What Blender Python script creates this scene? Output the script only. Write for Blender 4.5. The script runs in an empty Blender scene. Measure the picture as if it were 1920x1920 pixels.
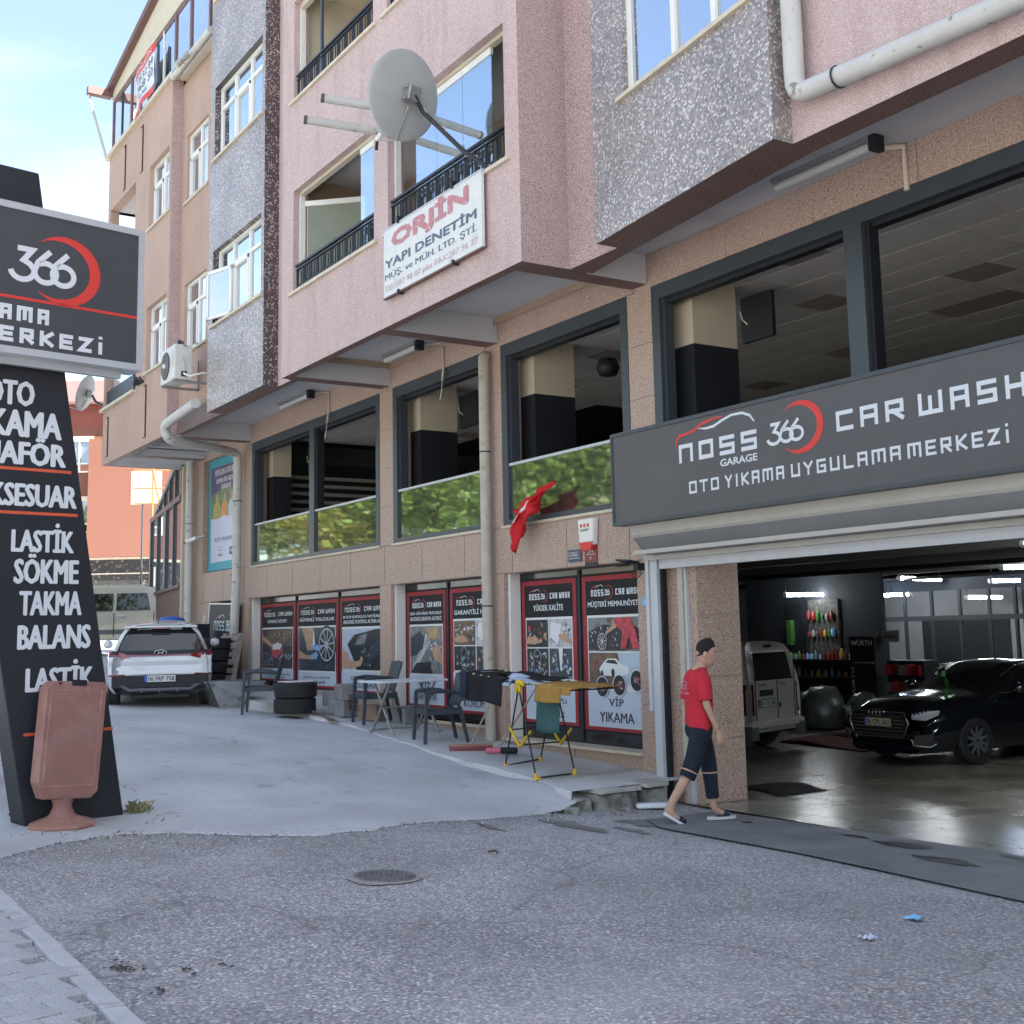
import bpy, bmesh, math, random
import numpy as np
from mathutils import Vector, Matrix
random.seed(7)
R = math.radians
SC = bpy.context.scene
COL = SC.collection

# ---------------------------------------------------------------- camera, sky, sun, exposure
cd = bpy.data.cameras.new('camera')
cam = bpy.data.objects.new('camera', cd); COL.objects.link(cam); SC.camera = cam
cr, cu, cf = Vector((.54616, .83734, -.02195)), Vector((.12600, -.05620, .99044)), Vector((-.82811, .54370, .13620))
cf.normalize(); cr = (cr - cf * cr.dot(cf)).normalized(); cu = cr.cross(cf)
m = Matrix((cr, cu, -cf)).transposed().to_4x4(); m.translation = Vector((0, 0, 1.85))
cam.matrix_world = m
cd.sensor_width = 36; cd.lens = 2285.923 / 1920 * 36
cd.shift_x = -(997.94 - 960) / 1920; cd.shift_y = (869.04 - 960) / 1920
cd.clip_start = .1; cd.clip_end = 2000

SUN_AZ, SUN_EL = R(62), R(50)          # azimuth from +Y towards +X
world = bpy.data.worlds.new('World'); SC.world = world; world.use_nodes = True
wt = world.node_tree; wt.nodes.clear()
def wn(t, **k):
    n = wt.nodes.new(t)
    for a, b in k.items(): setattr(n, a, b)
    return n
sky = wn('ShaderNodeTexSky', sky_type='NISHITA', sun_disc=False, sun_elevation=SUN_EL, sun_rotation=SUN_AZ, altitude=900, air_density=1.0, dust_density=.6, ozone_density=1.5)
tc = wn('ShaderNodeTexCoord'); sp = wn('ShaderNodeSeparateXYZ'); wt.links.new(tc.outputs['Generated'], sp.inputs[0])
mx = wn('ShaderNodeMath', operation='MAXIMUM'); mx.inputs[1].default_value = .06; wt.links.new(sp.outputs['Z'], mx.inputs[0])
dv = wn('ShaderNodeVectorMath', operation='DIVIDE'); wt.links.new(tc.outputs['Generated'], dv.inputs[0])
cx_ = wn('ShaderNodeCombineXYZ'); [wt.links.new(mx.outputs[0], cx_.inputs[i]) for i in range(3)]; wt.links.new(cx_.outputs[0], dv.inputs[1])
nz = wn('ShaderNodeTexNoise'); nz.inputs['Scale'].default_value = .6; nz.inputs['Detail'].default_value = 7; nz.inputs['Roughness'].default_value = .55; nz.inputs['Distortion'].default_value = .3
wt.links.new(dv.outputs[0], nz.inputs['Vector'])
rp = wn('ShaderNodeMapRange'); rp.inputs[1].default_value = .42; rp.inputs[2].default_value = .72; rp.inputs[3].default_value = 0.12; rp.inputs[4].default_value = .92
wt.links.new(nz.outputs[0], rp.inputs[0])
cm = wn('ShaderNodeMix', data_type='RGBA'); wt.links.new(rp.outputs[0], cm.inputs[0]); wt.links.new(sky.outputs[0], cm.inputs[6]); cm.inputs[7].default_value = (4.1, 4.1, 4.15, 1)
bg = wn('ShaderNodeBackground'); bg.inputs[1].default_value = .082; wt.links.new(cm.outputs[2], bg.inputs[0])
wo = wn('ShaderNodeOutputWorld'); wt.links.new(bg.outputs[0], wo.inputs[0])
sl = bpy.data.lights.new('sun', 'SUN'); sl.energy = 5.0; sl.angle = R(.53); sl.color = (1, .95, .87)
so = bpy.data.objects.new('sun', sl); COL.objects.link(so)
sdir = Vector((math.sin(SUN_AZ) * math.cos(SUN_EL), math.cos(SUN_AZ) * math.cos(SUN_EL), math.sin(SUN_EL)))
so.rotation_euler = sdir.to_track_quat('Z', 'Y').to_euler(); so.location = sdir * 60
vs = SC.view_settings; SC.display_settings.display_device = 'sRGB'
vs.view_transform = 'Standard'; vs.look = 'None'; vs.exposure = 2.42; vs.gamma = 1; vs.use_curve_mapping = False

# ---------------------------------------------------------------- materials
MATS = {}
def M(name, col, rough=.7, metal=0, var=.08, vs=3, bump=0, bs=60, spec=.4, speck=None, stain=None, emis=None, coat=0, streak=None, crack=None):
    """procedural material. speck=(colour, scale, low, high); stain=(colour, scale, low, high)"""
    if name in MATS: return MATS[name]
    mt = bpy.data.materials.new(name); mt.use_nodes = True; t = mt.node_tree; L = t.links.new
    b = t.nodes['Principled BSDF']; b.inputs['Roughness'].default_value = rough; b.inputs['Metallic'].default_value = metal
    b.inputs['Specular IOR Level'].default_value = spec; b.inputs['Coat Weight'].default_value = coat; b.inputs['Coat Roughness'].default_value = .04
    tcn = t.nodes.new('ShaderNodeTexCoord'); co = tcn.outputs['Object']
    def noise(sc, det=3):
        n = t.nodes.new('ShaderNodeTexNoise'); n.inputs['Scale'].default_value = sc; n.inputs['Detail'].default_value = det; L(co, n.inputs['Vector']); return n.outputs[0]
    def mr(src, a, b_, c, d):
        n = t.nodes.new('ShaderNodeMapRange'); L(src, n.inputs[0])
        for i, v in zip((1, 2, 3, 4), (a, b_, c, d)): n.inputs[i].default_value = v
        return n.outputs[0]
    def mix(f, a, b_):
        n = t.nodes.new('ShaderNodeMix'); n.data_type = 'RGBA'; L(f, n.inputs[0])
        for i, v in ((6, a), (7, b_)):
            if isinstance(v, tuple): n.inputs[i].default_value = (*v, 1)
            else: L(v, n.inputs[i])
        return n.outputs[2]
    c = tuple(col)
    out = mix(mr(noise(vs, 4), .3, .7, 0, 1), tuple(x * (1 - var) for x in c), tuple(min(1, x * (1 + var)) for x in c))
    for s in (speck if isinstance(speck, list) else [speck] if speck else []):
        out = mix(mr(noise(s[1], 2), s[2], s[3], 0, 1), out, tuple(s[0]))
    for s in (stain if isinstance(stain, list) else [stain] if stain else []):
        out = mix(mr(noise(s[1], 5), s[2], s[3], 0, s[4] if len(s) > 4 else 1), out, tuple(s[0]))
    if streak:   # rain streaks: (colour, amount)
        mp = t.nodes.new('ShaderNodeMapping'); mp.inputs['Scale'].default_value = (2.2, 2.2, .30); L(co, mp.inputs[0]); ns = t.nodes.new('ShaderNodeTexNoise'); ns.inputs['Scale'].default_value = 1.6; ns.inputs['Detail'].default_value = 6; ns.inputs['Roughness'].default_value = .7; L(mp.outputs[0], ns.inputs['Vector'])
        out = mix(mr(ns.outputs[0], .5, .8, 0, streak[1]), out, tuple(streak[0]))
    if crack:    # thin wandering cracks: (colour, scale, width)
        nd = t.nodes.new('ShaderNodeTexNoise'); nd.inputs['Scale'].default_value = 1.4; nd.inputs['Detail'].default_value = 5; L(co, nd.inputs['Vector']); va = t.nodes.new('ShaderNodeVectorMath'); va.operation = 'ADD'; L(co, va.inputs[0]); L(nd.outputs['Color'], va.inputs[1])
        vo = t.nodes.new('ShaderNodeTexVoronoi'); vo.feature = 'DISTANCE_TO_EDGE'; vo.inputs['Scale'].default_value = crack[1]; L(va.outputs[0], vo.inputs['Vector']); n9 = noise(.7, 3)
        m9 = t.nodes.new('ShaderNodeMath'); m9.operation = 'MULTIPLY'; L(mr(vo.outputs['Distance'], 0, crack[2], 1, 0), m9.inputs[0]); L(mr(n9, .48, .6, 0, .8), m9.inputs[1]); out = mix(m9.outputs[0], out, tuple(crack[0]))
    L(out, b.inputs['Base Color'])
    if bump:
        n = t.nodes.new('ShaderNodeBump'); n.inputs['Strength'].default_value = bump; n.inputs['Distance'].default_value = .01; L(noise(bs, 3), n.inputs['Height']); L(n.outputs[0], b.inputs['Normal'])
    if emis: b.inputs['Emission Color'].default_value = (*emis[0], 1); b.inputs['Emission Strength'].default_value = emis[1]
    MATS[name] = mt; return mt
def glass(name, tint, fac, refl=(.9, .95, 1), rough=.01, see=0.0, wavy=0.0):
    """coated pane: mirror reflection over a dark body (see=0) or over clear glass (see=1)"""
    if name in MATS: return MATS[name]
    mt = bpy.data.materials.new(name); mt.use_nodes = True; t = mt.node_tree; t.nodes.clear(); L = t.links.new
    o = t.nodes.new('ShaderNodeOutputMaterial'); g = t.nodes.new('ShaderNodeBsdfGlossy'); g.inputs['Color'].default_value = (*refl, 1); g.inputs['Roughness'].default_value = rough
    if see: d = t.nodes.new('ShaderNodeBsdfTransparent'); d.inputs[0].default_value = (*tint, 1)
    else: d = t.nodes.new('ShaderNodeBsdfDiffuse'); d.inputs[0].default_value = (*tint, 1)
    lw = t.nodes.new('ShaderNodeLayerWeight'); lw.inputs[0].default_value = .35
    mr = t.nodes.new('ShaderNodeMapRange'); L(lw.outputs['Facing'], mr.inputs[0]); mr.inputs[3].default_value = fac * .7; mr.inputs[4].default_value = min(1, fac * 1.5)
    mx = t.nodes.new('ShaderNodeMixShader'); L(mr.outputs[0], mx.inputs[0]); L(d.outputs[0], mx.inputs[1]); L(g.outputs[0], mx.inputs[2]); L(mx.outputs[0], o.inputs[0])
    if wavy:
        tcn = t.nodes.new('ShaderNodeTexCoord'); n = t.nodes.new('ShaderNodeTexNoise'); n.inputs['Scale'].default_value = 1.2; L(tcn.outputs['Object'], n.inputs['Vector'])
        bp = t.nodes.new('ShaderNodeBump'); bp.inputs['Strength'].default_value = wavy; bp.inputs['Distance'].default_value = .02; L(n.outputs[0], bp.inputs['Height']); L(bp.outputs[0], g.inputs['Normal'])
    MATS[name] = mt; return mt
def mosaic_mat(name, ramp, grout, s=.022):
    mt = bpy.data.materials.new(name); mt.use_nodes = True; t = mt.node_tree; L = t.links.new
    b = t.nodes['Principled BSDF']; b.inputs['Roughness'].default_value = .35
    tcn = t.nodes.new('ShaderNodeTexCoord'); sx = t.nodes.new('ShaderNodeSeparateXYZ'); L(tcn.outputs['Object'], sx.inputs[0])
    def ma(op, a, b_=None):
        n = t.nodes.new('ShaderNodeMath'); n.operation = op
        for i, v in enumerate((a, b_)):
            if v is None: continue
            if isinstance(v, (int, float)): n.inputs[i].default_value = v
            else: L(v, n.inputs[i])
        return n.outputs[0]
    u = ma('DIVIDE', ma('ADD', sx.outputs[0], ma('MULTIPLY', sx.outputs[1], 1.0)), s); v = ma('DIVIDE', sx.outputs[2], s)
    fu, fv = ma('FLOOR', u), ma('FLOOR', v)
    c = t.nodes.new('ShaderNodeCombineXYZ'); L(fu, c.inputs[0]); L(fv, c.inputs[1])
    w = t.nodes.new('ShaderNodeTexWhiteNoise'); w.noise_dimensions = '2D'; L(c.outputs[0], w.inputs['Vector'])
    r = t.nodes.new('ShaderNodeValToRGB'); r.color_ramp.interpolation = 'CONSTANT'; L(w.outputs['Value'], r.inputs[0])
    e = r.color_ramp.elements
    while len(e) < len(ramp): e.new(.5)
    for k, (p, cc) in enumerate(ramp): e[k].position = p; e[k].color = (*cc, 1)
    gu, gv = ma('LESS_THAN', ma('FRACT', u), .12), ma('LESS_THAN', ma('FRACT', v), .12)
    g = ma('MAXIMUM', gu, gv)
    mx = t.nodes.new('ShaderNodeMix'); mx.data_type = 'RGBA'; L(g, mx.inputs[0]); L(r.outputs[0], mx.inputs[6]); mx.inputs[7].default_value = (*grout, 1)
    # soft weathering
    n = t.nodes.new('ShaderNodeTexNoise'); n.inputs['Scale'].default_value = 1.1; n.inputs['Detail'].default_value = 5; L(tcn.outputs['Object'], n.inputs['Vector'])
    mr = t.nodes.new('ShaderNodeMapRange'); L(n.outputs[0], mr.inputs[0]); mr.inputs[1].default_value = .35; mr.inputs[2].default_value = .65; mr.inputs[3].default_value = .82; mr.inputs[4].default_value = 1.1
    ml = t.nodes.new('ShaderNodeMix'); ml.data_type = 'RGBA'; ml.blend_type = 'MULTIPLY'; ml.inputs[0].default_value = 1; L(mx.outputs[2], ml.inputs[6]); L(mr.outputs[0], ml.inputs[7])
    L(ml.outputs[2], b.inputs['Base Color'])
    bp = t.nodes.new('ShaderNodeBump'); bp.invert = True; bp.inputs['Strength'].default_value = .5; bp.inputs['Distance'].default_value = .003; L(g, bp.inputs['Height']); L(bp.outputs[0], b.inputs['Normal'])
    MATS[name] = mt; return mt
def aggregate_mat(name, cells, sc, base, soft, dusty=.3):
    """voronoi pebbles of several colours set in a binder"""
    mt = bpy.data.materials.new(name); mt.use_nodes = True; t = mt.node_tree; L = t.links.new
    b = t.nodes['Principled BSDF']; b.inputs['Roughness'].default_value = .75; b.inputs['Specular IOR Level'].default_value = .3
    tcn = t.nodes.new('ShaderNodeTexCoord'); co = tcn.outputs['Object']
    v = t.nodes.new('ShaderNodeTexVoronoi'); v.inputs['Scale'].default_value = sc; L(co, v.inputs['Vector'])
    s = t.nodes.new('ShaderNodeSeparateColor'); L(v.outputs['Color'], s.inputs[0])
    r = t.nodes.new('ShaderNodeValToRGB'); r.color_ramp.interpolation = 'CONSTANT'; L(s.outputs[0], r.inputs[0]); e = r.color_ramp.elements
    while len(e) < len(cells): e.new(.5)
    for k, (p, cc) in enumerate(cells): e[k].position = p; e[k].color = (*cc, 1)
    mr = t.nodes.new('ShaderNodeMapRange'); L(v.outputs['Distance'], mr.inputs[0]); mr.inputs[1].default_value = .45; mr.inputs[2].default_value = .75
    mx = t.nodes.new('ShaderNodeMix'); mx.data_type = 'RGBA'; L(mr.outputs[0], mx.inputs[0]); L(r.outputs[0], mx.inputs[6]); mx.inputs[7].default_value = (*base, 1)
    n = t.nodes.new('ShaderNodeTexNoise'); n.inputs['Scale'].default_value = .9; n.inputs['Detail'].default_value = 6; n.inputs['Roughness'].default_value = .65; L(co, n.inputs['Vector'])
    m2 = t.nodes.new('ShaderNodeMapRange'); L(n.outputs[0], m2.inputs[0]); m2.inputs[1].default_value = .45; m2.inputs[2].default_value = .7; m2.inputs[4].default_value = dusty
    mx2 = t.nodes.new('ShaderNodeMix'); mx2.data_type = 'RGBA'; L(m2.outputs[0], mx2.inputs[0]); L(mx.outputs[2], mx2.inputs[6]); mx2.inputs[7].default_value = (*soft, 1)
    n3 = t.nodes.new('ShaderNodeTexNoise'); n3.inputs['Scale'].default_value = .55; n3.inputs['Detail'].default_value = 4; n3.inputs['Distortion'].default_value = .6; L(co, n3.inputs['Vector'])
    m3 = t.nodes.new('ShaderNodeMapRange'); L(n3.outputs[0], m3.inputs[0]); m3.inputs[1].default_value = .3; m3.inputs[2].default_value = .7; m3.inputs[3].default_value = .78; m3.inputs[4].default_value = 1.15
    ml = t.nodes.new('ShaderNodeMix'); ml.data_type = 'RGBA'; ml.blend_type = 'MULTIPLY'; ml.inputs[0].default_value = 1; L(mx2.outputs[2], ml.inputs[6]); L(m3.outputs[0], ml.inputs[7])
    nd = t.nodes.new('ShaderNodeTexNoise'); nd.inputs['Scale'].default_value = 1.1; nd.inputs['Detail'].default_value = 6; L(co, nd.inputs['Vector']); va = t.nodes.new('ShaderNodeVectorMath'); va.operation = 'ADD'; L(co, va.inputs[0]); L(nd.outputs['Color'], va.inputs[1])
    vo = t.nodes.new('ShaderNodeTexVoronoi'); vo.feature = 'DISTANCE_TO_EDGE'; vo.inputs['Scale'].default_value = .33; L(va.outputs[0], vo.inputs['Vector']); mk = t.nodes.new('ShaderNodeMapRange'); L(vo.outputs['Distance'], mk.inputs[0]); mk.inputs[1].default_value = 0; mk.inputs[2].default_value = .006; mk.inputs[3].default_value = .6; mk.inputs[4].default_value = 0
    n5 = t.nodes.new('ShaderNodeTexNoise'); n5.inputs['Scale'].default_value = 2.6; n5.inputs['Detail'].default_value = 7; n5.inputs['Roughness'].default_value = .7; L(co, n5.inputs['Vector']); m5 = t.nodes.new('ShaderNodeMapRange'); L(n5.outputs[0], m5.inputs[0]); m5.inputs[1].default_value = .62; m5.inputs[2].default_value = .74; m5.inputs[4].default_value = .55
    mm = t.nodes.new('ShaderNodeMath'); mm.operation = 'MAXIMUM'; L(mk.outputs[0], mm.inputs[0]); L(m5.outputs[0], mm.inputs[1]); mz = t.nodes.new('ShaderNodeMix'); mz.data_type = 'RGBA'; L(mm.outputs[0], mz.inputs[0]); L(ml.outputs[2], mz.inputs[6]); mz.inputs[7].default_value = (.14, .135, .13, 1)
    L(mz.outputs[2], b.inputs['Base Color'])
    bp = t.nodes.new('ShaderNodeBump'); bp.invert = True; bp.inputs['Strength'].default_value = .7; bp.inputs['Distance'].default_value = .006; L(v.outputs['Distance'], bp.inputs['Height']); L(bp.outputs[0], b.inputs['Normal'])
    MATS[name] = mt; return mt

PINK = M('pink_stucco', (.50, .375, .355), .9, var=.06, vs=1.2, bump=.6, bs=90, speck=[((.66, .55, .53), 95, .52, .66), ((.24, .15, .14), 115, .56, .68)], stain=((.33, .24, .19), .9, .6, .8, .25), streak=((.28, .19, .165), .45))
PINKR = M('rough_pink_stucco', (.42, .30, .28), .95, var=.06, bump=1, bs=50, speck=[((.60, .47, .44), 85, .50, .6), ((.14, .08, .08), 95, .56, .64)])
PEACH = M('peach_stucco', (.44, .315, .255), .9, var=.07, vs=1.0, bump=.5, bs=70, speck=[((.56, .36, .27), 62, .55, .7), ((.28, .15, .10), 75, .60, .74)], stain=((.33, .23, .17), .8, .55, .8, .3), streak=((.28, .19, .15), .3))
MOSAIC = mosaic_mat('grey_pink_mosaic', [(0, (.25, .23, .225)), (.30, (.34, .30, .285)), (.52, (.19, .175, .175)), (.66, (.48, .36, .30)), (.76, (.64, .61, .58)), (.90, (.39, .31, .295))], (.20, .185, .18))
MOSAICD = mosaic_mat('dark_brown_mosaic', [(0, (.075, .05, .05)), (.45, (.13, .085, .08)), (.7, (.22, .16, .15)), (.82, (.5, .44, .42))], (.07, .06, .06))
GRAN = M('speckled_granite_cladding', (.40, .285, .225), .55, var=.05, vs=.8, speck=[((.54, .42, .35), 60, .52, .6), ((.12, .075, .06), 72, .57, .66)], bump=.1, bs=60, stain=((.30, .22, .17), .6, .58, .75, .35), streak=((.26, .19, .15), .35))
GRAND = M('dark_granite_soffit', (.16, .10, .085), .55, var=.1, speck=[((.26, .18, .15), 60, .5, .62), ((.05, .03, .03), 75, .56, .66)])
PLASTER = M('white_soffit_plaster', (.50, .49, .50), .9, var=.05, vs=.7, bump=.1, bs=30, stain=((.33, .27, .22), .8, .62, .74, .5))
CREAMP = M('cream_plaster', (.55, .49, .38), .85, var=.04)
SILL = M('travertine_sill', (.56, .49, .38), .6, var=.1, vs=6)
ANTH = M('anthracite_frame', (.045, .055, .066), .42, var=.05, spec=.5)
PVC = M('white_pvc', (.74, .73, .68), .4, var=.03)
BLACKP = M('black_paint', (.012, .014, .018), .6, var=.1)
CREAMI = M('cream_interior_paint', (.52, .45, .33), .7, var=.03)
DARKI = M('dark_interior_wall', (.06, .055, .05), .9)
CEILT = M('mineral_ceiling_tile', (.66, .63, .58), .9, var=.08, vs=1)
CEILS = M('stained_ceiling_tile', (.36, .31, .27), .9, var=.1)
IRON = M('black_wrought_iron', (.02, .022, .028), .45, var=.05)
PIPE = M('grey_plastic_pipe', (.50, .49, .46), .45, var=.08, vs=4, stain=((.16, .13, .10), 9, .62, .7, .8))
PIPET = M('beige_painted_pipe', (.44, .40, .34), .5, var=.08, vs=5, stain=((.25, .19, .14), 8, .6, .7, .6))
WPOST = M('grey_white_metal', (.50, .52, .54), .45, var=.05, stain=((.25, .22, .19), 8, .66, .75, .6))
SKYGL = glass('sky_reflecting_pane', (.02, .03, .04), .62)
CLRGL = glass('clear_balcony_pane', (.80, .90, .92), .42, see=1)
MIRGL = glass('mirrored_rail_pane', (.05, .055, .045), .44, (.80, .86, .72), see=0, wavy=.12, rough=.035)
WINGL = glass('far_window_pane', (.10, .12, .13), .35)
RUST = M('rusty_rebar', (.10, .035, .02), .9)
BROWN = M('brown_fascia_paint', (.16, .085, .075), .6)

# ---------------------------------------------------------------- mesh helpers
ORG = {}
def aname(o): return o.name
def tag(o, label=None, cat=None, group=None, kind=None):
    if label: o['label'] = label
    if cat: o['category'] = cat
    if group: o['group'] = group
    if kind: o['kind'] = kind
    return o
def thing(name, label, cat, loc=(0, 0, 0), rz=0, group=None):
    """Empty at the thing's base.  Parts of an unrotated thing are given in world coordinates, of a rotated one in its own."""
    o = bpy.data.objects.new(name, None); COL.objects.link(o); o.location = loc; o.rotation_euler = (0, 0, rz); o.empty_display_size = .1
    ORG[o.name] = Vector(loc); return tag(o, label, cat, group)
class MB:
    def __init__(s): s.v = []; s.f = []; s.m = []; s.ms = []; s.sm = []
    def _mi(s, mt):
        if mt not in s.ms: s.ms.append(mt)
        return s.ms.index(mt)
    def add(s, vs, fs, mt, smooth=False):
        b = len(s.v); s.v += [Vector(p) for p in vs]; i = s._mi(mt)
        for f in fs: s.f.append([b + k for k in f]); s.m.append(i); s.sm.append(smooth)
        return s
    def quad(s, a, b, c, d, mt): return s.add([a, b, c, d], [(0, 1, 2, 3)], mt)
    def box(s, x0, x1, y0, y1, z0, z1, mt, T=None):
        vs = [Vector((x, y, z)) for x in (x0, x1) for y in (y0, y1) for z in (z0, z1)]
        if T: vs = [T @ p for p in vs]
        return s.add(vs, [(0, 1, 3, 2), (4, 6, 7, 5), (0, 4, 5, 1), (2, 3, 7, 6), (0, 2, 6, 4), (1, 5, 7, 3)], mt)
    def hexa(s, p, mt):   # 8 points: bottom 4 ccw, top 4 ccw
        return s.add(p, [(3, 2, 1, 0), (4, 5, 6, 7), (0, 1, 5, 4), (1, 2, 6, 5), (2, 3, 7, 6), (3, 0, 4, 7)], mt)
    def prism(s, pts, d, mt):   # polygon extruded along vector d
        n = len(pts); P = [Vector(p) for p in pts]; Q = [p + Vector(d) for p in P]
        return s.add(P + Q, [tuple(range(n))[::-1], tuple(range(n, 2 * n))] + [(i, (i + 1) % n, n + (i + 1) % n, n + i) for i in range(n)], mt)
    def tube(s, path, r, mt, n=10, cap=True, smooth=True):
        P = [Vector(p) for p in path]; rr = r if isinstance(r, (list, tuple)) else [r] * len(P); vs = []; up = None
        for i, p in enumerate(P):
            t = (P[min(i + 1, len(P) - 1)] - P[max(i - 1, 0)]).normalized()
            if up is None: up = t.orthogonal().normalized()
            up = (up - t * up.dot(t)); up = up.normalized() if up.length > 1e-5 else t.orthogonal().normalized()
            w = t.cross(up)
            for k in range(n): a = 2 * math.pi * k / n; vs.append(p + (up * math.cos(a) + w * math.sin(a)) * rr[i])
        fs = [(i * n + k, i * n + (k + 1) % n, (i + 1) * n + (k + 1) % n, (i + 1) * n + k) for i in range(len(P) - 1) for k in range(n)]
        s.add(vs, fs, mt, smooth)
        if cap: s.add(vs[:n], [tuple(range(n))[::-1]], mt); s.add(vs[-n:], [tuple(range(n))], mt)
        return s
    def lathe(s, prof, c, mt, n=24, T=None, smooth=True):   # prof [(r,z)] about z through c
        c = Vector(c); T = T or Matrix.Identity(4); vs = []
        for r, z in prof:
            for k in range(n): a = 2 * math.pi * k / n; vs.append(c + T @ Vector((r * math.cos(a), r * math.sin(a), z)))
        return s.add(vs, [(i * n + k, i * n + (k + 1) % n, (i + 1) * n + (k + 1) % n, (i + 1) * n + k) for i in range(len(prof) - 1) for k in range(n)], mt, smooth)
    def grid(s, nx, ny, fn, mt, smooth=True, close=False):
        vs = [fn(i / nx, j / ny) for j in range(ny + 1) for i in range(nx + 1)]; w = nx + 1
        return s.add(vs, [(j * w + i, j * w + i + 1, (j + 1) * w + i + 1, (j + 1) * w + i) for j in range(ny) for i in range(nx)], mt, smooth)
    def build(s, name, parent=None, label=None, mods=None, loc=None, **tg):
        me = bpy.data.meshes.new(name)
        if parent is not None and parent.name in ORG: org = ORG[parent.name]
        elif parent is not None: org = Vector((0, 0, 0))
        elif loc is not None: org = Vector(loc)
        else:
            xs = [p.x for p in s.v]; ys = [p.y for p in s.v]; zs = [p.z for p in s.v]
            org = Vector(((min(xs) + max(xs)) / 2, (min(ys) + max(ys)) / 2, min(zs)))
        if parent is not None and parent.get('_local'): org = Vector((0, 0, 0))
        me.from_pydata([tuple(p - org) for p in s.v], [], s.f)
        for mt in s.ms: me.materials.append(mt)
        me.polygons.foreach_set('material_index', s.m); me.polygons.foreach_set('use_smooth', s.sm); me.update()
        o = bpy.data.objects.new(name, me); COL.objects.link(o)
        if parent is not None:
            o.parent = parent; ORG[o.name] = org if not parent.get('_local') else Vector((0, 0, 0))
            if parent.get('_local'): o['_local'] = 1
        else: o.location = org; ORG[o.name] = org
        if label: o['label'] = label
        for md in mods or []:
            if md[0] == 'bevel': b = o.modifiers.new('b', 'BEVEL'); b.width = md[1]; b.segments = md[2]; b.limit_method = 'ANGLE'; b.angle_limit = R(md[3] if len(md) > 3 else 35)
            if md[0] == 'sub': b = o.modifiers.new('s', 'SUBSURF'); b.levels = b.render_levels = md[1]
            if md[0] == 'solid': b = o.modifiers.new('t', 'SOLIDIFY'); b.thickness = md[1]
            if md[0] == 'weld': b = o.modifiers.new('w', 'WELD'); b.merge_threshold = md[1]
        if tg: tag(o, **tg)
        return o
def copy_tree(o, parent=None):
    c = o.copy(); COL.objects.link(c); c.parent = parent
    for ch in list(o.children): copy_tree(ch, c)
    return c
def part_box(name, parent, x0, x1, y0, y1, z0, z1, mt, label=None, bev=0): return MB().box(x0, x1, y0, y1, z0, z1, mt).build(name, parent, label, mods=[('bevel', bev, 2)] if bev else None)
class Fr:
    """flat frame: origin O, right U, up V, out N"""
    def __init__(s, O, U, V=(0, 0, 1)):
        s.O = Vector(O); s.U = Vector(U).normalized(); s.V = Vector(V).normalized(); s.N = s.U.cross(s.V)
    def p(s, u, v, w=0): return s.O + s.U * u + s.V * v + s.N * w
    def box(s, mb, u0, u1, v0, v1, w0, w1, mt):
        vs = [s.p(u, v, w) for u in (u0, u1) for v in (v0, v1) for w in (w0, w1)]
        return mb.add(vs, [(0, 1, 3, 2), (4, 6, 7, 5), (0, 4, 5, 1), (2, 3, 7, 6), (0, 2, 6, 4), (1, 5, 7, 3)], mt)
    def wall(s, mb, u0, u1, v0, v1, holes, mt, depth=.2, rev=None):
        us = sorted({u0, u1, *[h[0] for h in holes], *[h[1] for h in holes]}); vv = sorted({v0, v1, *[h[2] for h in holes], *[h[3] for h in holes]})
        us = [u for u in us if u0 <= u <= u1]; vv = [v for v in vv if v0 <= v <= v1]
        for a, b in zip(us, us[1:]):
            for c, d in zip(vv, vv[1:]):
                mu, mv = (a + b) / 2, (c + d) / 2
                if any(h[0] < mu < h[1] and h[2] < mv < h[3] for h in holes): continue
                mb.quad(s.p(a, c), s.p(b, c), s.p(b, d), s.p(a, d), mt)
        for a, b, c, d in holes:
            for e in (((a, c), (a, d)), ((b, d), (b, c)), ((a, d), (b, d)), ((b, c), (a, c))):
                (p1, q1), (p2, q2) = e; mb.quad(s.p(p1, q1), s.p(p2, q2), s.p(p2, q2, -depth), s.p(p1, q1, -depth), rev or mt)
        return mb

# ---- lettering
_cache = {}
def text_mesh(txt, bold=.0):
    k = (txt, bold)
    if k in _cache: return _cache[k]
    cu_ = bpy.data.curves.new('t', 'FONT'); cu_.body = txt; cu_.size = 1; cu_.resolution_u = 2; cu_.offset = 0
    ob = bpy.data.objects.new('t', cu_); COL.objects.link(ob)
    dg = bpy.context.evaluated_depsgraph_get(); me = bpy.data.meshes.new_from_object(ob.evaluated_get(dg))
    vs = [v.co.copy() for v in me.vertices]; fs = [tuple(p.vertices) for p in me.polygons]
    bpy.data.objects.remove(ob); bpy.data.meshes.remove(me); bpy.data.curves.remove(cu_)
    _cache[k] = (vs, fs); return _cache[k]
def text(mb, fr, txt, u0, u1, v0, v1, mt, w=.003, bold=.02):
    vs, fs = text_mesh(txt)
    if not vs: return
    a = min(p.x for p in vs); b = max(p.x for p in vs); c = min(p.y for p in vs); d = max(p.y for p in vs); bw = bold * (u1 - u0) / (b - a) * .9
    for k, (sx, sy) in enumerate(((0, 0), (-1, 0), (1, 0), (-.5, .5), (.5, -.5), (.5, .5), (-.5, -.5))[:7 if bold > .028 else 3 if bold else 1]):
        mb.add([fr.p(u0 + bw + (p.x - a) / (b - a) * (u1 - u0 - 2 * bw) + sx * bw, v0 + (p.y - c) / (d - c) * (v1 - v0) + sy * bw, w + k * .00025) for p in vs], fs, mt)
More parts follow.
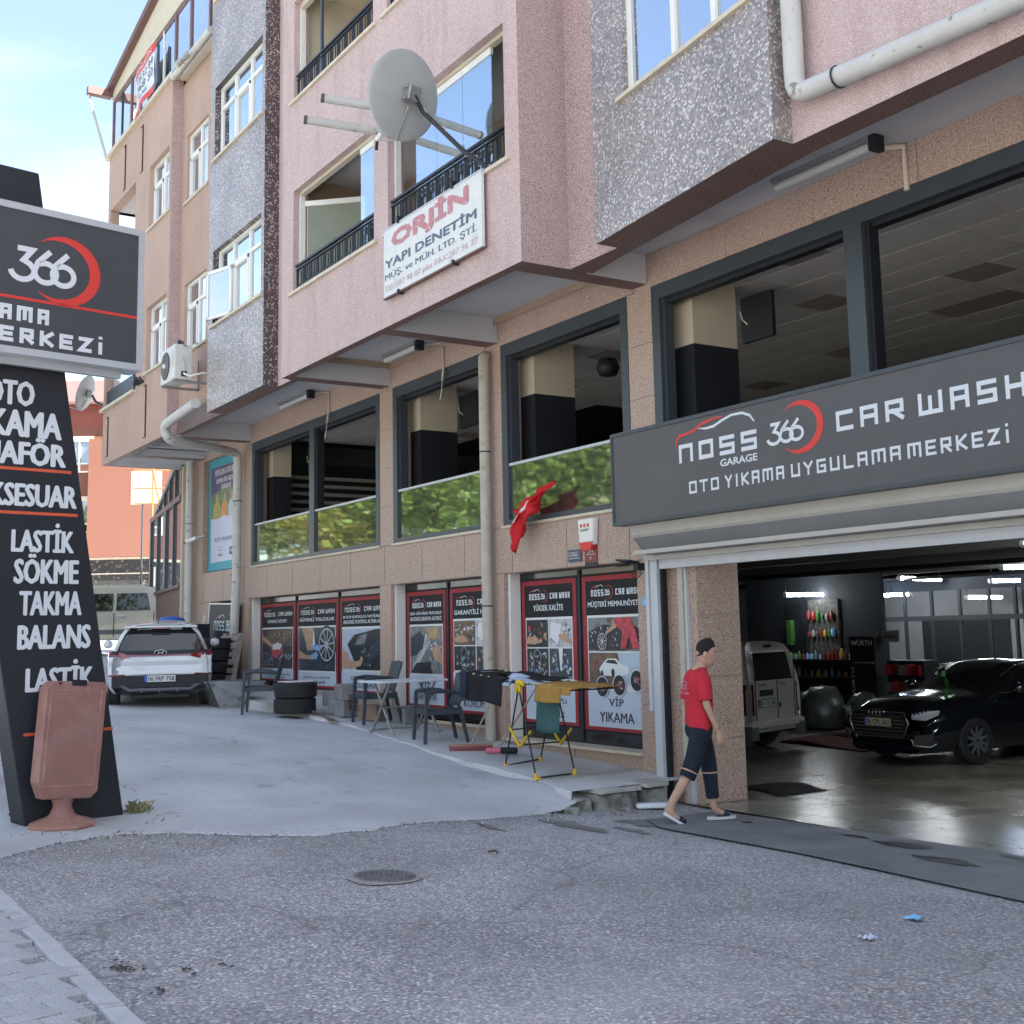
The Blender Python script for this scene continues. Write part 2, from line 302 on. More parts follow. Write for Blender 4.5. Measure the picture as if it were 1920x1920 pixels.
def stroke(mb, fr, pts, t, mt, w=.003, closed=False):
    """polyline ribbon of width t (t may be a list) in a frame, mitred"""
    P = [Vector((*p, 0)) for p in pts]; n = len(P); tt = t if isinstance(t, (list, tuple)) else [t] * n; L_, Rr = [], []
    for i in range(n):
        a = P[i - 1] if (i or closed) else None; b = P[(i + 1) % n] if (i < n - 1 or closed) else None
        d1 = (P[i] - a).normalized() if a is not None else None; d2 = (b - P[i]).normalized() if b is not None else None
        d1 = d1 if d1 is not None else d2; d2 = d2 if d2 is not None else d1
        n1 = Vector((-d1.y, d1.x, 0)); n2 = Vector((-d2.y, d2.x, 0)); q = (n1 + n2)
        q = q.normalized() if q.length > 1e-4 else n1
        k = tt[i] / 2 / max(.4, q.dot(n1)); L_.append(P[i] + q * k); Rr.append(P[i] - q * k)
    vs = [fr.p(p.x, p.y, w) for p in L_ + Rr]; r = range(n if closed else n - 1)
    mb.add(vs, [(i, n + i, n + (i + 1) % n, (i + 1) % n) for i in r], mt)
G = {  # square display lettering, unit cell, strokes
 'C': [[(1, 1), (0, 1), (0, 0), (1, 0)]], 'A': [[(0, 0), (0, 1), (1, 1), (1, 0)], [(0, .45), (1, .45)]], 'R': [[(0, 0), (0, 1), (1, 1), (1, .45)], [(0, .45), (1, .45)], [(.4, .45), (1, 0)]],
 'W': [[(0, 1), (0, 0), (1, 0), (1, 1)], [(.5, 0), (.5, .8)]], 'S': [[(1, 1), (0, 1), (0, .5), (1, .5), (1, 0), (0, 0)]], 'H': [[(0, 0), (0, 1)], [(1, 0), (1, 1)], [(0, .5), (1, .5)]],
 'O': [[(0, 0), (0, 1), (1, 1), (1, 0)], [(0, 0), (1, 0)]], 'T': [[(-.05, 1), (1.05, 1)], [(.5, 1), (.5, 0)]], 'Y': [[(0, 1), (.5, .5), (1, 1)], [(.5, .55), (.5, 0)]], 'I': [[(.5, 0), (.5, 1)]],
 'İ': [[(.5, 0), (.5, .82)], [(.5, 1.02), (.5, 1.2)]], 'K': [[(0, 0), (0, 1)], [(1, 1), (.15, .5), (1, 0)]], 'M': [[(0, 0), (0, 1), (1, 1), (1, 0)], [(.5, 1), (.5, .15)]], 'U': [[(0, 1), (0, 0), (1, 0), (1, 1)]],
 'G': [[(1, 1), (0, 1), (0, 0), (1, 0), (1, .5), (.5, .5)]], 'L': [[(0, 1), (0, 0), (1, 0)]], 'E': [[(1, 1), (0, 1), (0, 0), (1, 0)], [(0, .5), (.9, .5)]], 'Z': [[(0, 1), (1, 1), (0, 0), (1, 0)]],
 'N': [[(0, 0), (0, 1), (1, 1), (1, 0)]], 'P': [[(0, 0), (0, 1), (1, 1), (1, .45), (0, .45)]]}
def square(mb, fr, txt, u0, u1, v0, v1, mt, w=.003, t=None):
    adv = []
    for ch in txt: adv.append(.75 if ch == ' ' else .45 if ch in 'Iİ' else 1.35 if ch in 'MW' else 1.0)
    gap = .42; tot = sum(adv) + gap * (len(txt) - 1); k = (u1 - u0) / tot; h = v1 - v0; t = t or min(.19 * k, h * .2) ; u = u0
    for i, ch in enumerate(txt):
        cw = adv[i] * k
        for j, s in enumerate(G.get(ch, [])):
            if ch in 'Iİ': pts = [(u + cw / 2, v0 + y * h * .999) for x, y in s]
            else: pts = [(u + t / 2 + x * (cw - t), v0 + t / 2 + y * (h - t)) for x, y in s]
            # square ends
            pts = [Vector(p) for p in pts]
            def ext(a, b): d = (a - b).normalized(); return a + d * t / 2
            if ch not in 'Iİ' : pts[0] = ext(pts[0], pts[1]); pts[-1] = ext(pts[-1], pts[-2])
            stroke(mb, fr, [tuple(p) for p in pts], t, mt, w + .0006 * j)
        u += cw + gap * k
def arcpts(cx, cy, rx, ry, a0, a1, n=24): return [(cx + rx * math.cos(R(a0 + (a1 - a0) * i / n)), cy + ry * math.sin(R(a0 + (a1 - a0) * i / n))) for i in range(n + 1)]
def crescent(mb, fr, cx, cy, r, mt, w=.003, sx=1, tw=.28, a0=-130, a1=128):
    n = 30; pts = arcpts(cx, cy, r * sx, r, a0, a1, n); stroke(mb, fr, pts, [max(.004, r * tw * math.sin(math.pi * i / n) ** .9) for i in range(n + 1)], mt, w)
def n366(mb, fr, u0, u1, v0, v1, mt, w=.004):
    W, H = u1 - u0, v1 - v0; X = lambda x: u0 + x * W; Yy = lambda y: v0 + y * H; t = H * .155
    stroke(mb, fr, [(X(.11), Yy(.93)), (X(.33), Yy(.93)), (X(.20), Yy(.60)), (X(.30), Yy(.52)), (X(.36), Yy(.38))] + arcpts(X(.19), Yy(.33), W * .175, H * .28, 0, -170, 12), t, mt, w)
    for dx in (0, .27):
        stroke(mb, fr, [(X(.60 + dx), Yy(.98)), (X(.42 + dx), Yy(.62))] + arcpts(X(.535 + dx), Yy(.34), W * .165, H * .28, 150, 485, 18), t, mt, w + .0006 + dx * .002)
def carline(mb, fr, u0, u1, v0, v1, red, wh, w=.004):
    W, H = u1 - u0, v1 - v0; t = H * .17
    stroke(mb, fr, [(u0 + x * W, v0 + y * H) for x, y in [(0, -.45), (.01, .05), (.05, .3), (.16, .36), (.24, .45), (.36, .78), (.5, .93), (.62, .92)]], [t * k for k in (.5, .9, 1, 1, 1, 1, .8, .2)], red, w)
    stroke(mb, fr, [(u0 + x * W, v0 + y * H) for x, y in [(.30, .52), (.4, .42), (.5, .45), (.6, .68), (.72, .88), (.85, .86), (.94, .62), (.99, .2)]], [t * k for k in (.2, .8, 1, .9, .8, .9, .9, .5)], wh, w)
def poly(mb, fr, pts, mt, w=.003): mb.add([fr.p(a, b, w) for a, b in pts], [tuple(range(len(pts)))], mt)
def ell(mb, fr, cx, cy, rx, ry, mt, w=.003, rot=0, n=18):
    poly(mb, fr, [(cx + math.cos(R(rot)) * rx * math.cos(t) - math.sin(R(rot)) * ry * math.sin(t), cy + math.sin(R(rot)) * rx * math.cos(t) + math.cos(R(rot)) * ry * math.sin(t)) for t in [2 * math.pi * k / n for k in range(n)]], mt, w)
def rect(mb, fr, a, b, c, d, mt, w=.003): poly(mb, fr, [(a, c), (b, c), (b, d), (a, d)], mt, w)
D = 8.673     # plane of the shop front
# ================================================================ the apartment building
B = thing('apartment_building', 'pink and grey mosaic apartment building over a glazed shop floor and garage', 'building', (-16, D, 0))
F0 = Fr((0, D, 0), (1, 0, 0))                       # shop front plane, u = X, v = Z
ZB, ZS = 5.80, 6.15                                  # undersides of edge beams and slab
TOP = 22.5  # upper floors out of view, raised so their shadow covers the signs
UPW = [(-23.5, -17.68, 3.26, 5.74), (-17.2, -14.36, 3.26, 5.74), (-13.92, -11.08, 3.26, 5.74), (-10.62, -2.0, 3.26, 5.74)]
GRW = [(-23.6, -17.7, .9, 2.62), (-17.3, -14.36, .6, 2.62), (-13.94, -11.06, .47, 2.62)]
mb = MB()
F0.wall(mb, -27.7, 14, -.3, ZS, UPW + GRW + [(-26.55, -24.5, 3.27, 5.75), (-26.0, -24.45, .7, 2.62), (-10.55, -3.2, -.3, 2.64)], GRAN, .3)
mb.quad((-27.7, D + .001, -.3), (-27.7, D + .001, ZS), (-27.7, 17, ZS), (-27.7, 17, -.3), GRAN)
mb.build('shop_front_wall', B)
# cladding slabs, each its own piece
def tiles(lst, name='cladding_tile'):
    cache = {}
    for (a, b, c, d, pr) in lst:
        key = (round(b - a, 3), round(d - c, 3), round(pr, 4))
        if key not in cache:
            t = MB().box(-(b - a) / 2, (b - a) / 2, -pr, 0, 0, d - c, GRAN); me = t.build(name, B)
            cache[key] = me.data; me.location = Vector(((a + b) / 2, D, c)) - ORG[B.name]
            for v in me.data.vertices: v.co += ORG[B.name]
            continue
        o = bpy.data.objects.new(name, cache[key]); COL.objects.link(o); o.parent = B; o.location = Vector(((a + b) / 2, D, c)) - ORG[B.name]
tl = []
g = .003
def row(a, b, c, d, w):
    n = max(1, round((b - a) / w)); s = (b - a) / n
    for i in range(n): tl.append((a + i * s + g, a + (i + 1) * s - g, c + g, d - g, .014 + .002 * (i % 3)))
row(-27.7, -26.55, 2.62, 5.8, 1.2); row(-24.5, -23.5, 3.26, 5.74, .5)
row(-27.7, -10.75, 2.625, 3.235, .42)
row(-23.58, -17.4, 5.745, ZS, 1.25); row(-17.2, -14.35, 5.745, ZS, 1.1); row(-13.95, -10.95, 5.745, ZS, 1.0); row(-10.62, -3, 5.745, ZS, 1.2)
for a, b in ((-17.68, -17.2), (-14.36, -13.92), (-11.08, -10.62)):
    for k in range(4): row(a, b, 3.245 + k * .62, 3.245 + (k + 1) * .62 + (0 if k < 3 else .02), .6)
for a, b, z in ((-17.7, -17.3, .55), (-14.36, -13.94, .35), (-11.06, -10.8, .2), (-24.45, -23.6, .8)):
    n = 3
    for k in range(n): row(a, b, z + k * (2.62 - z) / n, z + (k + 1) * (2.62 - z) / n, .9)
row(-13.94, -12.4, .3, .44, 1.6)
tiles(tl)
# stone sills under the shop floor windows
for a, b, c, d in UPW[:3]: part_box('window_sill', B, a - .02, b + .02, D - .045, D + .1, c - .035, c, SILL)
part_box('stone_ledge', B, -13.97, -11.04, D - .07, D + .2, .44, .475, SILL)
part_box('stone_ledge', B, -17.32, -14.3, D - .03, D + .2, .56, .6, SILL)
# upper shop windows : frames, mirrored rail panes, interior seen above the rail
def upper_window(a, b, c, d, muls, rail=4.06, rp=None):
    f = MB(); y0, y1 = D - .02, D + .12; t = .14
    f.box(a, b, y0, y1, d - .17, d, ANTH).box(a, a + t, y0, y1, c, d - .17, ANTH).box(b - t, b, y0, y1, c, d - .17, ANTH).box(a + t, b - t, y0, y1, c, c + .07, ANTH)
    f.box(a + t, a + t + .035, y0 + .05, y0 + .18, c, d - .17, ANTH); f.box(a + t, b - t, y0 + .09, y1 + .06, d - .215, d - .17, BLACKP)
    for mx_ in muls: f.box(mx_ - .11, mx_ + .11, y0, y1 + .04, c + .07, d - .17, ANTH); f.box(mx_ + .11, mx_ + .16, y0 + .05, y1 + .04, c + .07, d - .17, BLACKP)
    w = f.build('shop_window', B)
    if rail:
        edges = [a + t] + [q for m_ in muls for q in (m_ - .11, m_ + .11)] + [b - t]
        for k in range(0, len(edges), 2):
            p = MB().box(edges[k] + .01, edges[k + 1] - .01, y0 + .04, y0 + .06, c + .07, rail, MIRGL); p.build('rail_pane', w)
            MB().box(edges[k], edges[k + 1], y0 + .02, y0 + .075, rail, rail + .035, WPOST).build('top_rail', w)
    return w
upper_window(*UPW[0], [-20.45]); upper_window(*UPW[1], []); upper_window(*UPW[2], []); upper_window(*UPW[3], [-7.6, -4.3], rail=None)
# interior of the first floor
i0, i1, yb = -23.9, -1.5, 17.2
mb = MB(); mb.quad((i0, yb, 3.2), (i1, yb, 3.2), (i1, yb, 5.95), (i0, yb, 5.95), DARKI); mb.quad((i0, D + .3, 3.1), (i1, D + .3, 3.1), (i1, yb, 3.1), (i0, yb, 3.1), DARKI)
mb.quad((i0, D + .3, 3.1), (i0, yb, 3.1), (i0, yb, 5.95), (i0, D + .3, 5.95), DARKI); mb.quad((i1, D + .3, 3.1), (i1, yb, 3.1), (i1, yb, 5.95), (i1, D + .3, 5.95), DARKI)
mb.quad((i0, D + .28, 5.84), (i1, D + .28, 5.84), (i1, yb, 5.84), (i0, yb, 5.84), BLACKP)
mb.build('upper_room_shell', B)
n_t = 0; tm = {}
for i in range(29):
    for j in range(11):
        x, y = -23.2 + i * .6, D + .42 + j * .6
        if x > -3.4 or y > 9.0 + (-(x) ) * .55 or n_t > 292: continue
        if x < -17.5 and j > 5: continue
        st = (i * 7 + j * 5) % 23 == 0 or (i, j) in ((24, 4), (21, 3), (23, 6))
        key = st
        if key not in tm:
            o = MB().box(-.294, .294, -.294, .294, 0, .012, CEILS if st else CEILT).build('ceiling_tile', B)
            for v in o.data.vertices: v.co += ORG[B.name]
            tm[key] = o.data
        else: o = bpy.data.objects.new('ceiling_tile', tm[key]); COL.objects.link(o); o.parent = B
        o.location = Vector((x + .3, y + .3, 5.81 - .001 * ((i * j) % 3))) - ORG[B.name]; n_t += 1
for x in (-17.45, -14.15, -10.85):                     # structural columns, cream above black
    w = .56
    o = MB().box(x, x + w, D + .31, D + .98, 5.05, 5.81, CREAMI).box(x, x + w + .004, D + .31, D + .985, 3.11, 5.05, BLACKP).build('column', B)
MB().box(-23.85, -23.2, D + .31, D + .7, 5.05, 5.81, CREAMI).box(-23.85, -23.19, D + .31, D + .705, 3.11, 5.05, BLACKP).build('column', B)
# slatted wall at the back, seen through the first window
sl_ = M('pale_slat', (.34, .31, .28), .6)
for k in range(9): part_box('wall_slat', B, -23.86, -23.82, 9.6, 16.8, 3.75 + k * .17, 3.82 + k * .17, sl_)
part_box('slat_backing', B, -23.89, -23.87, 9.5, 16.9, 3.2, 5.45, BLACKP)
for x in (-21.4, -19.6, -16.1): part_box('ceiling_panel', B, x, x + .58, 10.6, 11.18, 5.795, 5.805, CREAMP)

# ---- soffit: slab, edge beams, cross beams
mb = MB(); mb.box(-17.56, -10.67, 7.03, D - .003, ZS, ZS + .1, PLASTER).box(-10.67, -9.78, 7.6, D - .003, ZS, ZS + .1, PLASTER).box(-9.78, 13.9, 7.4, D - .003, ZS, ZS + .1, PLASTER).box(-27.0, -17.56, 7.15, D - .003, ZS, ZS + .1, PLASTER); mb.build('soffit_slab', B)
mb = MB()
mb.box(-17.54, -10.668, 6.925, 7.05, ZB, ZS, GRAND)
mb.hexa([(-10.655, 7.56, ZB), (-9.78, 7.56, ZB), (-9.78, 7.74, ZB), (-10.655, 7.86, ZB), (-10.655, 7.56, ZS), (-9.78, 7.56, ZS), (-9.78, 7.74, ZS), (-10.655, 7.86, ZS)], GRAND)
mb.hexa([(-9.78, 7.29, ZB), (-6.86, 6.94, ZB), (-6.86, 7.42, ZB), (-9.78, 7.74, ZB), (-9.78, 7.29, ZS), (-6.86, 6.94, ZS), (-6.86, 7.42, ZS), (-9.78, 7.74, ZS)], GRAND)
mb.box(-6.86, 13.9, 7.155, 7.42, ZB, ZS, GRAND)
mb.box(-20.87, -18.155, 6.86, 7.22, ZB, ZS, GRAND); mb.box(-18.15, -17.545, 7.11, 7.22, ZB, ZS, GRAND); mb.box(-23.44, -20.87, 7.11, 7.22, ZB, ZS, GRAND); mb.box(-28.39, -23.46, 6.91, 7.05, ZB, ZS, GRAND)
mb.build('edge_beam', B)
for k, (x, y0) in enumerate(((-10.71, 7.05), (-14.01, 7.05), (-17.32, 7.05), (-23.58, 7.22), (-26.45, 7.05), (-3.4, 7.42), (2, 7.42))):
    y0 = 7.80 if x == -10.71 else y0
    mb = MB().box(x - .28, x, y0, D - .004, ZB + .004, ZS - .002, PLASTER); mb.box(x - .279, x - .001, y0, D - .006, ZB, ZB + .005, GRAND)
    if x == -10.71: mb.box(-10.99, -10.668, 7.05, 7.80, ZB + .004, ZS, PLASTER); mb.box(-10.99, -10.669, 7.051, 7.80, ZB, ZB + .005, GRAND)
    mb.build('cantilever_beam', B)
mb = MB().box(-28.4, -26.9, 7.05, D, ZB + .01, ZB + .1, PLASTER); mb.build('soffit_slab', B)

# ---- upper floors
def face(name, p0, p1, z0, z1, holes, mt, depth=.22, rev=None):
    fr = Fr((p0[0], p0[1], 0), (p1[0] - p0[0], p1[1] - p0[1], 0)); L_ = math.hypot(p1[0] - p0[0], p1[1] - p0[1])
    fr.wall(mbx := MB(), 0, L_, z0, z1, [(a - p0[0], b - p0[0], c, d) for a, b, c, d in holes], mt, depth, rev); mbx.build(name, B); return fr
K = 3.07
wing_h = [h for k in range(5) for h in ((-17.09, -14.27, 7.05 + k * K, 8.66 + k * K + (.04 if k else 0)), (-13.85, -10.95, 7.05 + k * K, 8.66 + k * K + (.04 if k else 0))) if h[3] < TOP]
face('stucco_wall', (-17.55, 6.92), (-10.66, 6.92), ZB, TOP, wing_h, PINK, .24)
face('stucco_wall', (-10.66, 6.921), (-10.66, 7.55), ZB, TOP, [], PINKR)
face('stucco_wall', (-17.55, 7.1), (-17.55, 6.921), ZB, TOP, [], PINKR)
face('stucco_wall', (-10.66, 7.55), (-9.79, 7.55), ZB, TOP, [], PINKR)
m1h = [(-9.15, -7.1, 7.15 + k * K, 8.66 + k * K) for k in range(3)]
frM1 = face('mosaic_wall', (-9.79, 7.28), (-6.85, 6.93), ZB, TOP, m1h, MOSAIC, .2, MOSAIC)
face('mosaic_wall', (-6.85, 6.931), (-6.85, 7.15), ZB, TOP, [], MOSAIC)
face('mosaic_wall', (-9.79, 7.55), (-9.79, 7.281), ZB, TOP, [], MOSAIC)
face('stucco_wall', (-6.85, 7.15), (14, 7.15), ZB, TOP, [], PINK)  # unseen right end, carried this far to keep the yard in shade
m2h = [(-20.65, -18.28, 7.32 + k * K, 8.68 + k * K) for k in range(3)]
face('mosaic_wall', (-20.88, 6.85), (-18.15, 6.85), ZB, 16.4, m2h, MOSAIC, .16, MOSAICD)
face('mosaic_wall', (-18.15, 6.851), (-18.15, 7.1), ZB, 16.4, [], MOSAICD); face('mosaic_wall', (-20.88, 7.1), (-20.88, 6.851), ZB, 16.4, [], MOSAIC)
face('stucco_wall', (-18.15, 7.1), (-17.55, 7.1), ZB, TOP, [], PINK)
r2h = [(-23.15, -21.85, 7.35 + k * K, 8.74 + k * K) for k in range(2)]
face('stucco_wall', (-23.45, 7.12), (-20.88, 7.12), ZB, 13.0, r2h, PEACH, .16)
lbh = [(-25.0, -23.6, 7.3 + k * K, 8.68 + k * K) for k in range(2)]
face('stucco_wall', (-28.4, 6.9), (-23.45, 6.9), ZB, 13.12, lbh + [(-28.2, -26.05, 10.2, 11.78), (-28.3, -25.75, 7.07, 8.75)], PEACH, .2)
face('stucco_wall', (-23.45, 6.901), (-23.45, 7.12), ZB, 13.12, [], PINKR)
# left end of the block with open corner balconies
mb = MB(); 
mb.box(-28.4, -28.38, 6.9, 9.5, ZB, 7.07, PEACH).box(-28.4, -28.2, 6.91, 7.1, 11.79, 13.1, PEACH).box(-28.4, -28.2, 7.1, 9.5, 11.79, 13.1, PEACH)
mb.box(-28.38, -26.0, 6.93, 9.5, 11.79, 11.9, PLASTER).box(-28.38, -25.7, 6.93, 9.5, 8.76, 10.19, PEACH).box(-28.38, -25.7, 6.93, 9.5, 5.9, 6.1, PLASTER)
mb.box(-26.05, -25.9, 6.95, 9.4, 5.9, 13.0, PEACH)
mb.build('balcony_block', B)
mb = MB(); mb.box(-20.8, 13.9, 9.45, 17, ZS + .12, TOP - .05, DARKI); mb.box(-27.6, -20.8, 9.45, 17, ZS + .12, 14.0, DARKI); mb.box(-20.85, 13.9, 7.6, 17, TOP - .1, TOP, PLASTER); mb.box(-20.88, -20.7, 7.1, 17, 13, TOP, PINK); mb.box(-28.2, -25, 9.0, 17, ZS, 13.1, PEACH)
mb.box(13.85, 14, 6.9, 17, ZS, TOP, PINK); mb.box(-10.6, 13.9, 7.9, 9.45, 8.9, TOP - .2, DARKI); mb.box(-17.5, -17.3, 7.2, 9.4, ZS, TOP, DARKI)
mb.build('inner_walls', B)
MB().box(-20.8, 14, 16.95, 17.05, 5.9, TOP, PINK).box(-27.7, -20.8, 16.95, 17.05, 5.9, 13, PINK).box(-27.7, 14, 26, 26.1, -.3, 5.95, DARKI).box(-27.7, 14, 17, 26.1, 5.9, 6.0, DARKI).build('rear_wall', B)

# ---- windows of the flats
def flat_window(fr, a, b, c, d, muls, trans, rec=-.12, name='window', open_leaf=False, sash=None, blinds=False):
    t = .05; f = MB()
    fr.box(f, a, b, d - t, d, rec - .04, rec + .02, PVC); fr.box(f, a, b, c, c + t, rec - .04, rec + .02, PVC)
    fr.box(f, a, a + t, c + t, d - t, rec - .04, rec + .02, PVC); fr.box(f, b - t, b, c + t, d - t, rec - .04, rec + .02, PVC)
    for m_ in muls: fr.box(f, m_ - .035, m_ + .035, c + t, d - t, rec - .04, rec + .02, PVC)
    if trans: fr.box(f, a + t, b - t, trans - .03, trans + .03, rec - .038, rec + .018, PVC)
    if sash is not None:
        s0, s1 = sash
        for q in ((s0, s1, trans - .09, trans - .03), (s0, s1, c + t, c + t + .05), (s0, s0 + .05, c + t, trans - .03), (s1 - .05, s1, c + t, trans - .03)): fr.box(f, *q, rec - .02, rec + .035, PVC)
    w = f.build(name, B)
    xs = [a + t] + [q for m_ in muls for q in (m_ - .035, m_ + .035)] + [b - t]; zs = [c + t, trans - .03, trans + .03, d - t] if trans else [c + t, d - t]
    for i in range(0, len(xs), 2):
        for j in range(0, len(zs), 2):
            if open_leaf and i == 0 and j == 0: continue
            p = MB(); fr.box(p, xs[i], xs[i + 1], zs[j], zs[j + 1], rec - .022, rec - .012, SKYGL); p.build('pane', w)
    s = MB(); fr.box(s, a - .1, b + .1, c - .045, c, rec + .02, .045, SILL); s.build('sill', w)
    if open_leaf:
        wd = .70; dr = (fr.U * -.955 + fr.N * .30).normalized(); lf = Fr(fr.p(muls[0], 0, rec + .03) + dr * wd, -dr); f2 = MB()
        for e in ((0, wd, trans - .09, trans - .03), (0, wd, c + .05, c + .1), (0, .05, c + .05, trans - .03), (wd - .05, wd, c + .05, trans - .03)): lf.box(f2, *e, 0, .04, PVC)
        lf.box(f2, .05, wd - .05, c + .1, trans - .09, .015, .025, SKYGL); f2.build('open_casement', w)
    return w
for k in range(3):
    a, b, c, d = m2h[k]; fr = Fr((0, 6.85, 0), (1, 0, 0))
    flat_window(fr, a + .02, b - .02, c, d, [-19.86, -19.07], c + .95, sash=(-19.82, -19.1), open_leaf=(k == 0))
for k in range(2):
    a, b, c, d = r2h[k]; flat_window(Fr((0, 7.12, 0), (1, 0, 0)), a, b, c, d, [-22.45], c + .95, rec=-.08, sash=(-23.1, -22.5))
    a, b, c, d = lbh[k]; flat_window(Fr((0, 6.9, 0), (1, 0, 0)), a, b, c, d, [-24.25], c + .95, rec=-.12, sash=(-24.95, -24.3))
for k in range(3):
    a, b, c, d = m1h[k]; flat_window(frM1, a + 9.79, b + 9.79, c, d, [1.47, 2.12], None, rec=-.08, sash=None)
# ---- wing balconies: railing, glass, interior
frW = Fr((0, 6.92, 0), (1, 0, 0))
def railing(a, b, z, y=6.97):
    rl = MB().box(a, b, y - .025, y + .025, z + .40, z + .43, IRON).box(a, b, y - .012, y + .012, z + .06, z + .08, IRON).build('railing', B)
    r2 = MB().box(a, b, y - .02, y + .02, z + .345, z + .36, IRON).build('lower_rail', rl)
    n = int((b - a) / .235); s = (b - a) / n; src = None
    for i in range(n):
        x = a + (i + .5) * s
        if src is None:
            q = MB(); path = [(0, 0, z + .08 + .05)] 
            pts = [(.048 * math.cos(t), 0, .215 + .05 * math.sin(t) + (.075 if math.sin(t) > 0 else -.075)) for t in [2 * math.pi * k / 14 for k in range(15)]]
            q.tube(pts, .009, IRON, 5, cap=False); q.box(-.117, -.103, -.006, .006, .08, .35, IRON); q.box(-.082, -.070, -.006, .006, .08, .35, IRON); q.box(.103, .117, -.006, .006, .08, .35, IRON)
            o = q.build('baluster', rl)
            for v in o.data.vertices: v.co += ORG[rl.name]
            src = o.data
        else: o = bpy.data.objects.new('baluster', src); COL.objects.link(o); o.parent = rl
        o.location = Vector((x, y, z)) - ORG[rl.name]
BROWNI = M('tan_balcony_wall', (.33, .24, .17), .8); WARMC = M('cream_balcony_ceiling', (.62, .55, .40), .8)
for k in range(5):
    z = 7.05 + k * K; zt = z + 1.61
    if zt > TOP: continue
    for a, b in ((-17.09, -14.27), (-13.85, -10.95)):
        MB().box(a - .12, b + .12, 6.875, 7.12, z - .045, z, SILL).build('balcony_sill', B)
        railing(a + .02, b - .02, z)
        MB().box(a, b, 7.02, 7.10, zt - .05, zt + (.04 if k else 0) - .002, CREAMP).box(a, a + .04, 7.02, 7.10, z, zt - .05, PVC).build('glazing_track', B)
    # loggia shell
    q = MB(); wl = BROWNI if k == 0 else CREAMP; cl = PLASTER if k == 0 else WARMC
    q.quad((-17.2, 8.6, z - 1), (-10.8, 8.6, z - 1), (-10.8, 8.6, zt + .3), (-17.2, 8.6, zt + .3), wl); q.quad((-17.2, 7.16, zt + .28), (-10.8, 7.16, zt + .28), (-10.8, 8.6, zt + .28), (-17.2, 8.6, zt + .28), cl)
    q.quad((-17.19, 7.16, z - 1), (-17.19, 8.6, z - 1), (-17.19, 8.6, zt + .3), (-17.19, 7.16, zt + .3), wl); q.quad((-10.81, 7.16, z - 1), (-10.81, 8.6, z - 1), (-10.81, 8.6, zt + .3), (-10.81, 7.16, zt + .3), wl)
    q.quad((-17.2, 7.16, z - .6), (-10.8, 7.16, z - .6), (-10.8, 8.6, z - .6), (-17.2, 8.6, z - .6), SILL); q.build('loggia_walls', B)
for a, b in ((-14.95, -14.3), (-13.3, -12.75), (-12.74, -12.1), (-12.09, -11.42)):
    pn = MB().box(a, b, 7.05, 7.06, 7.10, 8.60, CLRGL).build('balcony_pane', B); MB().box(a, b, 7.04, 7.075, 8.52, 8.605, PVC).build('pane_rail', pn)
GREENB = M('green_grey_blind', (.20, .22, .17), .7)
bl = MB().box(-17.03, -16.99, 7.12, 7.16, 7.1, 8.45, PVC); bl.prism([(-17.0, 7.12, 7.15), (-16.4, 7.75, 7.15), (-16.4, 7.75, 8.42), (-17.0, 7.12, 8.42)], (.01, -.01, 0), GREENB); bl.prism([(-17.02, 7.10, 8.42), (-16.36, 7.79, 8.42), (-16.36, 7.79, 8.5), (-17.02, 7.10, 8.5)], (.03, -.03, 0), PVC); bl.prism([(-16.4, 7.75, 7.1), (-16.36, 7.79, 7.1), (-16.36, 7.79, 8.42), (-16.4, 7.75, 8.42)], (.02, -.02, 0), PVC)
bl.build('blind', B)
MB().lathe([(.0, 0), (.16, 0), (.17, .05), (.12, .07), (0, .07)], (-11.3, 7.75, 8.86), M('frosted_lamp_glass', (.35, .4, .36), .5), T=Matrix.Rotation(math.pi, 4, 'X')).build('balcony_lamp', B)
MB().lathe([(.0, 0), (.13, 0), (.14, .05), (0, .07)], (-15.2, 7.9, 11.98), M('brass_lamp', (.4, .3, .12), .5), T=Matrix.Rotation(math.pi, 4, 'X')).build('balcony_lamp', B)
MB().box(-16.17, -16.12, 6.96, 7.0, 10.2, 12.2, ANTH).build('awning_post', B)

# ---- terrace storey on the left: glazed, under a low gable
TZ = 13.15
gl = MB(); fr = Fr((0, 6.9, 0), (1, 0, 0))
MB().box(-28.55, -23.3, 6.82, 7.02, TZ - .05, TZ + .05, SILL).build('terrace_ledge', B); MB().box(-23.3, -20.89, 7.0, 7.2, TZ - .12, TZ - .02, SILL).build('terrace_ledge', B)
posts = [(-28.32, BROWN, .09), (-27.55, ANTH, .04), (-26.75, BROWN, .09), (-26.0, PVC, .05), (-25.1, BROWN, .09), (-24.3, PVC, .05), (-23.45, BROWN, .1), (-22.45, BROWN, .1), (-21.3, BROWN, .1)]
for x, mt, w in posts: MB().box(x - w / 2, x + w / 2, 6.93, 7.0, TZ + .05, 14.52, mt).build('terrace_post', B)
for (x, _, _), (x2, _, _) in zip(posts, posts[1:]): MB().box(x + .05, x2 - .05, 6.955, 6.965, TZ + .08, 14.45, SKYGL).build('terrace_pane', B)
MB().box(-28.36, -21, 6.94, 6.99, 14.44, 14.56, BROWN).box(-28.36, -21, 6.94, 6.99, TZ + .05, TZ + .1, BROWN).build('terrace_frame', B)
gb = MB(); gp = [(-28.4, 14.56), (-20.9, 14.56), (-20.9, 15.0), (-24.4, 15.45), (-28.4, 14.78)]
gb.prism([(x, 6.92, z) for x, z in gp][::-1], (0, .1, 0), CREAMP); gb.build('gable_panel', B)
rf = MB(); rp_ = [(-28.5, 14.74), (-24.4, 15.43), (-20.8, 14.98), (-20.8, 15.12), (-24.4, 15.58), (-28.5, 14.88)]
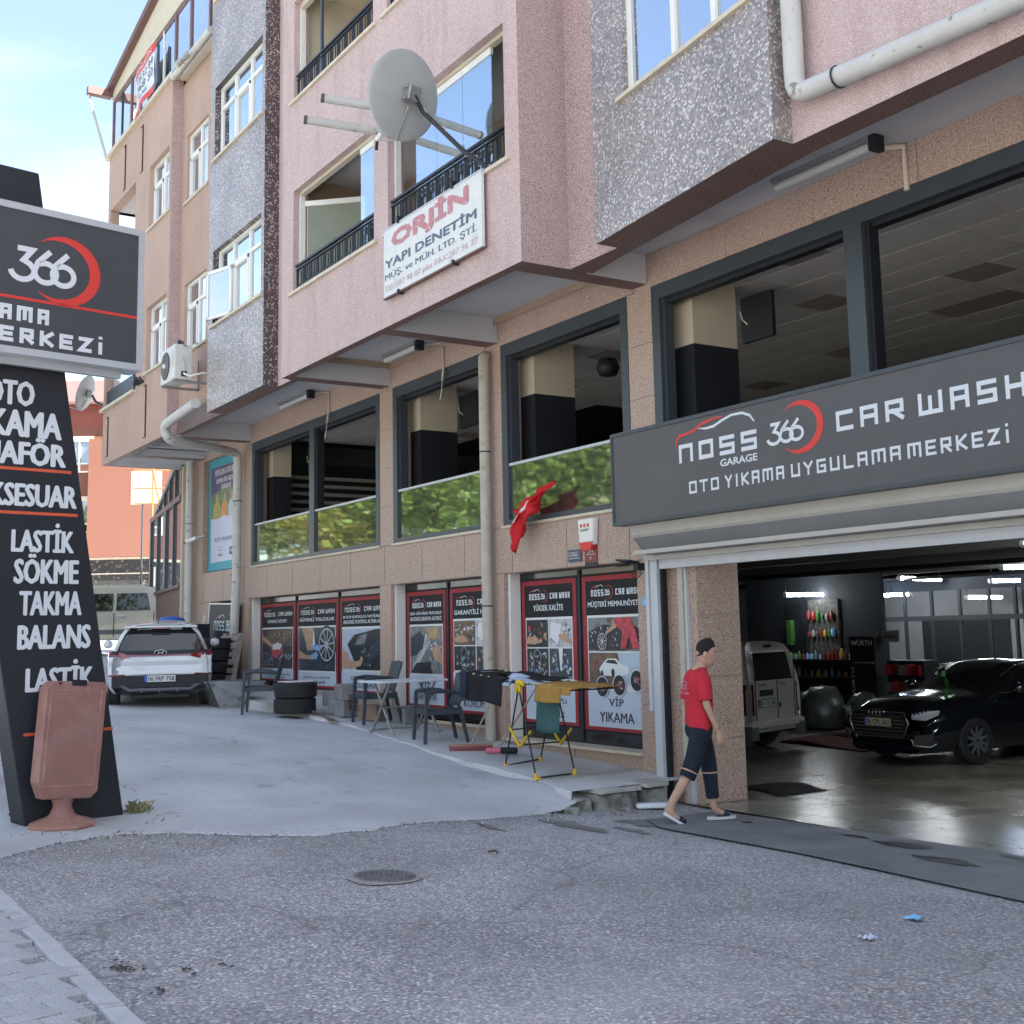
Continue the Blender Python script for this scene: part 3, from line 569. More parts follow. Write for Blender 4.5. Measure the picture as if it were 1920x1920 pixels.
rf.prism([(x, 6.78, z) for x, z in rp_][::-1], (0, 9, 0), BROWN); rf.build('terrace_roof', B)
MB().box(-28.5, -28.32, 6.35, 6.9, 14.62, 14.80, BROWN).build('gutter_box', B)
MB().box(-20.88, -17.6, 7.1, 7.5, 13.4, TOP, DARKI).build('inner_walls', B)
MB().box(-28.3, -28.25, 7.0, 12, TZ, 14.7, WINGL).build('terrace_side_pane', B)
# recessed ledge pipes and struts
MB().tube([(-23.3, 6.86, 13.05), (-21.0, 6.86, 13.05)], .07, PIPE).build('terrace_pipe', B)
MB().tube([(-22.3, 6.86, 13.15), (-21.75, 6.45, 12.55)], .06, PIPE).build('terrace_pipe', B)
# rusty bars down the peach wall
for x, z0, z1 in ((-26.95, 11.9, 12.95), (-25.55, 11.85, 12.9), (-25.75, 8.75, 10.0), (-27.9, 5.95, 6.85), (-24.9, 5.95, 7.05)):
    MB().box(x, x + .025, 6.875, 6.9, z0, z1, RUST).box(x - .16, x, 6.885, 6.9, z0, z0 + .015, RUST).box(x - .16, x, 6.885, 6.9, z1 - .015, z1, RUST).build('rusty_bar', B)
# balcony of the left block, glass and railing
MB().box(-28.45, -25.7, 6.82, 7.0, 7.03, 7.09, SILL).build('balcony_sill', B)
MB().box(-28.3, -25.78, 6.95, 6.99, 7.12, 7.5, IRON).build('railing', B)
for x in (-28.2, -27.4, -26.6): MB().box(x, x + .76, 7.0, 7.01, 7.12, 8.7, CLRGL).build('balcony_pane', B)

# ---- drain pipes (things that hang on the wall)
def pipe(name, label, path, r, mt, cl=(), n=12, group='drain pipes on the facade'):
    lo = min(path, key=lambda p: p[2]); t = thing(name, label, 'pipe', lo, group=group)
    MB().tube(path, r, mt, n).build('pipe_run', t)
    for c, ax in cl:
        q = MB(); T = Matrix.Identity(4) if ax == 'z' else Matrix.Rotation(math.pi / 2, 4, 'Y' if ax == 'x' else 'X')
        q.lathe([(r * 1.02, -.008), (r * 1.10, -.008), (r * 1.10, .008), (r * 1.02, .008)], c, IRON, 14, T=T)
        q.build('clamp', t)
def bend(a, b, c, r=.12, n=5):   # rounded corner at b
    a, b, c = Vector(a), Vector(b), Vector(c); p, q = b + (a - b).normalized() * r, b + (c - b).normalized() * r
    return [tuple(p * (1 - t) ** 2 + b * 2 * t * (1 - t) + q * t * t) for t in [k / n for k in range(n + 1)]]
pipe('drain_pipe', 'fat grey drain pipe bent along the pink wall beside the right mosaic bay', [(-6.67, 7.02, TOP)] + bend((-6.67, 7.02, 9), (-6.67, 7.02, 6.12), (-4, 7.0, 5.93), .14) + [(-1, 7.0, 5.75), (3, 7.0, 5.6)], .085, PIPE, [((-6.67, 7.02, 7.0), 'z'), ((-6.2, 7.01, 6.085), 'x')])
pipe('drain_pipe', 'beige drain pipe standing on the pillar between the second and third shop windows', bend((-14.35, 8.72, 5.66), (-14.2, 8.55, 5.66), (-14.2, 8.55, 5), .1) + [(-14.2, 8.55, 4.0), (-14.2, 8.55, 2), (-14.17, 8.55, .42)], .075, PIPET, [((-14.2, 8.55, 4.3), 'z'), ((-14.2, 8.55, 2.2), 'z')])
pipe('drain_pipe', 'grey drain pipe turning under the left mosaic bay and down beside the blue poster', [(-21.1, 6.72, 6.0), (-22.4, 6.72, 5.93)] + bend((-22.4, 6.72, 5.93), (-22.95, 6.72, 5.88), (-22.95, 6.75, 5.6), .12) + bend((-22.95, 6.72, 5.88), (-22.95, 6.78, 5.62), (-23.3, 7.6, 5.6), .12) + bend((-23.2, 7.4, 5.62), (-23.9, 8.5, 5.58), (-23.9, 8.5, 4), .15) + [(-23.9, 8.5, 3), (-24.1, 8.5, .9)], .09, PIPE, [((-23.9, 8.5, 4.6), 'z'), ((-23.95, 8.5, 3.1), 'z'), ((-24.02, 8.5, 2.1), 'z')])
pipe('drain_pipe', 'long grey drain pipe at the far left corner of the shop floor wall', [(-27.0, 8.5, 5.85), (-27.0, 8.5, 3), (-26.95, 8.5, 1.0)], .085, PIPE, [((-27.0, 8.5, 4.4), 'z'), ((-27, 8.5, 2.4), 'z')])
for x, y, z, lb in ((-13.3, 6.35, 8.50, 'upper of two white drain stubs sticking out beside the satellite dish'), (-13.85, 6.4, 8.42, 'lower of two white drain stubs sticking out over the left balcony')):
    t = MB(); d = Vector((-.22, -.97, 0)); p = Vector((x, 6.92, z)); q = p + Vector((-.32, -1.0, .08)); t.tube([p, q], .055, PIPE, 12, cap=False); t.tube([q, q + (q - p) * .04], .058, M('dirty_pipe_end', (.12, .10, .09), .9), 12)
    t.build('drain_stub', None, label=lb, cat='pipe')
for i, (x, y, z, x1, lb) in enumerate(((-8.2, 8.28, 6.1, -6.92, 'long fluorescent fixture under the soffit over the garage sign'), (-16.75, 8.3, 6.1, -15.6, 'fluorescent fixture under the soffit over the second shop window'), (-21.2, 8.34, 6.1, -19.75, 'fluorescent fixture under the soffit over the first shop window'))):
    t = thing('soffit_light', lb, 'light fixture', ((x + x1) / 2, y, 6.0), group='light fixtures under the soffit')
    MB().box(x, x1, y - .06, y + .06, 6.10, 6.148, M('grey_fixture', (.22, .23, .22), .5)).build('housing', t)
    MB().tube([(x + .03, y, 6.065), (x1 - .08, y, 6.065)], .045, M('dull_diffuser', (.50, .51, .48), .4), 10).build('diffuser', t)
    MB().box(x1 - .05, x1 + .02, y - .065, y + .065, 6.0, 6.14, BLACKP).build('end_cap', t)
for x, y0, z0, lb, k in ((-6.93, 8.3, 5.7, 'cream cable conduit hanging over the right window of the shop floor', 0), (-15.5, 8.4, 5.75, 'cream cable conduit bent over the second shop window', 1), (-19.66, 8.35, 5.78, 'cream cable conduit over the first shop window', 1)):
    t = MB().tube([(x - .35 if k == 0 else x - .3, y0, 6.12), (x, D - .03, 6.12), (x, D - .03, z0)] + ([(x + .12, D - .12, z0 - .22)] if k else []), .028 if k == 0 else .018, CREAMP, 8)
    if k: t.tube([(x + .1, D - .1, z0 - .1), (x + .13, D - .14, z0 - .4), (x + .09, D - .15, z0 - .52)], .006, PVC, 5)
    t.build('cable_conduit', None, label=lb, cat='conduit')
# ================================================================ ground
GP = np.array([(-10.7,8.6,0.0),(-9.2,8,0),(-6,8.9,0),(-5,7,0),(0,9,0),(0,7,.05),(-10.6,7.3,.05),(-9.5,5.5,.17),(-8,3.7,.22),(-6,1.6,.25),(0,0,.28),(-2,5,.15),(-10.5,2,.3),(-12.2,2.7,.33),(-15,1,.5),(-11.8,6.9,.25),(-14,7.2,.38),(-17.4,7.2,.57),(-19,6,.68),(-21,6.2,.73),(-19.3,4,.72),(-24,8,.95),(-24,4,1.1),(-30,6,1.4),(-40,6,1.7),(-30,0,1.6),(0,-5,.4),(-12,-4,.5),(5,9,0),(-45,9,1.8),(-45,-8,2.2),(5,-8,.6),(-14,8.5,.36),(-12,5,.33),(-16,4.5,.6)])
def _U(r2): return np.where(r2 > 1e-9, r2 * np.log(np.maximum(r2, 1e-9)) / 2, 0)
_n = len(GP); _K = _U(((GP[:, None, :2] - GP[None, :, :2]) ** 2).sum(-1)) + np.eye(_n) * .5
_A = np.zeros((_n + 3, _n + 3)); _A[:_n, :_n] = _K; _A[:_n, _n] = 1; _A[:_n, _n + 1:] = GP[:, :2]; _A[_n, :_n] = 1; _A[_n + 1:, :_n] = GP[:, :2].T
_W = np.linalg.solve(_A, np.concatenate([GP[:, 2], [0, 0, 0]]))
def gz(x, y):
    xx = min(max(x, -45), 5); yy = min(max(y, -8), 9)
    z = float(_U((GP[:, 0] - xx) ** 2 + (GP[:, 1] - yy) ** 2) @ _W[:_n] + _W[_n] + _W[_n + 1] * xx + _W[_n + 2] * yy)
    return z + max(0, -45 - x) * .045
def wz(x): return float(np.interp(x, [-28, -24, -19.5, -17.4, -14, -12, -10.3], [1.22, .99, .80, .61, .41, .32, .24]))
ASPH = aggregate_mat('exposed_aggregate_asphalt', [(0, (.26, .26, .275)), (.20, (.36, .355, .36)), (.40, (.44, .415, .40)), (.54, (.52, .50, .49)), (.68, (.30, .32, .345)), (.80, (.47, .37, .32)), (.87, (.68, .67, .66)), (.95, (.15, .15, .16))], 58, (.24, .235, .235), (.47, .465, .46), .4)
CONC = M('worn_concrete_yard', (.49, .495, .50), .85, var=.16, vs=.9, bump=.5, bs=28, speck=[((.50, .50, .50), 55, .55, .7), ((.28, .28, .28), 60, .60, .72)], stain=[((.52, .52, .53), 1.6, .55, .72, .6), ((.32, .31, .30), .7, .55, .75, .6), ((.24, .235, .23), 3.1, .62, .72, .5)], crack=((.13, .125, .12), .42, .008))
WALKC = M('smooth_walkway_concrete', (.52, .515, .51), .8, var=.08, vs=1.4, bump=.25, bs=30, speck=((.25, .245, .24), 50, .6, .75), stain=((.25, .235, .22), 1.3, .55, .75, .6))
PAVER = M('grey_paver', (.44, .44, .445), .85, var=.12, vs=3, bump=.4, bs=60, speck=((.21, .21, .21), 90, .55, .7))
KERB = M('concrete_kerb', (.48, .48, .485), .85, var=.1, vs=5, bump=.3, bs=60, stain=((.2, .2, .2), 6, .6, .75, .5))
MATR = M('ribbed_rubber_mat', (.17, .175, .18), .75, var=.16, vs=2.2, bump=.5, bs=80, stain=[((.23, .23, .235), 1.3, .5, .7, .7), ((.09, .09, .09), 2.5, .6, .72, .6)])
xs = list(np.concatenate([np.linspace(-1500, -60, 10), np.linspace(-50, -24, 14), np.linspace(-22, 4, 66), np.linspace(6, 1500, 8)]))
ys = list(np.concatenate([np.linspace(-1500, -40, 8), np.linspace(-30, -6, 9), np.linspace(-5, D + .25, 36)]))
def sheet(name, xs, ys, mt, fn, **k):
    m_ = MB(); w = len(xs); m_.add([(x, y, fn(x, y)) for y in ys for x in xs], [(j * w + i, j * w + i + 1, (j + 1) * w + i + 1, (j + 1) * w + i) for j in range(len(ys) - 1) for i in range(w - 1)], mt, True)
    return m_.build(name, None, loc=(0, 0, 0), **k)
sheet('road', xs, ys, ASPH, lambda x, y: gz(x, y) - .004, kind='structure')
xb = [x for x in xs if x < -27]
sheet('ground_behind', [-1500, -400, -100, -60, -45, -35, -27.6], [D + .25, 12, 20, 40, 200, 1500], CONC, lambda x, y: gz(x, 8.6) - .004, kind='structure')
def ruled(name, A, Bv, nu, nv, fn, mt, pw=1.0, **k):
    A = [Vector((*p, 0)) for p in A]; Bv = [Vector((*p, 0)) for p in Bv]
    def res(P):
        L_ = [0]; [L_.append(L_[-1] + (b - a).length) for a, b in zip(P, P[1:])]; out = []
        for i in range(nu + 1):
            s_ = L_[-1] * i / nu; j = max(q for q in range(len(P) - 1) if L_[q] <= s_ + 1e-9); t = (s_ - L_[j]) / max(1e-9, L_[j + 1] - L_[j]); out.append(P[j].lerp(P[j + 1], min(1, t)))
        return out
    a, b = res(A), res(Bv); m_ = MB()
    vs = []
    for j in range(nv + 1):
        for i in range(nu + 1): p = a[i].lerp(b[i], (j / nv) ** pw); vs.append((p.x, p.y, fn(p.x, p.y, i / nu, j / nv)))
    m_.add(vs, [(j * (nu + 1) + i, j * (nu + 1) + i + 1, (j + 1) * (nu + 1) + i + 1, (j + 1) * (nu + 1) + i) for j in range(nv) for i in range(nu)], mt, True)
    return m_.build(name, None, loc=(0, 0, 0), **k)
rnd = random.Random(3)
edge = [(-10.2, -9), (-10.1, -3), (-9.8, .6), (-9.92, 1.8), (-10.3, 2.3), (-10.42, 2.69), (-10.25, 3.1), (-10.01, 3.43), (-9.7, 3.8), (-9.55, 4.16), (-9.62, 4.6), (-9.79, 5.02), (-9.9, 5.8), (-10.1, 6.5), (-10.2, 7.0), (-10.35, 7.15)]
ed2 = []
for (a, b), (c, d) in zip(edge, edge[1:]):
    for t in (0, .25, .5, .75): ed2.append((a + (c - a) * t + rnd.uniform(-.05, .05), b + (d - b) * t))
ed2.append(edge[-1])
ruled('driveway', ed2, [(-44, -9), (-44, 0), (-44, 4), (-38, 8.6), (-28, 8.6)] + [(-20, 8.6), (-10.5, 8.6)], 110, 70, lambda x, y, u, v: gz(x, y) + .012 * min(1, v * 30) + .15 * math.exp(-((x + 10.9) / .75) ** 2 - ((y - 7.25) / .55) ** 2) * min(1, max(0, (-10.02 - x) / .25)), CONC, 1.7, kind='structure')
# raised walkway along the shop front
ow = [(-10.36, 7.18), (-11.6, 7.36), (-12.8, 7.34), (-14.6, 7.5), (-17, 7.62), (-18.6, 7.5), (-19.8, 7.3), (-23, 7.6), (-27.6, 7.9)]
wv = MB(); xsw = list(np.linspace(-10.36, -27.6, 60)); oy = [float(np.interp(-x, [-p[0] for p in ow], [p[1] for p in ow])) + rnd.uniform(-.03, .03) for x in xsw]
for (x0, y0), (x1, y1) in zip(zip(xsw, oy), zip(xsw[1:], oy[1:])):
    n = 6
    for k in range(n):
        f = lambda y, k_: y + (D + .02 - y) * k_ / n
        wv.quad((x0, f(y0, k), wz(x0)), (x0, f(y0, k + 1), wz(x0)), (x1, f(y1, k + 1), wz(x1)), (x1, f(y1, k), wz(x1)), WALKC)
    wv.quad((x0, y0, wz(x0)), (x1, y1, wz(x1)), (x1, y1 - .04, min(wz(x1) - .1, gz(x1, y1 - .25) - .05)), (x0, y0 - .04, min(wz(x0) - .1, gz(x0, y0 - .25) - .05)), WALKC)
wv.build('walkway', None, loc=(-18, D, .2), kind='structure')
# broken stone edge of the walkway beside the garage door
STONE = M('mossy_broken_stone', (.27, .265, .25), .9, var=.25, vs=5, bump=1, bs=20, stain=[((.07, .075, .05), 5, .5, .62, .8)], speck=((.40, .39, .37), 40, .58, .7))
STONEL = M('worn_marble_slab', (.40, .385, .36), .7, var=.12, vs=5, bump=.4, bs=20, stain=((.2, .19, .17), 7, .58, .7, .6))
st = thing('broken_step', 'broken mossy stone step at the walkway end beside the white garage post', 'step', (-10.4, 7.8, 0))
yy = 7.12
for k, (w, h, ins) in enumerate(((.30, .15, .02), (.34, .20, -.05), (.28, .19, .04), (.34, .21, -.01))):
    r = random.Random(k + 20); j = lambda a=.02: r.uniform(-a, a)
    x1 = -10.28 - ins; q = MB(); q.hexa([(-10.75, yy + .01, -.05), (x1 + j(), yy + j(), -.05), (x1 + j(), yy + w - .015, -.05), (-10.75, yy + w, -.05), (-10.75, yy + j(.01), h), (x1 - .03 + j(), yy + .01 + j(), h - .02 + j()), (x1 - .02 + j(), yy + w - .02, h - .01 + j()), (-10.75, yy + w - .01, h)], STONE)
    q.build('step_stone', st, mods=[('bevel', .018, 2)])
    if k: MB().hexa([(-10.95, yy, h), (x1 + .03 + j(), yy + .02, h), (x1 + .02 + j(), yy + w - .01, h), (-10.95, yy + w - .01, h), (-10.95, yy, h + .045), (x1 + .02 + j(), yy + .025, h + .04), (x1 + .01, yy + w - .012, h + .045), (-10.95, yy + w - .012, h + .045)], STONEL).build('slab', st, mods=[('bevel', .008, 2)])
    yy += w
q = MB()
for k in range(5): a = 7.0 + k * .32; b = a + .3; q.box(-11.9 + .1 * k, -10.98, a + .35, b + .35, wz(-11) - .02, wz(-11) + .012 + .004 * (k % 2), STONEL)
q.build('slab', st)
for k, (x, y, s) in enumerate(((-10.15, 7.05, .10), (-10.02, 7.5, .06), (-10.2, 7.75, .07), (-9.98, 7.25, .04), (-10.05, 6.7, .05))):
    r = random.Random(k); v = [(x + s * r.uniform(.6, 1.1) * math.cos(a), y + s * r.uniform(.6, 1.1) * math.sin(a), gz(x, y) - .01) for a in [k2 * 1.05 for k2 in range(6)]]
    q = MB(); q.prism(v, (0, 0, s * .7), STONE); q.build('stone_chunk', None, mods=[('bevel', .012, 2)], label=['largest broken chunk at the foot of the mossy step', 'small chunk by the middle of the mossy step', 'chunk nearest the white garage post', 'tiny chunk on the asphalt off the mossy step', 'chunk on the driveway edge left of the mossy step'][k], cat='stone', group='chunks off the broken step')
tg = MB().box(-.17, .17, -.07, .07, .012, .06, M('white_foam', (.72, .76, .78), .8), Matrix.Translation((-10.22, 8.1, .0)) @ Matrix.Rotation(R(58), 4, 'Z')); tg.build('foam_plank', None, mods=[('bevel', .02, 2)], label='white foam plank lying at the foot of the garage post', cat='plank')
# rubber mat along the garage threshold
def mat_fn(x, y, u, v): return gz(x, y) + .014
ruled('rubber_mat', [(-9.55, 7.48), (-9.0, 7.22), (-7.27, 7.29), (-5.2, 7.25), (2, 7.2)], [(-9.75, 8.55), (-9.0, 8.62), (-7.3, 8.63), (-5.2, 8.66), (2, 8.66)], 60, 10, mat_fn, MATR, label='long dark rubber mat lying across the garage threshold', cat='mat')
WETM = M('wet_dark_patch', (.022, .024, .024), .5, var=.2, spec=.25)
for k, (x, y, a, b) in enumerate(((-7.15, 8.3, .32, .15), (-6.45, 7.98, .33, .12), (-8.9, 8.2, .07, .05), (-7.7, 8.35, .22, .04), (-6.2, 8.5, .18, .04))):
    r = random.Random(k + 5); q = MB(); pts = [(x + a * r.uniform(.6, 1.05) * math.cos(t), y + b * r.uniform(.6, 1.1) * math.sin(t)) for t in [2 * math.pi * i / 18 for i in range(18)]]
    q.add([(px, py, gz(px, py) + .020) for px, py in pts], [tuple(range(18))], WETM); q.build('puddle', None, kind='structure')
DAMP = M('damp_asphalt', (.16, .15, .14), .45, var=.3, vs=8, speck=((.27, .26, .25), 60, .5, .6))
for k, (x, y, a, b) in enumerate(((-9.45, 6.55, .5, .16), (-9.35, 7.4, .45, .3), (-9.5, 5.7, .28, .05), (-9.0, 6.9, .35, .08))):
    r = random.Random(k + 15); q = MB(); pts = [(x + a * r.uniform(.4, 1.15) * math.cos(t), y + b * r.uniform(.4, 1.2) * math.sin(t)) for t in [2 * math.pi * i / 26 for i in range(26)]]
    q.add([(px, py, gz(px, py) + .003) for px, py in pts], [tuple(range(26))], DAMP); q.build('damp_patch', None, kind='structure')
# gravel and crumbs along the edge of the yard
gr = MB(); rg = random.Random(11)
for k in range(900):
    if k < 520: i = rg.randrange(len(ed2) - 1); x, y = ed2[i]; y += rg.uniform(-.1, .1); x += rg.gauss(.03, .09)
    else: x = -10.4 - rg.random() * 3; y = rg.uniform(2.2, 7); x = x if rg.random() < .3 else -9.9 + rg.gauss(0, .22)
    s = rg.uniform(.004, .014); z = gz(x, y) + .008; a = rg.random() * 6
    p = [(x + s * math.cos(a + t), y + s * math.sin(a + t), z - .004) for t in (0, 2.1, 4.2)]; gr.add(p + [(x, y, z + s * .8)], [(0, 1, 3), (1, 2, 3), (2, 0, 3)], STONE if k % 3 else KERB)
gr.build('gravel', None, loc=(-10, 4, .2), label='loose grit along the edge of the concrete yard', cat='gravel', kind='stuff')
# kerb strip and herringbone pavers in the near left corner
ksh = Fr((-8.8, 1.53, 0), (1, 0, 0), (0, 1, 0))
kb = thing('kerb', 'low worn concrete kerb strip between the asphalt and the grey pavers', 'kerb', (-6, 1.5, .22))
for k in range(16):
    x0 = -12.9 + k * .6; r = random.Random(k); x1 = x0 + .59; z = gz(x0 + .3, 1.5); q = MB(); q.hexa([(x0, 1.44, z - .08), (x1, 1.44, z - .08), (x1, 1.56 + r.uniform(-.01, .012), z - .08), (x0, 1.56 + r.uniform(-.01, .012), z - .08), (x0, 1.44, z + .022), (x1, 1.44, z + .022), (x1, 1.55, z + .018), (x0, 1.55, z + .018)], KERB); q.build('kerb_stone', kb, mods=[('bevel', .012, 2)])
pv = thing('paved_footpath', 'grey concrete paver footpath in the near left corner', 'footpath', (-6, .5, .22)); cnt = 0; pm = {}
PW, PL_ = .11, .22
cand = []
for i in range(-80, 80):
    for j in range(-40, 40):
        for kk in (0, 1):
            # herringbone
            bx = (i + j) * PW + (i - j) * PW * 0; 
            x = i * PW + j * 2 * PW * 0; y = 0
            break
for a in range(-60, 60):
    for b in range(-30, 31):
        ox, oy_ = a * PW + b * 2 * PW, a * PW - b * 2 * PW      # diagonal lattice of L-pairs
        for (cx0, cy0, w, h) in ((ox, oy_, PL_, PW), (ox, oy_ + PW, PW, PL_)):
            mx_, my = cx0 + w / 2, cy0 + h / 2
            X_, Y_ = -7.2 + mx_ * math.cos(R(12)) - my * math.sin(R(12)), .4 + mx_ * math.sin(R(12)) + my * math.cos(R(12))
            if -10.6 < X_ < -3.6 and -1.6 < Y_ < 1.40: cand.append((X_, Y_, w > h))
# what the picture shows comes first
def vis(X_, Y_):
    d = Vector((X_, Y_, gz(X_, Y_))) - Vector((0, 0, 1.85)); w = d.dot(cf)
    if w < .5: return None
    px, py = 997.9 + 2285.9 * d.dot(cr) / w, 869.0 - 2285.9 * d.dot(cu) / w
    return -60 < px < 1980 and py < 1990, w
near = [(c, vis(c[0], c[1])) for c in cand]; near = sorted([(v[1], c) for c, v in near if v and v[0]])
for _, (X_, Y_, hz) in near[:290]:
    r = random.Random(int(X_ * 991 + Y_ * 77)); key = hz
    if key not in pm:
        w, h = (PL_, PW) if hz else (PW, PL_); o = MB().box(-w / 2 + .003, w / 2 - .003, -h / 2 + .003, h / 2 - .003, -.05, 0, PAVER).build('paver', pv, mods=[('bevel', .005, 1)])
        for v in o.data.vertices: v.co += ORG[pv.name]
        pm[key] = o
    else: o = pm[key].copy(); COL.objects.link(o)
    o.location = Vector((X_, Y_, gz(X_, Y_) + .026 + r.uniform(-.003, .002))) - ORG[pv.name]; o.rotation_euler = (r.uniform(-.012, .012), r.uniform(-.012, .012), R(12))
rest = MB(); done = {(round(c[0], 3), round(c[1], 3)) for _, c in near[:290]}
for X_, Y_, hz in cand:
    if (round(X_, 3), round(Y_, 3)) in done: continue
    w, h = (PL_, PW) if hz else (PW, PL_); T = Matrix.Translation((X_, Y_, gz(X_, Y_) + .024)) @ Matrix.Rotation(R(12), 4, 'Z'); rest.box(-w / 2 + .003, w / 2 - .003, -h / 2 + .003, h / 2 - .003, -.04, 0, PAVER, T)
rest.build('far_pavers', pv, kind='stuff')
# manhole cover with a ring of fresh concrete
CAST = M('cast_iron', (.17, .17, .175), .6, var=.2, vs=10)
mx0, my0 = -7.82, 3.85; mh = thing('manhole_cover', 'round ribbed manhole cover set in pale concrete in the asphalt', 'manhole cover', (mx0, my0, gz(mx0, my0)))
nrm = Vector((-(gz(mx0 + .2, my0) - gz(mx0 - .2, my0)) / .4, -(gz(mx0, my0 + .2) - gz(mx0, my0 - .2)) / .4, 1)).to_track_quat('Z', 'Y').to_matrix().to_4x4()
q = MB(); rr_ = random.Random(2); pts = [nrm @ Vector(((.25 + .03 * rr_.random() + .08 * math.exp(-((k - 14) / 5) ** 2)) * math.cos(k * math.pi / 20), (.24 + .03 * rr_.random()) * math.sin(k * math.pi / 20), .003)) + Vector((mx0, my0, gz(mx0, my0))) for k in range(40)]
q.add(pts, [tuple(range(40))], M('dusty_ring', (.36, .34, .31), .9, var=.2, vs=8, bump=.6, bs=40, speck=((.24, .24, .24), 50, .5, .62))); q.build('concrete_ring', mh)
q = MB(); q.lathe([(0, .005), (.19, .005), (.195, .008), (.215, .008), (.215, -.02)], (mx0, my0, gz(mx0, my0)), CAST, 32, nrm); q.build('lid', mh)
q = MB()
for i in range(-5, 6):
    for j in range(-5, 6):
        a, b = i * .035, j * .035
        if a * a + b * b < .18 ** 2:
            T = Matrix.Translation((mx0, my0, gz(mx0, my0))) @ nrm @ Matrix.Translation((a, b, .005)) @ Matrix.Rotation(R(45 if (i + j) % 2 else -45), 4, 'Z'); q.box(-.015, .015, -.005, .005, 0, .006, CAST, T)
q.build('tread_pattern', mh, kind='stuff')
# litter
for k, (x, y, mt, s, lb, cat) in enumerate(((-5.27, 6.2, M('blue_paper', (.20, .50, .72), .7), .05, 'crumpled bright blue paper scrap on the asphalt at the right', 'litter'), (-5.02, 5.5, M('pale_paper', (.55, .6, .72), .7), .04, 'pale blue and white scrap on the near asphalt', 'litter'))):
    r = random.Random(k + 3); q = MB(); z = gz(x, y)
    q.grid(6, 5, lambda u, v: (x + (u - .5) * s * 2 + r.uniform(-.006, .006), y + (v - .5) * s * 2 + r.uniform(-.008, .008), z + .006 + r.uniform(0, .022)), mt, False); q.build('paper_scrap', None, label=lb, cat=cat)
for k, (x, y) in enumerate(((-8.35, 5.0),)):
    q = MB().tube([(x, y, gz(x, y) + .01), (x + .05, y + .03, gz(x, y) + .02), (x + .10, y + .02, gz(x, y) + .01)], .008, M('dead_leaf', (.09, .06, .04), .9), 5); q.build('dry_leaf', None, label='dark curled dry leaf on the asphalt near the yard edge', cat='leaf')
q = MB(); r = random.Random(9)
DIRT = M('oily_dirt', (.06, .055, .05), .9)
for cxx, cyy, n, s in ((-6.38, 1.72, 60, .07), (-6.2, 1.98, 14, .04), (-5.9, 1.76, 14, .04), (-6.15, 2.15, 10, .04)):
    for k in range(n): x, y = cxx + r.gauss(0, s), cyy + r.gauss(0, s * .5); t = r.uniform(.004, .012); z = gz(x, y) + .004; q.add([(x - t, y - t, z), (x + t, y - t, z), (x + t * .6, y + t, z), (x, y, z + t * .6)], [(0, 1, 3), (1, 2, 3), (2, 0, 3)], DIRT)
q.build('dirt_clumps', None, loc=(-6.2, 1.9, .2), label='dark dirt crumbs beside the near kerb', cat='dirt', kind='stuff')
GRASS = M('dry_grass', (.16, .17, .06), .8, var=.3, vs=20); GRASS2 = M('straw', (.36, .30, .18), .8, var=.2, vs=20)
q = MB(); r = random.Random(4)
for cxx, cyy, n, s, h in ((-11.42, 3.15, 60, .06, .09), (-10.9, 3.2, 16, .1, .03), (-10.7, 2.2, 24, .12, .025), (-10.35, 2.75, 30, .12, .03), (-11.9, 2.3, 14, .06, .06), (-10.3, 6.8, 12, .04, .05), (-10.62, 8.55, 30, .07, .06)):
    for k in range(n):
        x, y = cxx + r.gauss(0, s), cyy + r.gauss(0, s); a = r.random() * 6.3; l = h * r.uniform(.5, 1.4); z = gz(x, y) if x > -18 else wz(x); w = .0022
        q.add([(x - w * math.sin(a), y + w * math.cos(a), z), (x + w * math.sin(a), y - w * math.cos(a), z), (x + .5 * l * math.cos(a), y + .5 * l * math.sin(a), z + l * .8), (x + l * math.cos(a), y + l * math.sin(a), z + l * r.uniform(.2, 1))], [(0, 1, 2), (0, 2, 3)], GRASS if r.random() < .6 else GRASS2)
q.build('weeds', None, loc=(-11, 3, .3), label='weeds and straw at the foot of the pylon sign', cat='weeds', kind='stuff')

# ================================================================ the garage hall
GFL = M('wet_polished_floor', (.22, .205, .165), .24, var=.3, vs=.8, spec=.5, bump=.06, bs=6, stain=[((.11, .10, .085), 1.2, .5, .68, .8), ((.28, .26, .21), 2.2, .58, .72, .7)])
GCE = M('dark_garage_ceiling', (.13, .14, .125), .8, var=.1); GWL = M('dark_garage_wall', (.018, .022, .028), .8, var=.1)
MB().box(-27.6, 13.8, D + .3, 26, -.1, -.001, GFL).build('garage_floor', None, kind='structure')
MB().quad((-10.6, D - .05, .001), (-3.2, D - .05, .001), (-3.2, D + .31, .001), (-10.9, D + .31, .001), GFL).build('garage_threshold', None, kind='structure')
H = thing('garage_interior', 'dark wash hall behind the open shutter with tube lights under the ceiling', 'garage hall', (-14, 15, 0))
MB().box(-27.6, 13.8, D + .31, 26, 2.98, 3.08, GCE).build('ceiling', H)
for y in (11.2, 13.6, 16, 18.6, 21): MB().box(-27, 10, y, y + .3, 2.78, 2.98, GCE).build('ceiling_beam', H)
MB().tube([(-20, 15.6, 2.72), (-8, 16.4, 2.76)], .04, BLACKP, 8).tube([(-22, 19.4, 2.7), (-6, 19.0, 2.7)], .03, BLACKP, 8).tube([(-17, 10, 2.9), (-9, 10.5, 2.9)], .02, IRON, 8).build('ceiling_pipe', H)
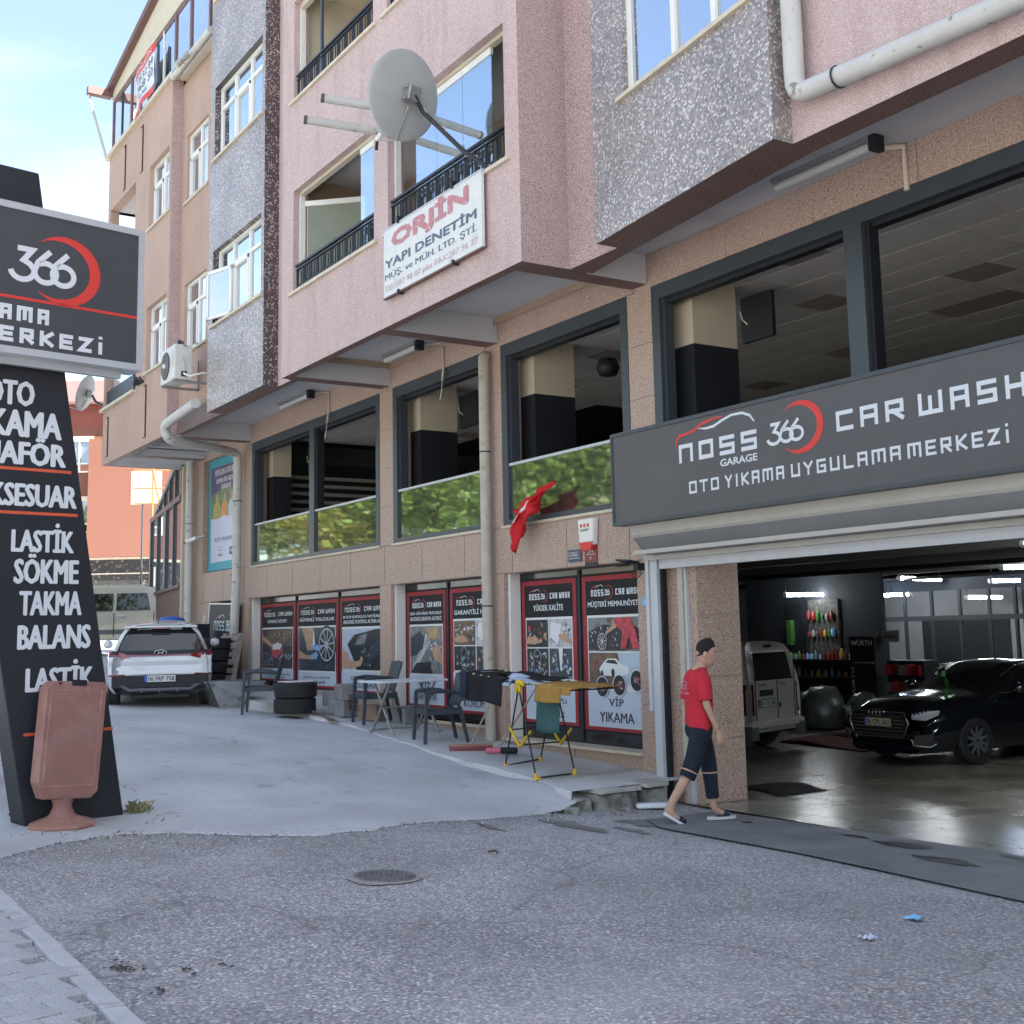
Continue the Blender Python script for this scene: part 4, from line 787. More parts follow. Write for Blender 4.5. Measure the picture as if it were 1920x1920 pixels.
MB().box(-24, -19.5, 12.0, 12.15, 0, 2.98, GWL).box(-22.2, -22, 9, 20, 0, 2.98, GWL).box(-3.0, -2.9, 9, 26, 0, 2.98, GWL).box(-14.2, -3, 20.2, 20.35, 0, 2.98, BLACKP).box(-27, -18.4, 21.0, 21.1, 0, 2.98, GWL).box(-18.4, -14.2, 21.0, 21.1, 0, .85, GWL).box(-18.4, -14.2, 21.0, 21.1, 2.5, 2.98, GWL).build('hall_wall', H)
LW = M('lit_office_wall', (.20, .21, .22), .8); MB().box(-27, -10, 24.0, 24.1, 0, 2.98, LW).box(-19.6, -17.2, 23.95, 23.99, .9, 2.0, BLACKP).build('office_wall', H)
q = MB()
for x in (-18.4, -17.6, -16.9, -16.2, -15.5, -14.9, -14.25): q.box(x - .03, x + .03, 20.97, 21.03, .85, 2.5, BLACKP)
q.box(-18.4, -14.2, 20.96, 21.04, 1.88, 1.98, BLACKP); q.build('office_window_frame', H)
# front columns of the hall, granite clad
for x0, x1, y0, y1 in ((-10.565, -10.10, D + .03, 9.32),):
    c = MB().box(x0, x1, y0, y1, -.05, 2.98, GRAN).build('granite_column', H)
    for k in range(4): MB().box(x1, x1 + .012, y0 + .005, y1 - .01, .01 + k * .66, .66 + k * .66, GRAN).build('cladding_tile', c)
LAMPM = M('lit_tube', (.9, .95, 1), .5, emis=((.90, .95, 1.0), 14)); LAMPB = M('lit_blue_tube', (.7, .8, 1), .5, emis=((.55, .68, 1.0), 11))
tubes = [((-19.2, 19.3), (-16.9, 18.6), 2.66, 'slanting tube light nearest the van', 0), ((-17.5, 17.4), (-17.35, 18.7), 2.45, 'lower tube light over the product wall', 0), ((-16.1, 19.1), (-16.5, 21.4 - .6), 2.72, 'tube light in the middle of the garage ceiling', 0), ((-17.9, 20.4), (-17.95, 21.9 - 1), 2.44, 'bluish tube light before the office window', 1),
         ((-12.9, 17.9), (-12.4, 19.6), 2.74, 'upper tube light at the right edge of the hall', 0), ((-14.6, 20.3 - .4), (-14.3, 21.3 - .8), 2.60, 'second bluish tube light at the right edge of the hall', 1), ((-16.7, 21.9), (-16.9, 23.3), 2.36, 'tube light inside the lit office', 0), ((-20.0, 22.3), (-18.8, 22.6), 2.5, 'dim far tube light left of the office', 0), ((-15.6, 22.6), (-14.6, 23.3), 2.2, 'far tube light over the office back wall', 0), ((-8.6, 12.4), (-6.0, 12.4), 2.72, 'tube light over the black car', 0)]
for p, q2, z, lb, bl_ in tubes:
    t = thing('tube_light', lb, 'lamp', ((p[0] + q2[0]) / 2, (p[1] + q2[1]) / 2, z), group='tube lights in the garage')
    MB().tube([(*p, z), (*q2, z)], .035, LAMPB if bl_ else LAMPM, 8).build('tube', t)
    dx = Vector((q2[0] - p[0], q2[1] - p[1], 0)).normalized() * .06
    MB().tube([(p[0] - dx.x, p[1] - dx.y, z), (*p, z)], .045, PVC, 8).tube([(*p, z), (*p, 2.98)], .006, IRON, 5).build('holder', t); MB().tube([(*q2, z), (q2[0] + dx.x, q2[1] + dx.y, z)], .045, PVC, 8).tube([(*q2, z), (*q2, 2.98)], .006, IRON, 5).build('holder', t)
# roller shutter: box, guides, bottom bar
SHB = M('shutter_box_sheet', (.42, .40, .36), .5, var=.06, stain=((.30, .28, .25), 3, .58, .72, .5)); SHG = M('shaded_box_sheet', (.24, .25, .26), .5)
sh = thing('roller_shutter', 'open roller shutter with octagonal housing and grey white guide post over the garage mouth', 'roller shutter', (-10.6, D - .1, 0))
q = MB(); pr = [(D - .42, 3.0), (D - .42, 2.87), (D - .40, 2.84), (D - .22, 2.66), (D - .02, 2.66), (D - .02, 3.0)]
def oct_(q, x0, x1, mt1, mt2):
    for (a, b), (c, d) in zip(pr, pr[1:]): q.quad((x0, a, b), (x1, a, b), (x1, c, d), (x0, c, d), mt2 if d < b and b < 2.86 else mt1)  # lower chamfer takes the darker sheet, shade painted into its colour
    q.add([(x0, a, b) for a, b in pr], [tuple(range(6))], mt1)
oct_(q, -10.62, -3.2, SHB, SHG); q.build('housing', sh)
MB().box(-10.62, -3.2, D - .40, D - .36, 2.655, 2.70, SHB).box(-10.75, -3.2, D - .16, D - .02, 2.60, 2.655, SHB).build('track', sh)
MB().box(-10.55, -3.2, D - .10, D - .04, 2.50, 2.60, WPOST).build('bottom_bar', sh)
MB().box(-10.75, -10.70, D - .14, D - .02, .95, 2.60, WPOST).box(-10.69, -10.57, D - .12, D - .02, 0, 2.60, WPOST).box(-10.565, -10.53, D - .08, D - .01, 0, 2.5, BLACKP).build('guide', sh)
MB().box(-10.33, -10.25, D - .03, D + .029, 0, 2.6, PIPET).build('guide', sh); MB().box(-10.245, -10.21, D - .01, D + .029, 0, 2.6, WPOST).build('guide', sh)
# ================================================================ signs and lettering
SGRY = M('sign_graphite', (.085, .082, .084), .5, var=.04); SWHT = M('sign_white_letter', (.62, .65, .68), .5, var=.02); SRED = M('sign_red', (.62, .045, .035), .5, var=.02); SORG = M('sign_orange_line', (.60, .10, .045), .5, var=.02)
SBLK = M('sign_black', (.016, .018, .024), .55, var=.1); SFRM = M('sign_silver_frame', (.42, .44, .46), .4, var=.03)
fs = thing('fascia_sign', 'long dark grey car wash fascia sign over the open garage', 'sign', (-8, D - .5, 2.98))
yF = D - .55
MB().box(-10.74, -3.2, yF, yF + .13, 3.0, 3.98, SGRY).build('panel', fs)
q = MB(); q.box(-10.765, -3.2, yF - .012, yF + .14, 3.96, 4.0, ANTH).box(-10.765, -3.2, yF - .012, yF + .14, 2.975, 3.01, ANTH).box(-10.765, -10.735, yF - .012, yF + .14, 3.01, 3.96, ANTH); q.build('frame', fs)
ff = Fr((0, yF, 0), (1, 0, 0)); q = MB()
carline(q, ff, -9.64, -8.46, 3.765, 3.93, SRED, SWHT); square(q, ff, 'NOSS', -9.60, -8.45, 3.53, 3.72, SWHT, t=.042)
text(q, ff, 'GARAGE', -8.98, -8.45, 3.42, 3.49, SWHT, bold=.035); q.build('logo', fs)
q = MB(); n366(q, ff, -8.31, -7.83, 3.53, 3.74, SWHT, .006); q.build('numerals', fs)
q = MB(); crescent(q, ff, -7.905, 3.655, .225, SRED, .003, 1.22, .34); q.build('crescent', fs)
q = MB(); square(q, ff, 'CAR', -7.44, -6.69, 3.54, 3.72, SWHT, t=.038); q.build('lettering', fs); q = MB(); square(q, ff, 'WASH', -6.54, -5.53, 3.535, 3.72, SWHT, t=.038); q.build('lettering', fs)
q = MB()
for w, a, b in (('OTO', -9.46, -9.01), ('YIKAMA', -8.92, -8.11), ('UYGULAMA', -8.02, -6.75), ('MERKEZİ', -6.68, -5.70)): q = MB(); square(q, ff, w, a, b, 3.20, 3.325, SWHT, t=.024); q.build('lettering', fs)

# pylon sign
PB = Vector((-11.34, 3.04, .32)); PU = Vector((-.19, .98, 0)).normalized(); pf = Fr((PB.x, PB.y, 0), PU); PN = pf.N
py = thing('pylon_sign', 'tall leaning black pylon sign with orange lines and white service names', 'sign', (PB.x, PB.y, .3))
def slab(q, pts, w0, w1, mt): q.prism([pf.p(a, b, w0) for a, b in pts], PN * (w1 - w0), mt)
q = MB(); slab(q, [(-.87, .2), (0, .2), (-.96, 6.02), (-1.95, 6.02)], -.30, 0, SBLK); q.build('body', py, mods=[('bevel', .008, 1)])
# crates of text, u along the face, v height
q = MB()
for v, u0, u1 in ((4.245, -1.75, -.73), (3.335, -1.6, -.585), (2.955, -1.55, -.515), (1.075, -.93, -.14)): q = MB(); rect(q, pf, u0, u1, v - .012, v + .014, SORG, .004); q.build('orange_line', py)
def ptxt(s, a, b, c, d): q = MB(); text(q, pf, s, a, b, c - .008, d + .012, SWHT, .004, .062); q.build('lettering', py)
ptxt('OTO', -1.36, -.93, 3.90, 4.09); ptxt('YIKAMA', -1.52, -.68, 3.63, 3.83); ptxt('KUAFÖR', -1.50, -.635, 3.385, 3.60); ptxt('AKSESUAR', -1.42, -.525, 3.025, 3.195)
ptxt('LASTİK', -1.09, -.54, 2.63, 2.86); ptxt('SÖKME', -1.06, -.49, 2.36, 2.59); ptxt('TAKMA', -1.005, -.455, 2.09, 2.27); ptxt('BALANS', -1.01, -.365, 1.80, 1.98); ptxt('LASTİK', -.93, -.33, 1.44, 1.68); ptxt('OTEL', -.80, -.42, 1.16, 1.33)
bx = thing('box_sign', 'grey light box sign with red crescent and 366 fixed across the pylon', 'sign', tuple(pf.p(-.8, 0, .1)) [:2] + (4.3,))
BW = .25; q = MB(); pf.box(q, -2.6, -.095, 4.33, 5.56, BW - .2, BW - .012, M('light_box_face', (.055, .058, .066), .5)); q.build('panel', bx)
q = MB(); pf.box(q, -2.6, -.06, 5.555, 5.615, BW - .25, BW, SFRM); pf.box(q, -2.6, -.06, 4.285, 4.345, BW - .25, BW, SFRM); pf.box(q, -.115, -.06, 4.345, 5.555, BW - .25, BW, SFRM); pf.box(q, -2.6, -.2, 4.22, 4.285, .06, .12, SFRM); q.build('frame', bx)
bf = Fr(pf.p(0, 0, BW - .012), PU)
q = MB(); n366(q, bf, -1.28, -.70, 4.93, 5.24, SWHT, .005); q.build('numerals', bx)
q = MB(); crescent(q, bf, -.83, 5.085, .285, SRED, .003, 1.08, .34); q.build('crescent', bx)
q = MB(); rect(q, bf, -2.5, -.115, 4.765, 4.79, SRED, .003); q.build('red_line', bx)
q = MB(); square(q, bf, 'YIKAMA', -1.72, -.925, 4.575, 4.71, SWHT, t=.035); square(q, bf, 'MERKEZİ', -1.56, -.43, 4.385, 4.52, SWHT, t=.035); q.build('lettering', bx)

# brown plastic swivel board in front of the pylon
PLS = M('faded_brown_plastic', (.27, .135, .115), .6, var=.06, vs=6, bump=.15, bs=40, stain=[((.36, .22, .20), 3, .5, .7, .5), ((.42, .36, .33), 5, .68, .78, .4)])
PLS2 = M('worn_orange_plastic', (.33, .17, .125), .65, var=.1, vs=6, stain=((.42, .33, .28), 6, .55, .7, .6))
ab = thing('pavement_board', 'blank brown plastic swivel board tilted before the black pylon sign', 'sign board', (-11.02, 2.43, gz(-11.02, 2.43)), R(90 + 11))
ab['_local'] = 1
Tb = Matrix.Translation((0, 0, .24)) @ Matrix.Rotation(R(4), 4, 'Y')
# outline in local x (width), z (height); leaning back
def bo(k, y0, y1, mt, top=.97, cut=.06):
    w = .265 * k; zt, zb = top, .0 + (1 - k) * .45
    o = [(-w - .0, zb + .14), (-w + cut, zb), (w - cut, zb), (w, zb + cut), (w, zt - cut * .6), (w - cut * .5, zt), (-w + cut, zt), (-w, zt - cut)]
    return [Tb @ Vector((x, y0, z)) for x, z in o], (Tb.to_3x3() @ Vector((0, y1 - y0, 0)))
q = MB(); P_, dv_ = bo(1, -.09, .07, PLS); q.prism(P_, dv_, PLS); q.build('board', ab, mods=[('bevel', .014, 3)])
q = MB()
for a in ((-.225, .225, -.093, -.085, .10, .115), (-.225, .225, -.093, -.085, .885, .90), (-.225, -.213, -.093, -.085, .115, .885), (.213, .225, -.093, -.085, .115, .885)): q.box(*a, PLS2, Tb)
q.build('raised_border', ab, mods=[('bevel', .003, 1)])
MB().box(-.055, .075, -.10, -.088, .935, .985, BLACKP, Tb).build('handle_slot', ab, mods=[('bevel', .01, 2)]); MB().box(-.165, -.145, -.10, -.088, .945, .96, BLACKP, Tb).build('hole', ab)
MB().lathe([(.115, .05), (.13, .09), (.10, .12), (.075, .18), (.09, .24), (.095, .27)], (0, 0, 0), PLS, 24).build('neck', ab)
MB().lathe([(0, 0), (.26, 0), (.285, .01), (.285, .035), (.27, .045), (.23, .06), (.13, .095), (.05, .1)], (0, 0, 0), PLS2, 8, smooth=False).build('base', ab, mods=[('bevel', .01, 2)])

# faded rectangular company sign on the pink wall
OWH = M('faded_enamel_white', (.62, .63, .60), .5, var=.05, vs=5, stain=((.48, .43, .36), 3, .62, .75, .5)); OPK = M('faded_red_paint', (.46, .20, .22), .6, var=.12, vs=12, stain=((.6, .58, .56), 14, .62, .68)); ODK = M('faded_navy_paint', (.10, .13, .19), .6, var=.1); OLT = M('faded_pink_paint', (.50, .35, .37), .6)
o = thing('company_sign', 'faded white company sign with pink and navy lettering under the balcony', 'sign', (-12.6, 6.85, 6.1))
MB().box(-13.82, -11.34, 6.84, 6.875, 6.14, 7.045, OWH).build('panel', o); MB().box(-13.83, -11.33, 6.835, 6.88, 7.03, 7.055, SFRM).box(-13.83, -11.33, 6.835, 6.88, 6.125, 6.145, BROWN).build('rim', o)
of = Fr((0, 6.84, 0), (1, 0, 0)); q = MB(); text(q, of, 'ORJİN', -13.60, -11.62, 6.70, 7.02, OPK, .003, .05); q.build('lettering', o)
q = MB(); text(q, of, 'YAPI DENETİM', -13.78, -11.45, 6.515, 6.66, ODK, .003, .03); text(q, of, 'MÜŞ. ve MÜH. LTD. ŞTİ.', -13.78, -11.44, 6.34, 6.47, ODK, .003, .02); q.build('lettering', o)
q = MB(); text(q, of, 'TEL:287 98 07 pbx FAX:287 96 27', -13.79, -11.43, 6.19, 6.29, OLT, .003, .015); q.build('lettering', o)
for x in (-13.4, -12.0): MB().box(x, x + .03, 6.81, 6.9, 6.10, 6.16, IRON).box(x, x + .03, 6.81, 6.9, 7.03, 7.12, IRON).build('bracket', o)

# ================================================================ window posters
PRED = M('poster_red', (.30, .022, .03), .6, var=.1, vs=2); PBLK = M('poster_black', (.022, .022, .025), .6, var=.1, spec=.15); PPALE = M('poster_pale_blue', (.50, .56, .64), .4, var=.04, vs=2); PW_ = M('poster_white', (.66, .67, .68), .4, var=.03)
SK = M('print_skin', (.44, .27, .18), .5, var=.15, vs=8); NAVY = M('print_navy', (.03, .045, .07), .4, var=.3, vs=6); GREYP = M('print_grey', (.17, .18, .19), .4, var=.4, vs=9); SILV = M('print_silver', (.42, .44, .46), .4, var=.3, vs=12); BLUE = M('print_glove_blue', (.20, .38, .62), .5, var=.2, vs=12); CRIM = M('print_crimson', (.45, .05, .07), .5, var=.35, vs=12); TAN = M('print_tan', (.40, .28, .16), .5, var=.3, vs=9); INK = M('print_ink', (.02, .022, .03), .45); SKYP = M('print_pale_sky', (.38, .46, .54), .4, var=.15, vs=3); YEL = M('print_yellow', (.55, .42, .10), .5, var=.2); BRN = M('print_brown', (.14, .09, .06), .5, var=.4, vs=8)
def logo_row(q, fr, u0, u1, v, h, wsh=True):
    W = u1 - u0; carline(q, fr, u0 + .03 * W, u0 + .28 * W, v + h * .95, v + h * 1.4, SRED, SWHT, .005); square(q, fr, 'NOSS', u0 + .02 * W, u0 + .28 * W, v, v + h * .8, SWHT, .005, t=h * .17)
    crescent(q, fr, u0 + .385 * W, v + h * .45, h * .78, CRIM, .0045, 1.1, .16); n366(q, fr, u0 + .30 * W, u0 + .42 * W, v + h * .05, v + h * .8, SWHT, .006)
    square(q, fr, 'CAR', u0 + .53 * W, u0 + .71 * W, v + h * .05, v + h * .8, SWHT, .005, t=h * .17); square(q, fr, 'WASH', u0 + .755 * W, u0 + 1.0 * W, v + h * .05, v + h * .8, SWHT, .005, t=h * .17)
def wheel(q, fr, cx, cy, r, sq=.7, w=.006):
    ell(q, fr, cx, cy, r * sq, r, INK, w, n=22); stroke(q, fr, arcpts(cx, cy, r * sq * .82, r * .82, 0, 360, 22), r * .09, SILV, w + .001)
    for k in range(10): a = R(36 * k + 8); stroke(q, fr, [(cx + r * sq * .15 * math.cos(a), cy + r * .15 * math.sin(a)), (cx + r * sq * .8 * math.cos(a), cy + r * .8 * math.sin(a))], r * .08, SILV, w + .0015)
    ell(q, fr, cx, cy, r * sq * .18, r * .18, SILV, w + .002, n=10)
def speckles(q, fr, u0, u1, v0, v1, n, mts, sz, seed, w=.0055, flat=2.2):
    r = random.Random(seed)
    for k in range(n):
        a, b, c = r.uniform(u0 + sz * .8, u1 - sz * .8), r.uniform(v0 + sz, v1 - sz), r.uniform(.3, 1) * sz; an = r.uniform(-60, 60)
        pts = [(-c, -c / flat * .5), (c * .2, -c / flat), (c, 0), (c * .1, c / flat)]; ca, sa = math.cos(R(an)), math.sin(R(an))
        pts = [(min(max(a + (x * ca - y * sa) * .7, u0), u1), min(max(b + (x * sa + y * ca), v0), v1)) for x, y in pts]; poly(q, fr, pts, mts[r.randrange(len(mts))], w + .00003 * k)
def scene_art(q, fr, u0, u1, v0, v1, kind, sd):
    W, H = u1 - u0, v1 - v0; X = lambda x: u0 + x * W; Y_ = lambda y: v0 + y * H; P = lambda pts: [(X(a), Y_(b)) for a, b in pts]; w = .0046
    if kind == 'engine':
        rect(q, fr, u0, u1, v0, v1, INK, w); poly(q, fr, P([(0, .62), (.25, .95), (1, 1), (1, .55), (.5, .62)]), BRN, w + .0004); speckles(q, fr, X(.3), X(1), Y_(.55), Y_(.98), 60, [CRIM, SILV, BRN, TAN], .05, sd)
        speckles(q, fr, X(0), X(.4), Y_(0), Y_(.45), 50, [SILV, BLUE, GREYP], .05, sd + 1); poly(q, fr, P([(.0, .86), (0, .72), (.36, .5), (.42, .58)]), SK, w + .004); poly(q, fr, P([(.36, .6), (.55, .66), (.68, .58), (.6, .48), (.36, .47)]), PW_, w + .0045)
        poly(q, fr, P([(.30, .5), (.62, .54), (.72, .46), (.48, .24), (.36, .3)]), CRIM, w + .0042); 
        for k in range(4): poly(q, fr, P([(.55 + .1 * k, .22), (.60 + .1 * k, .24), (.72 + .1 * k, .36), (.68 + .1 * k, .36)]), SILV, w + .003)
    elif kind == 'tyre':
        rect(q, fr, u0, u1, v0, v1, NAVY, w); poly(q, fr, P([(.08, 1), (.42, 1), (.40, .62), (.24, .55), (.18, .7)]), TAN, w + .001); poly(q, fr, P([(.3, .95), (.42, .98), (.46, .6), (.30, .58)]), PW_, w + .0005)
        wheel(q, fr, X(.78), Y_(.60), H * .44, .30 * W / H * 1.9, w + .002); poly(q, fr, P([(.2, .58), (.42, .6), (.42, .48), (.26, .46)]), SK, w + .004); poly(q, fr, P([(.02, .48), (.2, .36), (.38, .36), (.40, .26), (.0, .28)]), SK, w + .0045)
        poly(q, fr, P([(.38, .58), (.62, .6), (.66, .52), (.55, .46), (.40, .5)]), BLUE, w + .005); poly(q, fr, P([(.36, .36), (.5, .44), (.56, .38), (.5, .26), (.36, .28)]), BLUE, w + .0052); speckles(q, fr, X(.05), X(.9), Y_(0), Y_(.2), 30, [TAN, BRN, INK], .04, sd)
    elif kind == 'film':
        rect(q, fr, u0, u1, v0, v1, SKYP, w); poly(q, fr, P([(.12, .62), (.3, .85), (.8, .97), (1, .98), (1, 0), (.35, 0), (.25, .3)]), INK, w + .0005); poly(q, fr, P([(.3, .6), (.42, .82), (.62, .88), (.55, .62)]), GREYP, w + .001); poly(q, fr, P([(.62, .2), (.8, .3), (.95, .75), (.7, .6)]), NAVY, w + .001)
        poly(q, fr, P([(.0, .05), (0, .5), (.12, .42), (.2, .2), (.42, .22), (.46, .34), (.52, .26), (.46, .1), (.2, .02)]), SK, w + .002); stroke(q, fr, P([(.5, .2), (.56, .95)]), .012, GREYP, w + .003); speckles(q, fr, X(.45), X(1), Y_(.05), Y_(.6), 24, [GREYP, NAVY, SKYP], .05, sd)
    elif kind == 'wrap':
        rect(q, fr, u0, u1, v0, v1, GREYP, w); poly(q, fr, P([(0, .75), (.3, .9), (.55, .7), (.3, .4), (0, .35)]), NAVY, w + .0005)
        for k in range(9): stroke(q, fr, P([(.02 + .03 * k, .02 + .05 * k), (.35 + .04 * k, .3 + .05 * k), (.50, .85)]), .010, PW_ if k % 2 else SILV, w + .001 + .0003 * k)
        poly(q, fr, P([(.7, .55), (.9, .6), (1, .4), (1, .2), (.75, .3)]), SK, w + .004); poly(q, fr, P([(.5, .95), (.9, 1), (.95, .75), (.65, .7)]), TAN, w + .0042); poly(q, fr, P([(0, 0), (.7, 0), (.65, .25), (.2, .22)]), INK, w + .004); speckles(q, fr, X(.6), X(1), Y_(0), Y_(1), 30, [TAN, PW_, INK, SK], .05, sd)
    elif kind == 'four':
        g_ = .012
        for i, (a, b, c, d, bgm) in enumerate(((0, .5 - g_, .5 + g_, 1, BRN if sd % 2 else INK), (.5 + g_, 1, .5 + g_, 1, SILV), (0, .5 - g_, 0, .5 - g_, INK), (.5 + g_, 1, 0, .5 - g_, NAVY))):
            rect(q, fr, X(a), X(b), Y_(c), Y_(d), bgm, w + .0002 * i); ms = [[CRIM, TAN, PW_, INK], [SILV, GREYP, INK, PW_], [SILV, GREYP, BLUE, BRN], [SILV, BLUE, GREYP, INK]][(i + sd) % 4]
            speckles(q, fr, X(a), X(b), Y_(c), Y_(d), 34, ms, .06, sd * 7 + i); m_ = (a + b) / 2
            if i == 0: poly(q, fr, P([(a, .66), (a + .2, .72), (a + .36, .6), (a + .2, .56), (a, .58)]), SK, w + .008)
            if i == 1: poly(q, fr, P([(a + .2, .72), (a + .34, .76), (b, .62), (b, .56), (a + .3, .62)]), SK, w + .008); poly(q, fr, P([(a + .05, .96), (a + .3, .9), (a + .2, .55), (a + .02, .7)]), PW_, w + .007)
            if i == 2: stroke(q, fr, [(X(m_) + .09 * math.cos(t), Y_(.25) + .16 * math.sin(t)) for t in [k * .42 for k in range(15)]], .02, GREYP, w + .008)
            if i == 3: poly(q, fr, P([(m_ - .03, .5 - g_), (m_ + .06, .5 - g_), (m_ + .03, .1), (m_, .1)]), PW_, w + .008)
    elif kind == 'wash':
        rect(q, fr, u0, u1, Y_(.52), v1, GREYP, w); poly(q, fr, P([(0, .60), (0, .8), (.3, .9), (1, .86), (1, .56), (.6, .53), (0, .54)]), INK, w + .0004); speckles(q, fr, X(.0), X(1), Y_(.56), Y_(.98), 90, [SILV, GREYP, PW_, INK], .035, sd)
        wheel(q, fr, X(.27), Y_(.66), H * .14, .9, w + .004); poly(q, fr, P([(.5, .98), (.8, 1), (.9, .82), (.96, .56), (.84, .56), (.78, .76), (.72, .56), (.62, .56), (.66, .8), (.52, .9)]), CRIM, w + .008); poly(q, fr, P([(.52, .93), (.56, .86), (.36, .76), (.34, .79)]), SK, w + .0085); ell(q, fr, X(.40), Y_(.955), .03, .035, BRN, w + .009)
        rect(q, fr, u0, u1, v0 + H * .06, Y_(.50), GREYP, w); rect(q, fr, u0, X(.6), v0 + H * .06, Y_(.5), BRN, w + .0003); poly(q, fr, P([(.55, .5), (1, .5), (1, .06), (.7, .06), (.6, .3)]), SKYP, w + .0006)
        poly(q, fr, P([(.22, .18), (.2, .28), (.28, .36), (.36, .42), (.52, .42), (.62, .34), (.74, .30), (.76, .22), (.6, .17)]), PW_, w + .002); poly(q, fr, P([(.32, .36), (.37, .40), (.5, .40), (.56, .34)]), INK, w + .003); ell(q, fr, X(.46), Y_(.22), .035, .05, INK, w + .004); ell(q, fr, X(.25), Y_(.20), .03, .045, INK, w + .004); speckles(q, fr, X(.0), X(.3), Y_(.1), Y_(.45), 18, [CRIM, BRN], .04, sd + 4, w + .001)
        for cx, cy in ((.26, .02), (.58, .05), (.90, .12)): stroke(q, fr, arcpts(X(cx), Y_(cy), .125, .125, 0, 360, 20), .012, PW_, w + .012); ell(q, fr, X(cx), Y_(cy), .12, .12, INK, w + .0105, n=20); speckles(q, fr, X(cx) - .08, X(cx) + .08, Y_(cy) - .08, Y_(cy) + .08, 16, [CRIM, SILV, TAN], .04, int(cx * 90), w + .011)
def poster(u0, u1, v0, v1, head, body, kind, label, sd, bot=None, hh=None):
    fr = Fr((0, D + .205, 0), (1, 0, 0)); t = thing('window_poster', label, 'poster', ((u0 + u1) / 2, D + .205, v0), group='advertising posters on the shop windows')
    q = MB(); q.box(u0, u1, D + .207, D + .215, v0, v1, PBLK); rect(q, fr, u0 + .03, u1 - .03, v0 + .03, v1 - .03, PRED, .0005); q.build('border', t)
    a, b = u0 + .10, u1 - .10; top = v1 - .09; hb = top - (hh or .36)
    q = MB(); rect(q, fr, a, b, hb, top, PBLK, .001); logo_row(q, fr, a + .10, b - .06, top - .19, .10)
    for k, (s, h, mt) in enumerate(head):
        wd = (b - a) * (.92 if len(s) > 14 else .62); c = (a + b) / 2; vt = top - .235 - k * (h + .03); text(q, fr, s, c - wd / 2, c + wd / 2, vt - h, vt, SWHT, .0045, .03)
    q.build('header', t)
    b0 = bot if bot is not None else v0 + .42
    if kind:
        q = MB(); rect(q, fr, a + .02, b - .02, b0, hb, PW_, .001); scene_art(q, fr, a + .04, b - .04, b0 + .03, hb - .03, kind, sd); q.build('picture', t)
    q = MB(); rect(q, fr, a, b, v0 + .07, b0, PPALE, .0015)
    n = len(body); hh_ = (b0 - v0 - .12) / max(1, n)
    for k, (s, wf) in enumerate(body):
        c = (a + b) / 2; wd = (b - a) * wf; vt = b0 - .06 - k * hh_; text(q, fr, s, c - wd / 2, c + wd / 2, vt - hh_ * .62, vt, INK, .004, .02)
    q.build('caption', t)
H1 = .075
poster(-23.55, -21.72, .98, 2.52, [('GÜVENLİ HİZMET', H1, 0)], [('MOTOR YIKAMA', .8), ('KORUMA', .5)], 'engine', 'leftmost window poster with gloved hand on an engine', 1, 1.22, .40)
poster(-21.68, -19.78, .90, 2.52, [('GÜVENLİ YOLCULUK', H1, 0)], [('JANT & LASTİK', .72), ('BAKIM', .42)], 'tyre', 'window poster of blue gloves wiping a wheel rim', 2, 1.20, .40)
poster(-19.74, -17.86, .86, 2.52, [('IR VE ISI KONTROLLÜ CAM FİLMLERİ', .06, 0), ('ARACINIZ KONTROL ALTINA ALIN', .06, 0)], [('CAM FİLMİ', .56), ('UYGULAMA', .62)], 'film', 'window poster of hands laying film on a black car, behind the chairs', 3, 1.24, .44)
poster(-17.22, -15.92, .72, 2.52, [('DESAN · DOĞRU MİKRON · PROFESYONELLİK', .06, 0), ('ARACINIZI KORUMAYA ALIYORUZ', .06, 0)], [('PPF', .26), ('KAPLAMA', .6)], 'wrap', 'window poster of clear film stretched on a car, left of its pair', 4, 1.22, .44)
poster(-15.84, -14.30, .68, 2.52, [('GARANTİLİ HİZMET', .085, 0)], [('SERAMİK', .6), ('BOYA', .36), ('KORUMA', .55)], 'four', 'four picture window poster partly behind the beige drain pipe', 5, 1.28, .38)
poster(-13.88, -12.56, .64, 2.535, [('YÜKSEK KALİTE', .10, 0)], [('OTO', .26), ('İÇ DETAYLI', .66), ('TEMİZLİK', .6)], 'four', 'four picture window poster behind the laundry rack', 8, 1.24, .42)
poster(-12.48, -11.14, .62, 2.535, [('MÜŞTERİ MEMNUNİYETİ', .10, 0)], [('VİP', .26), ('YIKAMA', .6)], 'wash', 'window poster of a worker in red washing a wheel, nearest the garage', 9, 1.12, .42)
SHG2 = M('dark_shop_glass', (.02, .022, .022), .12, var=.1, spec=.6)
for a, b, c, d in GRW: 
    w = MB().box(a, b, D + .22, D + .24, c - .35, d, SHG2).build('shop_glass', B); MB().box(a, a + .05, D + .05, D + .21, c - .2, d, PVC).build('window_jamb', B)
for x in (-21.70, -19.76, -15.88, -12.52): MB().box(x - .025, x + .025, D + .198, D + .22, .5, 2.6, SBLK).build('mullion', B)

